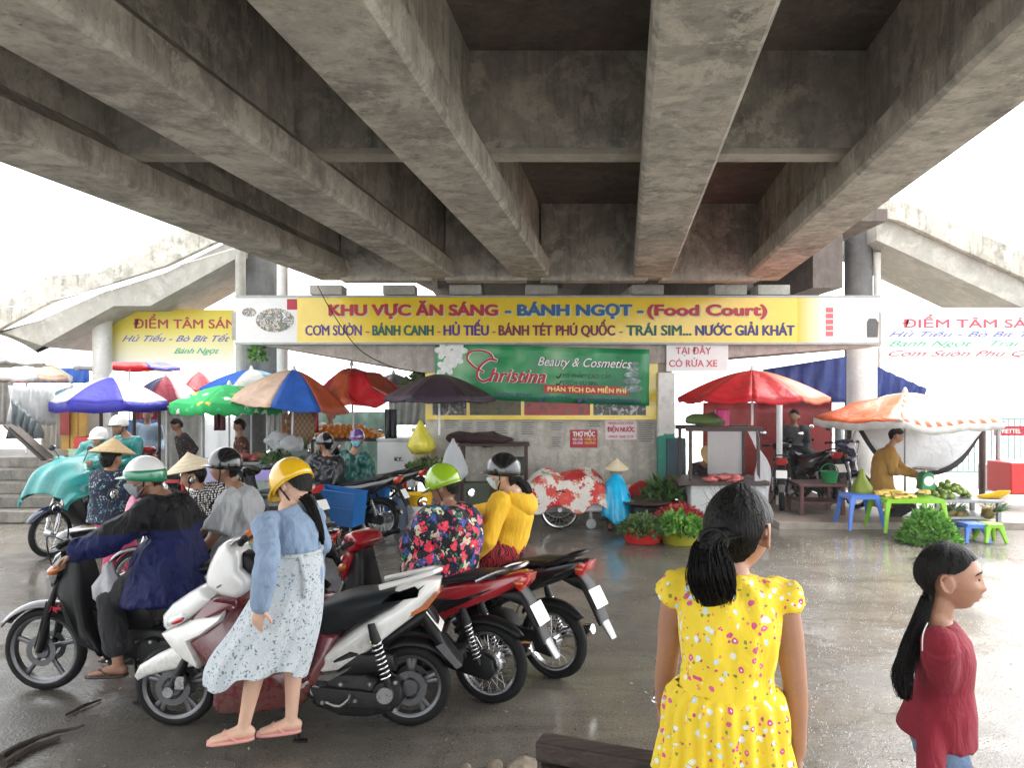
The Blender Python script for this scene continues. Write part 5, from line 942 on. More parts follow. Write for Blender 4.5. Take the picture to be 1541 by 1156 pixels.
plain_sign('breakfast_banner', 1330, 1600, 463, 547, 13.2, SW, 'breakfast banner with painted white glare below the right staircase', 'banner', [('ĐIỂM TÂM SÁNG', 1358, 1590, 493, 12, PINKR, dict(bold=.03)), ('Hủ Tiếu - Bò Bít Tết', 1337, 1575, 507, 8, SLBLUE, dict(bold=.015, shear=.5)), ('Bánh Ngọt - Trái Sim', 1337, 1580, 521, 8, SLGREEN, dict(bold=.01, shear=.5)), ('Cơm Sườn Phú Quốc', 1337, 1590, 536, 8, PINKR, dict(bold=.01, shear=.5))], .02)  # white ground here is glare put into the banner colour
YW = 11.79
plain_sign('notice', 858, 899, 647, 674, YW, SRED, 'red carpentry notice pasted on the pier wall', 'notice', [('THỢ MỘC', 862, 895, 657, 7, SW, dict(bold=.04)), ('MÁI CHE', 862, 877, 663, 3.4, SW, dict(bold=.02)), ('ĐÓNG TỦ', 880, 896, 663, 3.4, SY, dict(bold=.02)), ('SỬA CHỮA', 862, 877, 668.5, 3.4, SW, dict(bold=.02)), ('GIƯỜNG', 880, 896, 668.5, 3.4, SY, dict(bold=.02))], .006)
plain_sign('notice', 911, 958, 631, 662, YW, mat('pink_paper', (.72,.6,.62), .6), 'pale pink electrician notice with red heading on the pier wall', 'notice', [('ĐIỆN NƯỚC', 914, 955, 650, 7, SRED, dict(bold=.04)), ('NHẬN SỬA CHỮA', 916, 953, 639, 3.6, SRED, dict(bold=.01)), ('0907 368 219', 916, 953, 659, 3.6, SRED, dict(bold=.01))], .006)
PAPER = mat('old_paper', (.42,.4,.36), .8, var=.18, vs=3); GREYINK = mat('grey_ink', (.12,.12,.12), .8)
for i, (a, b, c, d) in enumerate(((668,690,630,650),(694,712,634,655),(716,736,633,657),(742,765,632,656),(783,806,633,658),(827,850,633,652),(829,847,655,676),(884,906,631,645),(959,986,634,668))):
    t = thing('paper_notice', 'old grey paper notice pasted on the pier wall beneath the yellow poster', 'notice', (0, YW, 0), 0, 'old paper notices on the pier wall'); pn('sheet', a, b, c, d, PAPER, t, YW, .004)
    m = MB(); [pbox(m, a+2, b-2-(j*3 % 5), y_, y_+1.1, YW-.0035, .003) for j, y_ in enumerate([c+3+3.3*q for q in range(int((d-c-4)/3.3))])]
    for v in m.v: v.y -= YW
    m.build('printed_lines', GREYINK, t, 0)
# ---- parasols
def parasol(px, ytop, yrim, hw, Y, cols, label, n=8, val=.12, ybase=None, sag=.03, tilt=(0,0), dents=0, mt2=None, dx=0, name='parasol', pole=WHPL, sq=1, vcol=None):
    c = P(px, yrim, Y); zt = P(px, ytop, Y).z-c.z; r = hw*Y/F; t = thing(name, label, 'umbrella', (c.x, Y, 0)); z0 = c.z; Mt = Matrix.Rotation(tilt[0], 3, 'X') @ Matrix.Rotation(tilt[1], 3, 'Y')
    def pt(a, u):
        seg = 2*PI/n; f = abs(((a/seg) % 1)-.5)*2; rr = r*u*(math.cos(PI/n)/math.cos((((a/seg) % 1)-.5)*seg))*(1 if True else 1); z = zt*(1-u**1.55)-sag*(1-f)*u*math.sin(u*PI*.85)-(sag*.7*(1-f)*u**3)
        p = V(rr*math.cos(a), rr*math.sin(a)*sq, z)
        if dents: p += noise.noise_vector(p*2.6)*dents*u; p.z -= dents*1.1*abs(noise.noise(p*2.2+V(3,1,2)))
        return V(0, 0, z0) + Mt @ p
    for ci, cm in enumerate(dict.fromkeys(cols)):
        m = MB()
        for i in range(n):
            if cols[i % len(cols)] != cm: continue
            aa = [2*PI*(i+j/8)/n for j in range(9)]; rows = [[pt(a, u) for a in aa] for u in [.02+.98*q/10 for q in range(11)]]; m.grid(rows)
            if not vcol and val: m.grid([[pt(a, 1)-V(0,0,val*v*(1-.12*math.cos(8*PI*j/8))) for j, a in enumerate(aa)] for v in (0, .5, 1)])
        m.build('canopy', cm, t, 50, solid=.002)
    if vcol: m = MB(); m.grid([[pt(2*PI*j/64, 1.0)-V(0,0,val*v) for j in range(64)] for v in (0, .5, 1)], True); m.build('valance', vcol, t, 50, solid=.002)
    zb = CH+(HY-ybase)/F*Y if ybase else 0
    m = MB(); m.tube([V(dx, 0, zb), Mt @ V(0,0,zt+.06)+V(0,0,z0)], .016, 10); m.build('pole', pole, t); m = MB(); m.lathe([(.0,.07),(.02,.06),(.035,.02),(.045,-.02),(0,-.02)], 10, Mt @ V(0,0,zt)+V(0,0,z0)); m.build('finial', WHPL, t)
    for i in range(n):
        m = MB(); a = 2*PI*i/n; m.tube([pt(a, u)-V(0,0,.012) for u in (.05, .35, .7, 1)], .007, 5); m.build('rib', GALV, t)
    m = MB()
    for i in range(n): a = 2*PI*i/n; m.tube([Mt @ V(0,0,zt*.25)+V(0,0,z0), pt(a, .5)-V(0,0,.015)], .006, 5)
    m.build('stretchers', GALV, t); return t
def cl(name, c, tr=.2): return sheetmat(name, c, tr)
CRED = cl('parasol_red', (.72,.016,.025), .3); CORG = cl('parasol_orange', (.68,.13,.04)); CWH = cl('parasol_white', (.74,.72,.68)); CBL = cl('parasol_blue', (.02,.13,.55)); CVIO = cl('parasol_violet', (.035,.03,.42)); CPUR = cl('parasol_plum', (.05,.03,.05), .12); CBUR = cl('parasol_burgundy', (.3,.02,.05)); CNAVY = cl('parasol_navy', (.03,.03,.15)); CPEACH = cl('parasol_peach', (.72,.5,.36)); CSKY = cl('parasol_sky', (.25,.5,.62))
CGRN = floral('parasol_green_dots', (.02,.38,.1), [(.7,.7,.6),(.65,.5,.05),(.7,.72,.66)], 5, .28, dist=1, leaf=[(.02,.38,.1),(.05,.5,.2)], thr=.2); CYS = cl('parasol_yellow_patch', (.75,.55,.1))
k = NT('parasol_stripes'); wv = k.n('TexWave'); wv.inputs['Scale'].default_value = 2.2; k.L(k.tc.outputs['Object'], wv.inputs['Vector']); k.set(Base_Color=k.ramp(wv.outputs['Fac'], [(.45, (.68,.13,.04)), (.55, (.74,.72,.68))]), Roughness=.5); addtrans(k, (.6,.3,.2), .2); CSTR = k.m
parasol(1132, 557, 598, 112, 10.4, [CRED, CRED, CRED, CRED, CRED, CRED, CRED, CRED, CORG, CRED], 'bright red parasol standing over the meat cart', val=.05, ybase=640, n=10, sag=.04)
parasol(661, 563, 599, 84, 11.0, [CPUR], 'dark plum parasol in front of the pier wall', val=.05, n=6, ybase=655, sag=.02)
parasol(168, 568, 603, 84, 12.4, [CVIO, CWH, CWH, CVIO, CWH], 'violet-blue and white parasol at the left of the market', val=.16, vcol=CVIO, n=7)
parasol(345, 579, 606, 88, 12.2, [CGRN], 'green parasol with white and yellow spots', val=.16, n=8, pole=GALV)
parasol(436, 556, 608, 90, 11.8, [CRED, CSKY, CSKY, CBL, CPEACH, CPEACH, CBL, CORG], 'multicoloured parasol with a bright blue panel and peach panels', val=.04, n=8, tilt=(0, .12))
parasol(535, 549, 598, 78, 12.6, [CRED, CORG, CRED, CORG], 'crumpled red and orange parasol sagging on one side', val=.05, n=8, dents=.16, tilt=(.1, -.1))
parasol(250, 566, 602, 56, 15.0, [CBUR, CNAVY, CBUR, CWH], 'burgundy and navy parasol behind the blue one', val=.08, n=8)
parasol(195, 532, 553, 76, 16.5, [CWH, CWH, CRED, CVIO], 'white parasol with red and violet edge panels at the back', val=.05, n=8)
parasol(1362, 590, 628, 140, 11.0, [CWH, CSTR, CWH, CORG, CSTR, CORG], 'large orange and white striped canopy above the fruit table', n=6, val=.1, sag=.05, dents=.06, vcol=CWH, ybase=752, pole=GALV)
parasol(378, 556, 584, 78, 13.6, [CSKY, CBL, CWH, CSKY], 'pale blue and white parasol behind the multicoloured one', val=.04, n=8)
parasol(592, 562, 588, 42, 13.8, [cl('parasol_grey', (.12,.12,.12))], 'small dark grey parasol between the crumpled red one and the plum one', val=.04, n=8)
parasol(300, 560, 588, 60, 16.0, [CRED, CWH], 'red and white parasol far behind the green spotted one', val=.05, n=8)
parasol(-8, 503, 543, 74, 10.8, [CWH], 'plain white parasol cut by the left edge of the view', val=.05, n=8)
# ---- right side: tarpaulins, posts, railings
TRED = sheetmat('red_tarpaulin', (.34,.035,.03), .15); TBLUE = sheetmat('blue_tarpaulin', (.07,.11,.4), .3)
def curtain(x0, x1, y0, y1, Y, mt, name, label, cat='tarpaulin', wav=.05, y0b=None, fr=5):
    rows = []
    for i in range(33):
        u = i/32; X = x0+(x1-x0)*u; ya = y0+((y0b if y0b is not None else y0)-y0)*u; rows.append([P(X, ya+(y1-ya)*j/8, Y)+V(0, wav*(math.sin(u*fr*6.3+j*.3)+.4*math.sin(u*fr*15))*(.4+.6*j/8), 0) for j in range(9)])
    m = MB(); m.grid(rows); return single(m, name, mt, label, cat, ang=180, solid=.004)
curtain(1058, 1252, 606, 742, 13.4, TRED, 'tarpaulin', 'dull red tarpaulin wall behind the meat cart', wav=.03)
curtain(1148, 1274, 556, 606, 13.2, TBLUE, 'tarpaulin', 'dark blue tarpaulin hanging under the right end of the pier cap', y0b=536)
curtain(1314, 1395, 549, 600, 13.6, TBLUE, 'tarpaulin', 'crumpled triangular blue tarpaulin right of the white column', y0b=585, wav=.08)
def post(px, y0, y1, Y, r, mt, label, cat='post', name='post'):
    a, b = P(px, y1, Y), P(px, y0, Y); m = MB(); m.tube([(0,0,min(a.z, .0) if a.z < .25 else 0), (0,0,b.z)], r, 10); m.lathe([(r,b.z),(r*1.3,b.z+.01),(0,b.z+.03)], 10); o = single(m, name, mt, label, cat); o.location = (a.x, Y, 0); return o
post(1173, 600, 720, 12.0, .045, WHPL, 'white pole in front of the red tarpaulin'); post(1262, 618, 745, 12.6, .06, GALV, 'grey wooden post left of the white sheet'); post(1278, 625, 745, 12.2, .04, DARKW, 'thin dark post beside the hammock')
post(1478, 625, 745, 12.4, .05, DARKW, 'dark post at the right end of the hammock'); post(1502, 640, 745, 12.0, .04, GALV, 'grey post near the red box')
fe = thing('railing_fence', 'pale green railing fence behind the right hand stalls', 'fence', (0, 15.5, 0)); m = MB()
for z_ in (.25, 1.35): m.box((wx(1420, 15.5), 0, z_), (5.2, .04, .05))
m.build('rail', mat('pale_green_paint', (.3,.45,.42), .5), fe, 0)
m = MB()
for i in range(44): m.box((wx(1420, 15.5)-2.55+i*.118, 0, .8), (.025, .025, 1.1))
m.build('bars', mat('pale_green_paint', (.3,.45,.42), .5), fe, 0)
rows = []                                               # white sheet slung like a hammock
for i in range(41):
    u = i/40; top_ = P(1285+205*u, 634, 11.9); dip = 84*math.sin(PI*min(1, u*1.02))**.8; bot = P(1285+205*u, 636+dip*(.95 if u < .5 else .9), 11.9); rows.append([top_.lerp(bot, j/10)+V(0, .12*math.sin(u*9+j*.5)*(j/10), 0) for j in range(11)])
hm = thing('plastic_sheet', 'white plastic sheet slung under the striped canopy with a dark sagging hem', 'sheet', (0, 0, 0)); m = MB(); m.grid(rows); m.build('sheet', TARP, hm, 180, solid=.004)
m = MB(); m.tube([r[-1]+V(0,-.02,-.01) for r in rows], [(.02,.04)]*len(rows), 8); m.build('hem', BLKC, hm)
# ---- furniture in plastic
def stool(px, py, Y, w_, h_, mt, label, cat, name, group=None, wd=None):
    g_ = P(px, py, Y); t = thing(name, label, cat, (g_.x, g_.y, max(0, g_.z)), 0, group); wd = wd or w_
    m = MB(); o = [(-w_/2,h_-.02),(-w_/2+.015,h_),(w_/2-.015,h_),(w_/2,h_-.02),(w_/2,h_-.06),(-w_/2,h_-.06)]; m.slab(o, wd/2, .008); m.build('seat' if cat == 'stool' else 'table_top', mt, t, 40)
    for sx_ in (-1, 1):
        for sy_ in (-1, 1):
            m = MB(); a = V(sx_*(w_/2-.03), sy_*(wd/2-.03), h_-.05); b = V(sx_*(w_/2+.03*h_/.4), sy_*(wd/2+.03*h_/.4), 0); m.tube([a, a.lerp(b, .35), b], [(.05,.035),(.032,.026),(.024,.022)], 8, ref=(0,1,0)); m.build('leg', mt, t, 40)
    return t
g1 = .1
stool(1293, 794, 10.2, .4, .46, BLUEPL, 'tall blue plastic stool carrying yellow goods left of the lime table', 'stool', 'plastic_stool'); stool(1364, 797, 10.1, .78, .44, LIMEPL, 'lime green plastic table covered with yellow slices', 'table', 'plastic_table', wd=.5)
stool(1461, 815, 9.55, .26, .24, BLUEPL, 'low blue plastic stool beside the low lime one', 'stool', 'plastic_stool'); stool(1490, 815, 9.5, .22, .24, LIMEPL, 'low lime green plastic stool beside the low blue one', 'stool', 'plastic_stool')
def wtable(x0, x1, ytop, Y, d, mt, label, th=.04, shelf=None, name='market_table'):
    a, b = P(x0, ytop, Y), P(x1, ytop, Y); t = thing(name, label, 'table', ((a.x+b.x)/2, Y+d/2, 0)); L = b.x-a.x; z = a.z; m = MB(); m.box((0,0,z-th/2), (L,d,th)); m.build('table_top', mt, t, 0, bevel=.006)
    for sx_ in (-1, 1):
        for sy_ in (-1, 1): m = MB(); m.box((sx_*(L/2-.05), sy_*(d/2-.05), (z-th)/2), (.05,.05,z-th)); m.build('leg', mt, t, 0)
    if shelf: m = MB(); m.box((0,0,shelf), (L-.1,d-.1,.03)); m.build('shelf', mt, t, 0)
    return t
wtable(1203, 1276, 729, 10.9, .6, mat('brown_painted_wood', (.1,.035,.03), .5, var=.3), 'brown wooden table with a green basket on top', shelf=.28)
wtable(1408, 1512, 753, 10.3, .7, GALV, 'grey fruit table piled with green fruit and bananas', shelf=.16)
wtable(690, 797, 668, 11.2, .5, DARKW, 'tall rough shelf table with a yellow edge against the pier wall', shelf=.5)
wtable(598, 668, 712, 11.0, .5, REDPL, 'red table with vegetables near the white freezer'); wtable(465, 575, 661, 12.6, .6, DARKW, 'tall fruit stand piled with oranges')
def basin(px, py, Y, r, h, mt, label, name='plastic_basin', cat='basin', z0=None):
    c = P(px, py, Y); m = MB(); m.lathe([(0,.01),(r*.78,.01),(r*.8,0),(r*.98,h-.02),(r*1.05,h),(r*1.06,h+.008),(r*1.0,h+.004),(r*.93,h-.02),(r*.75,.025),(0,.025)], 32); o = single(m, name, mt, label, cat, ang=50); o.location = (c.x, Y, max(0, c.z) if z0 is None else z0); return o
LEAF = {}
def leafmat(name, cols):
    if name in LEAF: return LEAF[name]
    k = NT(name); g_ = k.n('NewGeometry'); c = k.ramp(g_.outputs['Random Per Island'], [(i/len(cols), q) for i, q in enumerate(cols)]); k.set(Base_Color=c, Roughness=.45); addtrans(k, c, .25); LEAF[name] = k.m; return k.m
HERB1 = leafmat('dark_herb_leaf', [(.02,.06,.015),(.05,.13,.03),(.1,.2,.05),(.2,.24,.1)]); HERB2 = leafmat('bright_herb_leaf', [(.02,.11,.01),(.06,.22,.02),(.11,.3,.035),(.2,.38,.07)]); CHILI = leafmat('red_chili', [(.35,.008,.012),(.5,.02,.03),(.25,.005,.02),(.55,.1,.08)]); SPIKE = leafmat('pineapple_leaf', [(.05,.13,.06),(.1,.2,.1),(.2,.28,.16)]); GREENF = mat('green_fruit_skin', (.16,.24,.03), .4, var=.3, vs=15)
def heap(px, py, Y, r, h, n, sz, mt, label, name, cat, lift=0, seed=1, long=1.6, ry=None, stem=True):
    rg = random.Random(seed); c = P(px, py, Y); m = MB(); ry = ry or r
    for i in range(n):
        a = rg.random()*2*PI; u = rg.random()**.5; el_ = rg.random(); z = h*(1-u**2)*(.35+.65*el_); p = V(r*u*math.cos(a), ry*u*math.sin(a), z); d = V(math.cos(a)*u+rg.gauss(0,.5), math.sin(a)*u+rg.gauss(0,.5), rg.gauss(.45,.5)).normalized(); sd = d.cross(V(rg.gauss(0,1), rg.gauss(0,1), rg.gauss(0,1))).normalized(); L = sz*rg.uniform(.6,1.3)*long; w_ = sz*rg.uniform(.35,.6); nn = d.cross(sd)*sz*.18
        m.add([p, p+d*L*.4+sd*w_+nn, p+d*L, p+d*L*.4-sd*w_+nn], [(0,1,2,3)])
    o = tag(m.build(name, mt, None, 0, fix=False), label, cat); o.location = (c.x, Y, max(lift, c.z)); return o
basin(967, 815, 9.5, .27, .17, REDPL, 'red plastic basin of dark herbs on the wet ground'); heap(967, 800, 9.5, .3, .22, 1100, .045, HERB1, 'heap of dark green herbs in the red basin', 'herb_heap', 'herbs', .13, 2)
basin(1023, 817, 9.45, .27, .15, OLIVE, 'olive yellow basin of bright herbs on the wet ground'); heap(1023, 800, 9.45, .34, .24, 900, .05, HERB2, 'heap of bright green herbs in the olive basin', 'herb_heap', 'herbs', .12, 3)
basin(1022, 790, 9.95, .34, .06, GALV, 'round metal tray heaped with red chillies', 'metal_tray', 'tray', .2); heap(1022, 783, 9.95, .31, .17, 900, .03, CHILI, 'heap of red chillies on the metal tray', 'chili_heap', 'chillies', .24, 4, 2.0)
m = MB(); m.lathe([(0,0),(.22,0),(.24,.2),(0,.2)], 20); o = single(m, 'upturned_tub', BLK, 'dark tub holding up the chilli tray', 'tub'); o.location = (wx(1022, 9.95), 9.95, 0)
basin(1005, 772, 10.7, .26, .16, REDPL, 'red basin of long green leaves near the meat cart', z0=.16); heap(1003, 752, 10.7, .28, .26, 260, .09, HERB1, 'bunch of long dark green leaves in the farther red basin', 'leaf_bunch', 'vegetables', .3, 5, 2.4)
basin(966, 772, 10.9, .22, .14, REDPL, 'red basin with a red bag by the cyan poncho', z0=.16)
m = MB(); m.ell((0,0,.13), (.2,.16,.16)); 
for v in m.v: v += noise.noise_vector(v*7)*.05
o = single(m, 'plastic_bag', REDPL, 'knotted red plastic bag of vegetables', 'bag', ang=180); o.location = (wx(964, 10.9), 10.9, .3)
for px in (966, 1005): m = MB(); m.box((0,0,.075), (.42,.36,.15)); o = single(m, 'wooden_block', DARKW, 'dark block under the red basin nearer the %s' % ('poncho' if px == 966 else 'cart'), 'block', bevel=.01); o.location = (wx(px, 10.8), 10.8, 0)
m = MB(); m.lathe([(0,.0),(.3,.01),(.33,.035),(.32,.045),(.28,.03),(0,.025)], 28); o = single(m, 'woven_tray', DARKW, 'flat woven tray lying on a low pot', 'tray', ang=50); o.location = (wx(972, 10.3), 10.3, .36); m = MB(); m.lathe([(0,0),(.17,0),(.22,.15),(.2,.34),(.16,.35),(0,.35)], 24); o = single(m, 'low_pot', BLK, 'blackened low pot under the woven tray', 'pot'); o.location = (wx(972, 10.3), 10.3, 0)
heap(1398, 815, 9.45, .34, .42, 2200, .05, HERB2, 'big bundle of bright green herbs on the pavement edge', 'herb_heap', 'herbs', .02, 6, ry=.3)
fr = MB(); fr.ell((0,0,0), (.042,.042,.036), nu=10, nv=6); f0_ = tag(fr.build('green_fruit', GREENF, None, 180), 'small green fruit in the mound on the grey table', 'fruit', 'green fruit mound'); rg = random.Random(5)
ztab = P(1440, 753, 10.3).z; cxm = wx(1440, 10.3)
for i in range(70):
    a = rg.random()*2*PI; u = rg.random()**.5; o = f0_ if i == 0 else f0_.copy()
    if i: COL.objects.link(o)
    o.location = (cxm+.34*u*math.cos(a), 10.62+.24*u*math.sin(a), ztab+.03+.2*(1-u*u)*(.5+.5*rg.random()))
def pineapple(): 
    t = thing('pineapple', 'greenish pineapple on the shelf under the grey fruit table', 'pineapple', group='pineapples'); m = MB(); m.lathe([(0,0),(.05,.01),(.07,.07),(.068,.13),(.04,.18),(0,.19)], 14, fold=lambda th, r, z: 1+.06*math.sin(8*th+z*90)); m.build('fruit', mat('pineapple_skin', (.2,.15,.04), .7, var=.5, vs=25, bump=.5, bs=40), t); m = MB()
    for i in range(14): a = i*2.4; u = i/14; m.tube([(0,0,.17),(.05*(1.2-u)*math.cos(a),.05*(1.2-u)*math.sin(a),.24+.05*u),(.1*(1.2-u)*math.cos(a),.1*(1.2-u)*math.sin(a),.3+.07*u)], [(.012,.003),(.01,.003),(.001,.001)], 5)
    m.build('leaves', SPIKE, t, 0); return t
p0 = pineapple()
for i in range(9): o = p0 if i == 0 else dup(p0, (0,0,0)); o.location = (wx(1418+i*11, 10.35), 10.42+.12*(i % 3), .18); o.rotation_euler = (R(70), 0, i*1.1); o.rotation_euler.x = R(60+i*7 % 40)
m = MB()
for i in range(9): a = -1+.25*i; m.tube(cr([(0+.02*i,0,.02),(.09+.02*i,-.06,.03+.01*(i % 3)),(.17+.015*i,-.1,.09)], 3), [.012,.02,.022,.022,.02,.016,.008], 7)
o = single(m, 'banana_bunch', YELPL, 'bunch of yellow bananas on the right of the grey fruit table', 'bananas'); o.location = (wx(1484, 10.3), 10.5, ztab); o.scale = (1.3,1.3,1.3)
m = MB(); m.slab([(-.07,0),(.07,0),(.075,.02),(.05,.03),(-.06,.028)], .04, .006); f1_ = single(m, 'jackfruit_slice', mat('pale_yellow_food', (.66,.48,.12), .5, var=.25), 'pale yellow fruit slice lying on the lime green table', 'fruit', 'fruit slices on the lime table')
for i in range(26):
    o = f1_ if i == 0 else f1_.copy()
    if i: COL.objects.link(o)
    o.location = (wx(1364, 10.1)+rg.uniform(-.36,.36), 10.1+rg.uniform(-.18,.18), P(0, 797, 10.1).z+.445+.022*(i % 3)); o.rotation_euler = (0, 0, rg.random()*3)
sc_ = thing('weighing_scale', 'green market weighing scale behind the lime table', 'scale', (wx(1393, 10.5), 10.5, .54)); m = MB(); m.slab([(-.1,0),(.1,0),(.08,.2),(.04,.24),(-.04,.24),(-.08,.2)], .08, .01); m.build('case', GREENPL, sc_, 40); m = MB(); m.lathe([(0,.27),(.16,.28),(.17,.3),(0,.285)], 20); m.tube([(0,0,.23),(0,0,.28)], .015); m.build('pan', STEEL, sc_); m = MB(); m.tube([(0,-.085,.12),(0,-.078,.12)], .07, 18); m.build('dial', SW, sc_)
m = MB(); m.lathe([(0,0),(.1,0),(.13,.16),(.14,.17),(.12,.16),(.09,.02),(0,.02)], 20); m.tube([(.13*math.cos(a),0,.16+.12*math.sin(a)) for a in [PI*i/10 for i in range(11)]], .008, 6); o = single(m, 'plastic_basket', GREENPL, 'green plastic basket with handle on the brown table', 'basket'); o.location = (wx(1248, 11.1), 11.1, P(1248, 729, 10.9).z)
SACKM = leafmat('lime_sack', [(.2,.3,.02),(.25,.32,.04)])
m = MB(); pbox(m, 1522, 1590, 697, 745, 11.4, .6); o = single(m, 'red_box', REDPL, 'large red box at the far right edge', 'box', bevel=.02)
t = plain_sign('red_sign', 1497, 1590, 641, 656, 13.8, SRED, 'small red sign board on the fence at the far right', 'sign', [('VIETTEL', 1506, 1536, 652, 6, SW, dict(bold=.03))])
# ---- meat cart
mc = thing('meat_cart', 'grey metal meat cart with a wooden counter and a glazed frame', 'cart', (wx(1090, 10.2), 10.2, 0)); Lm = wx(1142, 10.2)-wx(1040, 10.2)
zc = P(0, 727, 10.2).z
m = MB(); m.box((0,.35,zc/2+.02), (Lm,.7,zc-.08)); m.build('cabinet', mat('dented_grey_metal', (.42,.43,.43), .5, .2, var=.25, vs=4, bump=.3, bs=5), mc, 0, bevel=.02); m = MB(); m.box((-.03,.34,zc), (Lm+.32,.85,.06)); m.build('counter', DARKW, mc, 0, bevel=.01)
zt_ = P(0, 646, 10.2).z; m = MB()
for sx_ in (-1, 1):
    for y_ in (0, .65): m.box((sx_*Lm/2, y_, (zc+zt_)/2), (.04,.04,zt_-zc))
m.box((0,0,zt_), (Lm+.12,.06,.06)); m.box((0,.65,zt_), (Lm+.12,.06,.06)); m.build('frame', DARKW, mc, 0); m = MB(); m.box((.2,.66,(zc+zt_)/2), (Lm*.55,.006,zt_-zc-.1)); m.build('back_sheet', SHEET, mc, 0)
m = MB(); [m.tube([(sx_*Lm*.36,.1,.09),(sx_*Lm*.36,.16,.09)], .09, 18) for sx_ in (-1, 1)]; m.build('wheels', RUB, mc)
MEAT = mat('raw_meat', (.5,.13,.12), .35, var=.45, vs=18)
for i in range(9):
    m = MB(); m.ell((0,0,0), (.11,.07,.03))
    for v in m.v: v += noise.noise_vector(v*12+V(i,0,0))*.03
    o = single(m, 'meat_piece', MEAT, 'raw pink meat cut lying on the meat cart counter', 'meat', 'meat on the cart', ang=180); o.location = (wx(1070+i*6, 10.1), 10.12+.1*(i % 3), zc+.055+.03*(i % 2)); o.rotation_euler = (0,0,i)
rows = []
for i in range(13):
    u = i/12; a = P(1140+4*u, 648, 10.15); b = P(1142+34*u, 776-8*u, 10.1); rows.append([a.lerp(b, j/10)+V(.04*math.sin(j*.8+u*4), .05*math.sin(u*8+j*.4)+.45*u, .0)+V(.1*math.sin(PI*j/10)*u, 0, 0) for j in range(11)])
m = MB(); m.grid(rows); single(m, 'plastic_sheet', SHEET, 'clear plastic sheet hanging off the right end of the meat cart', 'sheet', ang=180, solid=.003)
m = MB(); m.lathe([(0,0),(.09,0),(.1,.22),(.11,.23),(.09,.22),(0,.02)], 16); o = single(m, 'pink_bucket', mat('magenta_plastic', (.6,.03,.2), .4), 'magenta bucket on top of the meat cart frame', 'bucket'); o.location = (wx(1087, 10.6), 10.6, zt_+.03)
m = MB(); m.ell((0,0,.08), (.28,.2,.09))
for v in m.v: v += noise.noise_vector(v*8)*.06
o = single(m, 'vegetable_bundle', HERB1, 'green vegetable bundle on top of the meat cart frame', 'vegetables', ang=180); o.location = (wx(1062, 10.6), 10.6, zt_+.03)
# ---- handcart with the flowered blanket
hc = thing('handcart', 'two wheeled handcart in front of the pier wall', 'cart', (wx(850, 10.5), 10.5, 0))
def spoked(par, x, y, r):
    m = MB(); m.lathe([(0,-.04),(.03,-.04),(.03,.04),(0,.04)], 12, rot=RX)
    for i in range(20): a = 2*PI*i/20; m.tube([(.02*math.cos(a+.3),0,.02*math.sin(a+.3)), (r*.86*math.cos(a),0,r*.86*math.sin(a))], .003, 4)
    m.lathe([(r*.84,-.015),(r*.9,-.02),(r*.9,.02),(r*.84,.015),(r*.84,-.015)], 36, rot=RX); w_ = m.build('wheel', STEEL, par, 40, loc=(x, y, r)); m = MB(); m.lathe([(r*.88+.06*r+.055*r*math.cos(q), .022*math.sin(q)) for q in [2*PI*i/10 for i in range(11)]], 40, rot=RX); m.build('tyre', RUB, w_)
spoked(hc, wx(842,10.4)-wx(850,10.5), -.12, .27); spoked(hc, wx(842,10.4)-wx(850,10.5)+.03, .62, .27)
m = MB(); m.box((.02,.25,.36), (.98,.66,.06)); m.box((.3,-.09,.34), (.42,.02,.18)); m.build('bed', WHPL, hc, 0, bevel=.005); m = MB(); m.bar((-.5,.0,.36), (-.95,.0,.5), .04,.04); m.bar((-.5,.5,.36), (-.95,.5,.5), .04,.04); m.bar((.36,.0,.36), (.36,.0,.04), .04,.04); m.lathe([(0,-.03),(.07,-.03),(.07,.03),(0,.03)], 16, (.36,-.06,.07), RX); m.build('frame', GALV, hc, 0)
BLK2 = floral('flowered_blanket', (.62,.58,.52), [(.42,.02,.02),(.5,.06,.04),(.46,.02,.03),(.5,.12,.08)], 4.2, .5, dist=2.2, leaf=[(.62,.58,.52),(.55,.2,.15),(.3,.32,.2),(.5,.04,.04)], thr=.05)
rows = []
for i in range(31):
    u = i/30; X = -.56+1.18*u; hgt = .3*math.sin(PI*min(1, .12+u*.85))**.7+.09*math.sin(u*9)+.13*math.exp(-((u-.62)/.2)**2); rows.append([V(X+.02*math.sin(j+i*.5), -.18+.86*j/20-.03*math.cos(PI*j/10), .44-.0*u+hgt*math.sin(PI*j/20)**.6-.17*max(0, 1-j/3)*(1.0+.4*math.sin(u*13))+noise.noise(V(u*7, j*.35, 1))*.05) for j in range(21)])
m = MB(); m.grid(rows); o = single(m, 'blanket', BLK2, 'white blanket with big red flowers heaped over the handcart', 'blanket', ang=180, solid=.012, sub=1); o.location = (wx(852, 10.5), 10.5, 0)
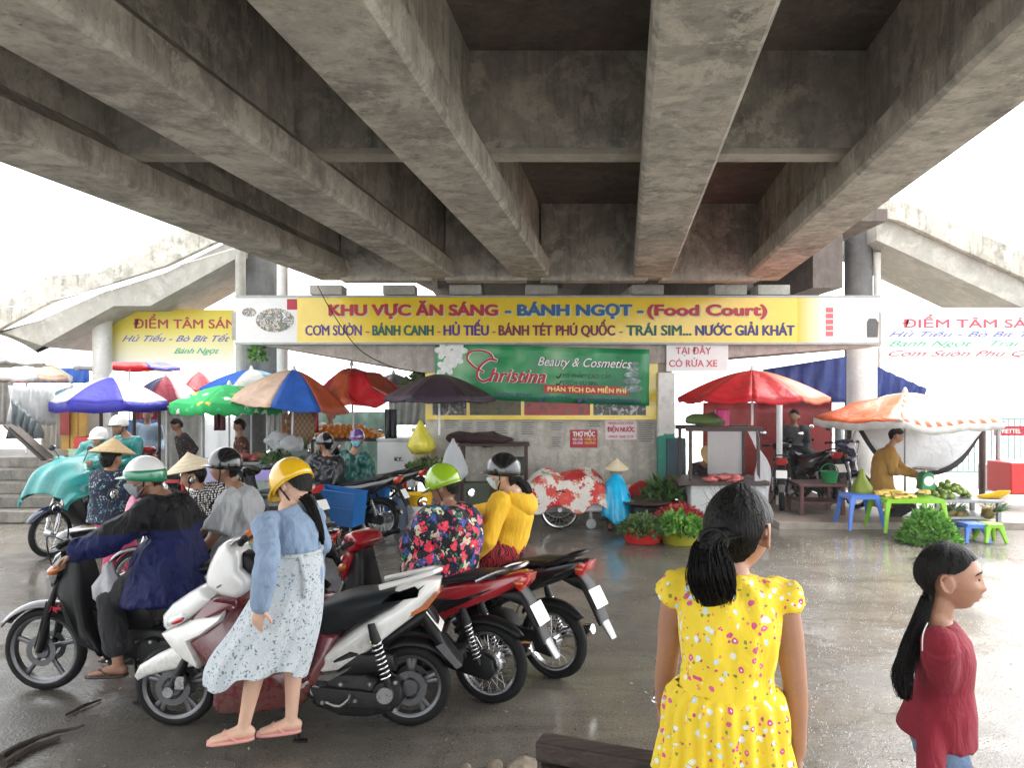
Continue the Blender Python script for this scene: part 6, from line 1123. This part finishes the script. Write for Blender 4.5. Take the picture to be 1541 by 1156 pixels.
# ---- things along the wall and in the left half of the market
m = MB(); m.lathe([(0,0),(.17,0),(.2,.42),(.21,.43),(.19,.42),(0,.4)], 22); o = single(m, 'bucket', mat('grey_blue_plastic', (.3,.36,.5), .4), 'grey-blue bucket by the red table', 'bucket'); o.location = (wx(612, 10.5), 10.5, 0)
basin(631, 760, 10.3, .2, .14, YELPL, 'yellow basin stacked on a white bucket', z0=.36); m = MB(); m.lathe([(0,0),(.15,0),(.17,.35),(0,.35)], 20); o = single(m, 'bucket', WHPL, 'white bucket under the yellow basin', 'bucket'); o.location = (wx(631, 10.3), 10.3, 0)
heap(650, 712, 11.2, .35, .16, 300, .06, HERB1, 'loose green vegetables on the red table', 'vegetable_heap', 'vegetables', .72, 8, 2)
fz = thing('chest_freezer', 'white chest freezer on short legs beside the pier wall', 'freezer', (wx(596, 12.2), 12.2, 0)); m = MB(); m.box((0,.3,.72), (.62,.6,.75)); m.build('cabinet', WHPL, fz, 0, bevel=.03); m = MB(); m.box((0,.3,1.12), (.64,.62,.05)); m.build('lid', WHPL, fz, 0, bevel=.02); pxt('KY.', 594, 606, 694, 6, 12.19, SBLK, fz, dy=-.02, bold=.05).location = (-fz.location.x, 0, 0)
m = MB(); [m.box((sx_*.26,.3+sy_*.24,.17), (.05,.05,.35)) for sx_ in (-1,1) for sy_ in (-1,1)]; m.build('legs', GALV, fz, 0)
def bag(px, y0, y1, Y, mt, label, w_=.16, cat='bag', name='plastic_bag'):
    a, b = P(px, y0, Y), P(px, y1, Y); h = a.z-b.z; m = MB(); m.lathe([(.012,h),(.03,h*.92),(w_*.45,h*.7),(w_*.9,h*.35),(w_,h*.15),(w_*.6,0),(0,0)], 22, fold=lambda th, r, z: 1+.12*math.sin(5*th+z*9)+.05*math.sin(11*th)); 
    for v in m.v: v += noise.noise_vector(v*9+V(px,0,0))*.05*min(1, (h-v.z)/h*2)
    o = single(m, name, mt, label, cat, ang=180, solid=.002); o.location = (a.x, Y, b.z); return o
bag(1297, 706, 746, 10.3, SACKM, 'small lime coloured bag of goods left of the mustard shirted vendor', .13); bag(682, 660, 722, 10.6, SHEET, 'clear plastic bag hanging from the plum parasol pole', .2); bag(633, 632, 682, 11.3, mat('yellow_bag_film', (.62,.55,.06), .35, var=.3), 'yellow plastic bag hung at the wall corner', .2)
m = MB(); m.ell((0,0,.06), (.52,.2,.1))
for v in m.v: v += noise.noise_vector(v*5)*.09
o = single(m, 'dark_cloth_bundle', fabric('dark_maroon_cloth', (.035,.012,.016)), 'dark maroon cloth bundle on the tall shelf table', 'cloth', ang=180); o.location = (wx(722, 11.4), 11.4, P(0, 668, 11.2).z)
m = MB(); m.ell((0,0,0), (.05,.05,.047), nu=12, nv=7); of = tag(m.build('orange', mat('orange_peel', (.72,.27,.02), .45, var=.15), None, 180), 'orange in the pile on the tall fruit stand', 'orange', 'oranges on the fruit stand'); zs = P(0, 661, 12.6).z; q_ = 0
for lay in range(3):
    for i in range(11-lay*2):
        for j in range(3-lay):
            o = of if q_ == 0 else of.copy()
            if q_: COL.objects.link(o)
            q_ += 1; o.location = (wx(472, 12.7)+.055+lay*.05+i*.105, 12.75+j*.1+lay*.05, zs+.047+lay*.075)
m = MB(); [m.ell((.16*math.cos(i*2.3), .12*math.sin(i*1.7), .1+.05*i), (.17,.16,.13), nu=20, nv=14) for i in range(5)]
for v in m.v: v += noise.noise_vector(v*11)*.06
o = single(m, 'plastic_bundle', SHEET, 'big milky plastic bundle of vegetables behind the dark raincoat', 'bundle', ang=180); o.location = (wx(430, 11.6), 11.6, .85); heap(432, 700, 11.7, .3, .3, 260, .09, HERB1, 'green vegetables inside the milky bundle', 'vegetable_heap', 'vegetables', .8, 12, 2)
wtable(395, 480, 705, 11.4, .7, GALV, 'grey table under the milky plastic bundle')
BASK = NT('woven_bamboo'); wv = BASK.n('TexChecker'); wv.inputs['Scale'].default_value = 28; BASK.L(BASK.tc.outputs['Object'], wv.inputs['Vector']); BASK.set(Base_Color=BASK.mix(wv.outputs['Fac'], (.13,.07,.035), (.26,.16,.08)), Roughness=.7); BASK = BASK.m
m = MB(); m.lathe([(0,0),(.19,.01),(.22,.05),(.235,.06),(.22,.07),(.18,.03),(0,.025)], 26, rot=RX); m2 = single(m, 'bamboo_basket', BASK, 'round bamboo basket hung under the blue panel of the parasol', 'basket'); m2.location = (wx(454, 12.0), 12.0, P(0, 642, 12).z); m2.scale = (1,1,1.5)
ct = thing('meat_counter', 'pale green tiled meat counter left of the yellow helmet', 'counter', (wx(372, 12.0), 12.0, 0)); zq = P(0, 700, 12).z; m = MB(); m.box((0,.35,zq/2), (.72,.7,zq)); m.build('body', mat('pale_green_tile', (.35,.46,.4), .4, var=.15), ct, 0, bevel=.02); m = MB(); m.box((0,.35,zq+.02), (.84,.8,.05)); m.build('top', GALV, ct, 0, bevel=.008)
for i in range(10):
    m = MB(); m.ell((0,0,0), (.1,.07,.04))
    for v in m.v: v += noise.noise_vector(v*11+V(i*2,0,0))*.035
    o = single(m, 'meat_piece', MEAT, 'raw meat heaped on the pale green counter', 'meat', 'meat on the pale green counter', ang=180); o.location = (wx(350+i*5, 12), 12.15+.12*(i % 3), zq+.08+.05*(i % 2)); o.rotation_euler = (0,0,i*1.3)
for px, y0, Y, r, L_ in ((305, 620, 12.0, .03, 'dark pole at the left side of the green parasol stall'), (403, 622, 12.1, .03, 'dark pole between the two meat stalls'), (437, 640, 12.3, .025, 'thin pole right of the bamboo basket'), (240, 605, 13.0, .025, 'thin pole left of the red chair'), (152, 612, 12.9, .03, 'dark frame post under the violet-blue parasol'), (202, 612, 12.9, .03, 'second frame post under the violet-blue parasol')): post(px, y0, 760, Y, r, GALV if px > 300 else DARKW, L_, 'pole', 'stall_pole')
ch = thing('plastic_chair', 'red plastic chair with an open backrest', 'chair', (wx(258, 12.4), 12.4, 0), R(200)); m = MB(); m.slab([(-.2,.4),(.2,.42),(.2,.44),(-.2,.43)], .2, .01); m.build('seat', REDPL, ch, 40); m = MB(); m.tube(cr([(-.2,-.19,.42),(-.24,-.18,.75),(-.26,-.1,.86),(-.26,.1,.86),(-.24,.18,.75),(-.2,.19,.42)], 4), .02, 8); [m.tube([(-.21,y_,.43),(-.26,y_,.85)], .012, 6) for y_ in (-.08,0,.08)]; m.build('backrest', REDPL, ch)
for sx_ in (-1,1):
    for sy_ in (-1,1): m = MB(); m.tube([(sx_*.17,sy_*.17,.41),(sx_*.21,sy_*.2,0)], [.022,.015], 8); m.build('leg', REDPL, ch)
def crate(x0, x1, y0, y1, Y, mt, label):
    a, b = P(x0, y1, Y), P(x1, y0, Y); L, h, d = b.x-a.x, b.z-a.z, .4; m = MB()
    for c, s_ in (((0,d,h/2),(L,.015,h)),((0,0,h/2),(L,.015,h)),((L/2,d/2,h/2),(.015,d,h)),((-L/2,d/2,h/2),(.015,d,h)),((0,d/2,.01),(L,d,.015))): m.box(c, s_)
    for z_ in (.15, .5, .95): m.box((0,-.012,h*z_), (L+.02,.012,.02))
    o = single(m, 'plastic_crate', mt, label, 'crate', ang=0); o.location = ((a.x+b.x)/2, Y, a.z); return o
crate(112, 138, 658, 675, 11.6, REDPL, 'red crate on top of the pale green crates at left'); crate(104, 140, 676, 690, 11.6, mat('mint_plastic', (.4,.55,.4), .4), 'mint green crate under the red crate at left'); crate(102, 142, 690.5, 709, 11.6, WHPL, 'white crate at the bottom of the left stack'); wtable(98, 146, 710, 11.55, .5, DARKW, 'low dark table under the stacked crates')
curtain(12, 82, 580, 640, 12.0, TARP, 'tarpaulin', 'pale tarpaulin draped over a frame at the far left', wav=.1, y0b=586); curtain(16, 62, 600, 660, 11.8, sheetmat('grey_tarpaulin', (.3,.34,.36)), 'tarpaulin', 'grey crumpled tarpaulin below the pale one', wav=.12, y0b=640)
m = MB(); [m.bar(P(12+i*9, 640+i*3, 11.5), P(70+i*10, 692+i*2, 11.3), .16, .03) for i in range(2)]; single(m, 'plank_ramp', WOOD, 'sloping wooden planks leaning beside the steps', 'planks', ang=0)
DOORW = mat('ochre_boards', (.4,.22,.03), .6, var=.3, vs=4)
t = thing('board_shed', 'ochre board shed front with a red drape at the left', 'shed', (0, 13.5, 0))
for a, b in ((92,104),(106,117),(118,129)): m = MB(); pbox(m, a, b, 612, 730, 13.5, .06); [setattr(v, 'y', v.y-13.5) for v in m.v]; m.build('board', DOORW, t, 0, bevel=.004)
m = MB(); pbox(m, 90, 104, 604, 655, 13.42, .03); [setattr(v, 'y', v.y-13.5) for v in m.v]; m.build('red_drape', TRED, t, 0)
curtain(130, 152, 605, 715, 13.8, mat('beige_board', (.4,.36,.32), .7, var=.2), 'beige_panel', 'beige panel beside the ochre shed', 'panel', wav=.0); curtain(176, 246, 632, 672, 16.0, cl('blue_sheeting', (.1,.22,.5)), 'sheet_fence', 'pale blue corrugated sheeting behind the parasols', 'fence', wav=.03, fr=12)
curtain(14, 56, 556, 577, 17.0, CRED, 'sheet_fence', 'red sheet hoarding in the distance at left', 'fence', wav=.02); curtain(57, 134, 554, 577, 17.0, CBL, 'sheet_fence', 'blue sheet hoarding in the distance at left', 'fence', wav=.02); curtain(-20, 50, 536, 552, 15.0, SLBLUE, 'awning', 'blue awning strip at the far left edge', 'awning', wav=.03)
curtain(305, 470, 628, 740, 14.6, TARP, 'tarpaulin', 'white backdrop tarpaulin behind the meat stalls', wav=.05); curtain(470, 585, 620, 720, 15.2, cl('mint_sheet', (.4,.6,.52)), 'tarpaulin', 'mint coloured sheet behind the orange pile', wav=.04)
# bikes parked behind
dup(B_YEL, (wx(1180, 11.8), 11.9, .1), R(70), 'dark motorbike with white plate parked near the red tarpaulin'); dup(B_NAVY, (wx(1213, 12.5), 12.5, .1), R(100), 'second motorbike parked against the red tarpaulin'); dup(B_TEAL, (wx(1245, 12.2), 12.2, .1), R(-70), 'motorbike facing out beside the grey post')
dup(B_NAVY, (wx(598, 13.4), 13.4, 0), R(100), 'motorbike parked behind the white freezer'); dup(B_CHK, (wx(405, 9.2), 9.2, 0), R(150), 'dark motorbike standing beyond the yellow helmet'); dup(B_RED, (wx(192, 12.4), 12.4, 0), R(60), 'motorbike parked under the violet-blue parasol')
# ---- wires, twigs, rubble, bench, litter
def wire(p, label, r=.008, mt=BLK):
    m = MB(); m.tube(cr([tuple(q) for q in p], 6), r, 5); single(m, 'cable', mt, label, 'cable')
wire([P(478,430,11.5), P(500,470,11.45), P(540,525,11.45), P(590,552,11.5), P(640,562,11.6)], 'black cable sagging across the left part of the long sign'); wire([P(-40,470,13), P(100,447,13), P(225,412,13), P(360,372,13)], 'pale rope crossing in front of the left staircase', .01, WHPL)
m = MB()
for p in ([(0,1148),(30,1128),(70,1112),(128,1098)], [(6,1156),(50,1130),(90,1116)]): m.tube(cr([tuple(G(*q)+V(0,0,.02)) for q in p], 4), [.022*(1-.06*i) for i in range(13)][:(len(p)-1)*4+1], 7)
for v in m.v: v += noise.noise_vector(v*14)*.012
single(m, 'fallen_branch', WOOD, 'broken palm branch lying on the ground at bottom left', 'branch'); m = MB(); m.tube([tuple(G(98,1080)+V(0,0,.012)), tuple(G(125,1068)+V(0,0,.02)), tuple(G(152,1056)+V(0,0,.01))], [.008,.012,.006], 6); single(m, 'twig', WOOD, 'short dark twig on the ground behind the broken branch', 'twig')
be = thing('wooden_bench', 'rough dark wooden bench rail the girl in yellow sits on', 'bench', (0, 0, 0)); m = MB(); a, b = P(812, 1112, 2.28), P(1250, 1185, 1.95); m.bar(a-V(0,0,.03), b-V(0,0,.03), .075, .06)
for v in m.v: v += noise.noise_vector(v*6)*.01
m.build('seat_plank', WOOD, be, 0, bevel=.008); m = MB(); m.bar(a+V(.0,.03,-.1), b+V(0,.03,-.1), .03, .07); m.build('rail', WOOD, be, 0)
for u in (.06, .95): c = a.lerp(b, u); m = MB(); m.box((c.x, c.y, (c.z-.07)/2), (.09,.07,c.z-.07)); m.build('leg', WOOD, be, 0, bevel=.006)
STONE = concrete('rubble', (.12,.095,.07), (.27,.22,.16), (.06,.045,.03), 4, .4); rg = random.Random(11)
for i, (px, py, s_) in enumerate(((785,1162,.08),(745,1160,.05),(905,1172,.09),(955,1172,.1),(700,1166,.05),(815,1156,.045))):
    m = MB(); m.ell((0,0,s_*.35), (s_,s_*.8,s_*.5), nu=9, nv=6)
    for v in m.v: v += noise.noise_vector(v*9+V(i*3,0,0))*s_*.5
    o = single(m, 'broken_stone', STONE, 'broken pale stone lying in the rubble at the bottom edge', 'stone', 'rubble stones', ang=25); o.location = G(px, py); o.rotation_euler = (0,0,i)
LIT = leafmat('litter_bits', [(.05,.04,.03),(.2,.16,.11),(.03,.025,.02),(.32,.28,.2)]); m = MB()
for i in range(4500):
    px = rg.uniform(-50, 1600); Y = 3.3+5*rg.random()**2.0; X = (px-CX)/F*Y; s_ = rg.uniform(.002,.0065) if rg.random() < .93 else rg.uniform(.007,.016); a = rg.random()*6; c = V(X, Y, .004); e1 = V(math.cos(a), math.sin(a), rg.uniform(0,.5))*s_; e2 = V(-math.sin(a), math.cos(a), .1)*s_*.5; m.add([c-e1, c+e2, c+e1, c-e2+V(0,0,s_*.4)], [(0,1,2,3)])
o = stuff(m.build('ground_litter', LIT, None, 0, fix=False)); tag(o, 'small wet bits of leaf and grit scattered over the asphalt', 'litter')
m = MB()                                                # splashes of heavy rain on the open street
for i in range(1500):
    Y = 3.2+6.5*rg.random()**1.2; X = rg.uniform(.28*Y, .72*Y); n_ = rg.randint(2, 4)
    for j in range(n_):
        a = rg.random()*6.28; h_ = rg.uniform(.008,.035); c = V(X+math.cos(a)*.016, Y+math.sin(a)*.016, .0); m.ell(c+V(math.cos(a)*.008, math.sin(a)*.008, h_), (.0022,.0022,.005), nu=5, nv=3)
k = NT('splash_water'); k.set(Base_Color=(.9,.92,.93), Roughness=.05); k.b.inputs['Transmission Weight'].default_value = .6; stuff(tag(m.build('rain_splashes', k.m, None, 180), 'tiny splashes of rain on the open street at right', 'rain'))

for J_, sd_ in ((YJ, 1), (RJ, 2)):                       # loose hairs round the tied hair
    rg = random.Random(sd_); m = MB(); M_, h_, z_ = J_['M'], J_['head'], J_['hsz']
    for i in range(90):
        th = rg.uniform(2.0, 4.3); ph = rg.uniform(-.45, 1.35); p = headpt(th, ph); p = p+p.normalized()*.016; q = p+V(rg.gauss(-.006,.01), rg.gauss(0,.012), rg.gauss(.004,.012)); r_ = q+V(rg.gauss(-.012,.012), rg.gauss(0,.014), rg.gauss(-.004,.012)); m.tube([h_+M_ @ (a*z_) for a in (p*.97, q, r_)], [.0007,.0006,.0003], 4)
    m.build('loose_hair', HAIR, J_['t'], 180)
# ---- more goods between the stalls
def carton(px, y0, y1, w_, Y, c, label, name='cardboard_box', cat='box'):
    a, b = P(px, y1, Y), P(px, y0, Y); h = b.z-a.z; m = MB(); m.box((0, .15, h/2), (w_, .3, h)); o = single(m, name, mat('carton_%s' % label.split()[0], c, .7, var=.2, bump=.2, bs=20), label, cat, bevel=.008); o.location = (a.x, Y, a.z); o.rotation_euler = (0, 0, ((px*7) % 10-5)*.05); return o
carton(636, 672, 712, .26, 11.5, (.42,.33,.2), 'beige tall carton beside the white freezer'); carton(716, 728, 762, .4, 11.2, (.1,.12,.08), 'dark green low box under the shelf table'); carton(752, 730, 764, .34, 11.3, (.16,.11,.06), 'brown carton under the shelf table')
carton(770, 690, 716, .3, 11.4, (.05,.08,.05), 'blackish crate of greens on the lower shelf'); carton(320, 690, 728, .35, 11.3, (.3,.3,.45), 'lilac plastic tub left of the pale green counter', 'plastic_tub', 'tub'); carton(398, 706, 724, .3, 11.3, (.36,.3,.62), 'violet plastic tub right of the pale green counter', 'plastic_tub', 'tub')
carton(1500, 700, 740, .4, 13.0, (.35,.33,.3), 'greyish stack of boards behind the banana bunch', 'board_stack', 'boards'); carton(1228, 640, 700, .5, 13.2, (.25,.03,.03), 'reddish cupboard against the red tarpaulin', 'cupboard', 'cupboard'); carton(1018, 660, 720, .3, 11.6, (.05,.09,.11), 'bluish gas cylinder cabinet between post and meat cart', 'cabinet', 'cabinet')
heap(640, 640, 12.4, .35, .3, 350, .06, HERB1, 'dark hanging creeper by the wall corner', 'creeper', 'plant', 2.0, 21, 1.8); heap(388, 545, 13.0, .12, .5, 160, .06, HERB2, 'small green plant growing high beside the dark column', 'plant', 'plant', 2.25, 22, 1.5)
for i, (px, py, Y, c, lb) in enumerate(((330, 628, 12.4, (.12,.02,.03), 'maroon slotted bag hung from the stall frame'), (415, 640, 12.5, (.5,.5,.48), 'white bag hung from the stall frame'), (470, 632, 12.6, (.4,.02,.03), 'red cloth hung beside the bamboo basket'), (588, 640, 12.0, (.03,.03,.035), 'black jacket hung under the crumpled parasol'))):
    curtain(px-9, px+9, py-24, py+20, Y, mat('hung_%d' % i, c, .6, var=.2, bump=.4, bs=12), 'hanging_cloth', lb.replace(' bag ', ' cloth '), 'cloth', wav=.04, fr=2)

for x0_, x1_, y0_, y1_, Y_, c_, lb in ((60,96,600,720,16.2,(.5,.46,.4),'cream backdrop sheet behind the ochre shed'),(150,178,598,700,16.4,(.42,.36,.3),'tan backdrop sheet behind the frame posts'),(240,306,612,720,15.6,(.5,.5,.47),'pale grey backdrop sheet behind the red chair'),(200,244,596,634,16.8,(.4,.05,.06),'dull red awning behind the pale blue sheeting'),(-30,20,560,640,16.0,(.35,.33,.3),'brownish sheet wall at the far left edge'),(585,642,600,640,16.0,(.42,.42,.4),'grey sheet behind the parked motorbike at the wall corner')):
    curtain(x0_, x1_, y0_, y1_, Y_, sheetmat('backdrop_%s' % lb.split()[0], c_, .15), 'hanging_sheet', lb, 'sheet', wav=.05)
parasol(108, 582, 606, 46, 14.6, [CWH, CSKY], 'small white and sky blue parasol between the pale tarpaulin and the violet one', val=.05, n=8); parasol(40, 536, 566, 62, 13.0, [CWH, CPEACH], 'cream parasol hanging over the steps at the far left', val=.08, n=8)
for i, (px, Y_, yw, lb, tp, sk) in enumerate(((222, 13.6, -80, 'shopper in a pale blue shirt standing under the burgundy parasol', (.3,.4,.5), SK1), (132, 14.2, -30, 'shopper in a dark green shirt by the ochre shed', (.03,.07,.05), SK3), (425, 13.2, -100, 'seller in an orange shirt behind the milky bundle', (.5,.16,.03), SK1), (497, 13.6, -95, 'seller in a white shirt behind the orange pile', (.55,.55,.53), SK1), (1195, 12.9, -120, 'man in a dark grey shirt standing by the red tarpaulin', (.05,.05,.055), SK3))):
    z_ = lambda h: HY+(CH-h)*F/Y_
    person(lb, Y_, 1.6, (px, z_(.84)), (px, z_(1.32)), (px, z_(1.48), -.03), R(yw), (R(yw-8), .15, 0), vox=.016, skin=sk, top=(fabric('shopper_shirt_%d' % i, tp), dict(inf=.02, name='shirt')), bottom=(BLKC, {}), hair='short')

GREYBAG = mat('grey_bag_film', (.42,.42,.45), .3, var=.35, vs=14, alpha=.8); bag(164, 846, 905, 4.62, GREYBAG, 'crumpled grey plastic bag hanging from the front motorbike handlebar', .1)
bag(203, 744, 792, 5.9, mat('pink_bag_film', (.7,.25,.36), .4, var=.5, vs=6), 'pink and white plastic bag behind the navy rain jacket', .1)
carton(378, 818, 838, .16, 4.95, (.25,.4,.32), 'mint lunch box on the motorbike behind the white scooter', 'lunch_box', 'box')
m = MB(); m.lathe([(0,0),(.035,0),(.042,.06),(.045,.062),(.045,.08),(.03,.095),(0,.1)], 18); o = single(m, 'drink_cup', mat('orange_drink', (.75,.2,.05), .3), 'orange drink cup standing on the mint lunch box', 'cup'); o.location = P(379, 818, 5.05)
m = MB(); bpy.context.view_layer.update(); iv = B_NAVY.matrix_world.inverted()
for pts in ([(74,921),(78,913),(83,914),(80,918),(86,922)], [(84,920),(90,911)], [(80,916),(92,916)]): m.tube([iv @ P(x, y, 4.79-.085) for x, y in pts], .006, 5)
m.build('red_decal', SRED, B_NAVY)
HAZE = 1
if HAZE:                                                # rain haze: one closed box of thin air round the whole place
    m = MB(); m.box((0, 45, 3.4), (150, 150, 8.8)); k = bpy.data.materials.new('rain_haze'); k.use_nodes = True; n_ = k.node_tree; n_.nodes.remove(n_.nodes['Principled BSDF']); pv = n_.nodes.new('ShaderNodeVolumePrincipled'); pv.inputs['Color'].default_value = (.95,.97,1,1); pv.inputs['Density'].default_value = .0011; pv.inputs['Anisotropy'].default_value = .2; n_.links.new(pv.outputs[0], n_.nodes['Material Output'].inputs['Volume'])
    stuff(m.build('haze', k, None, 0))
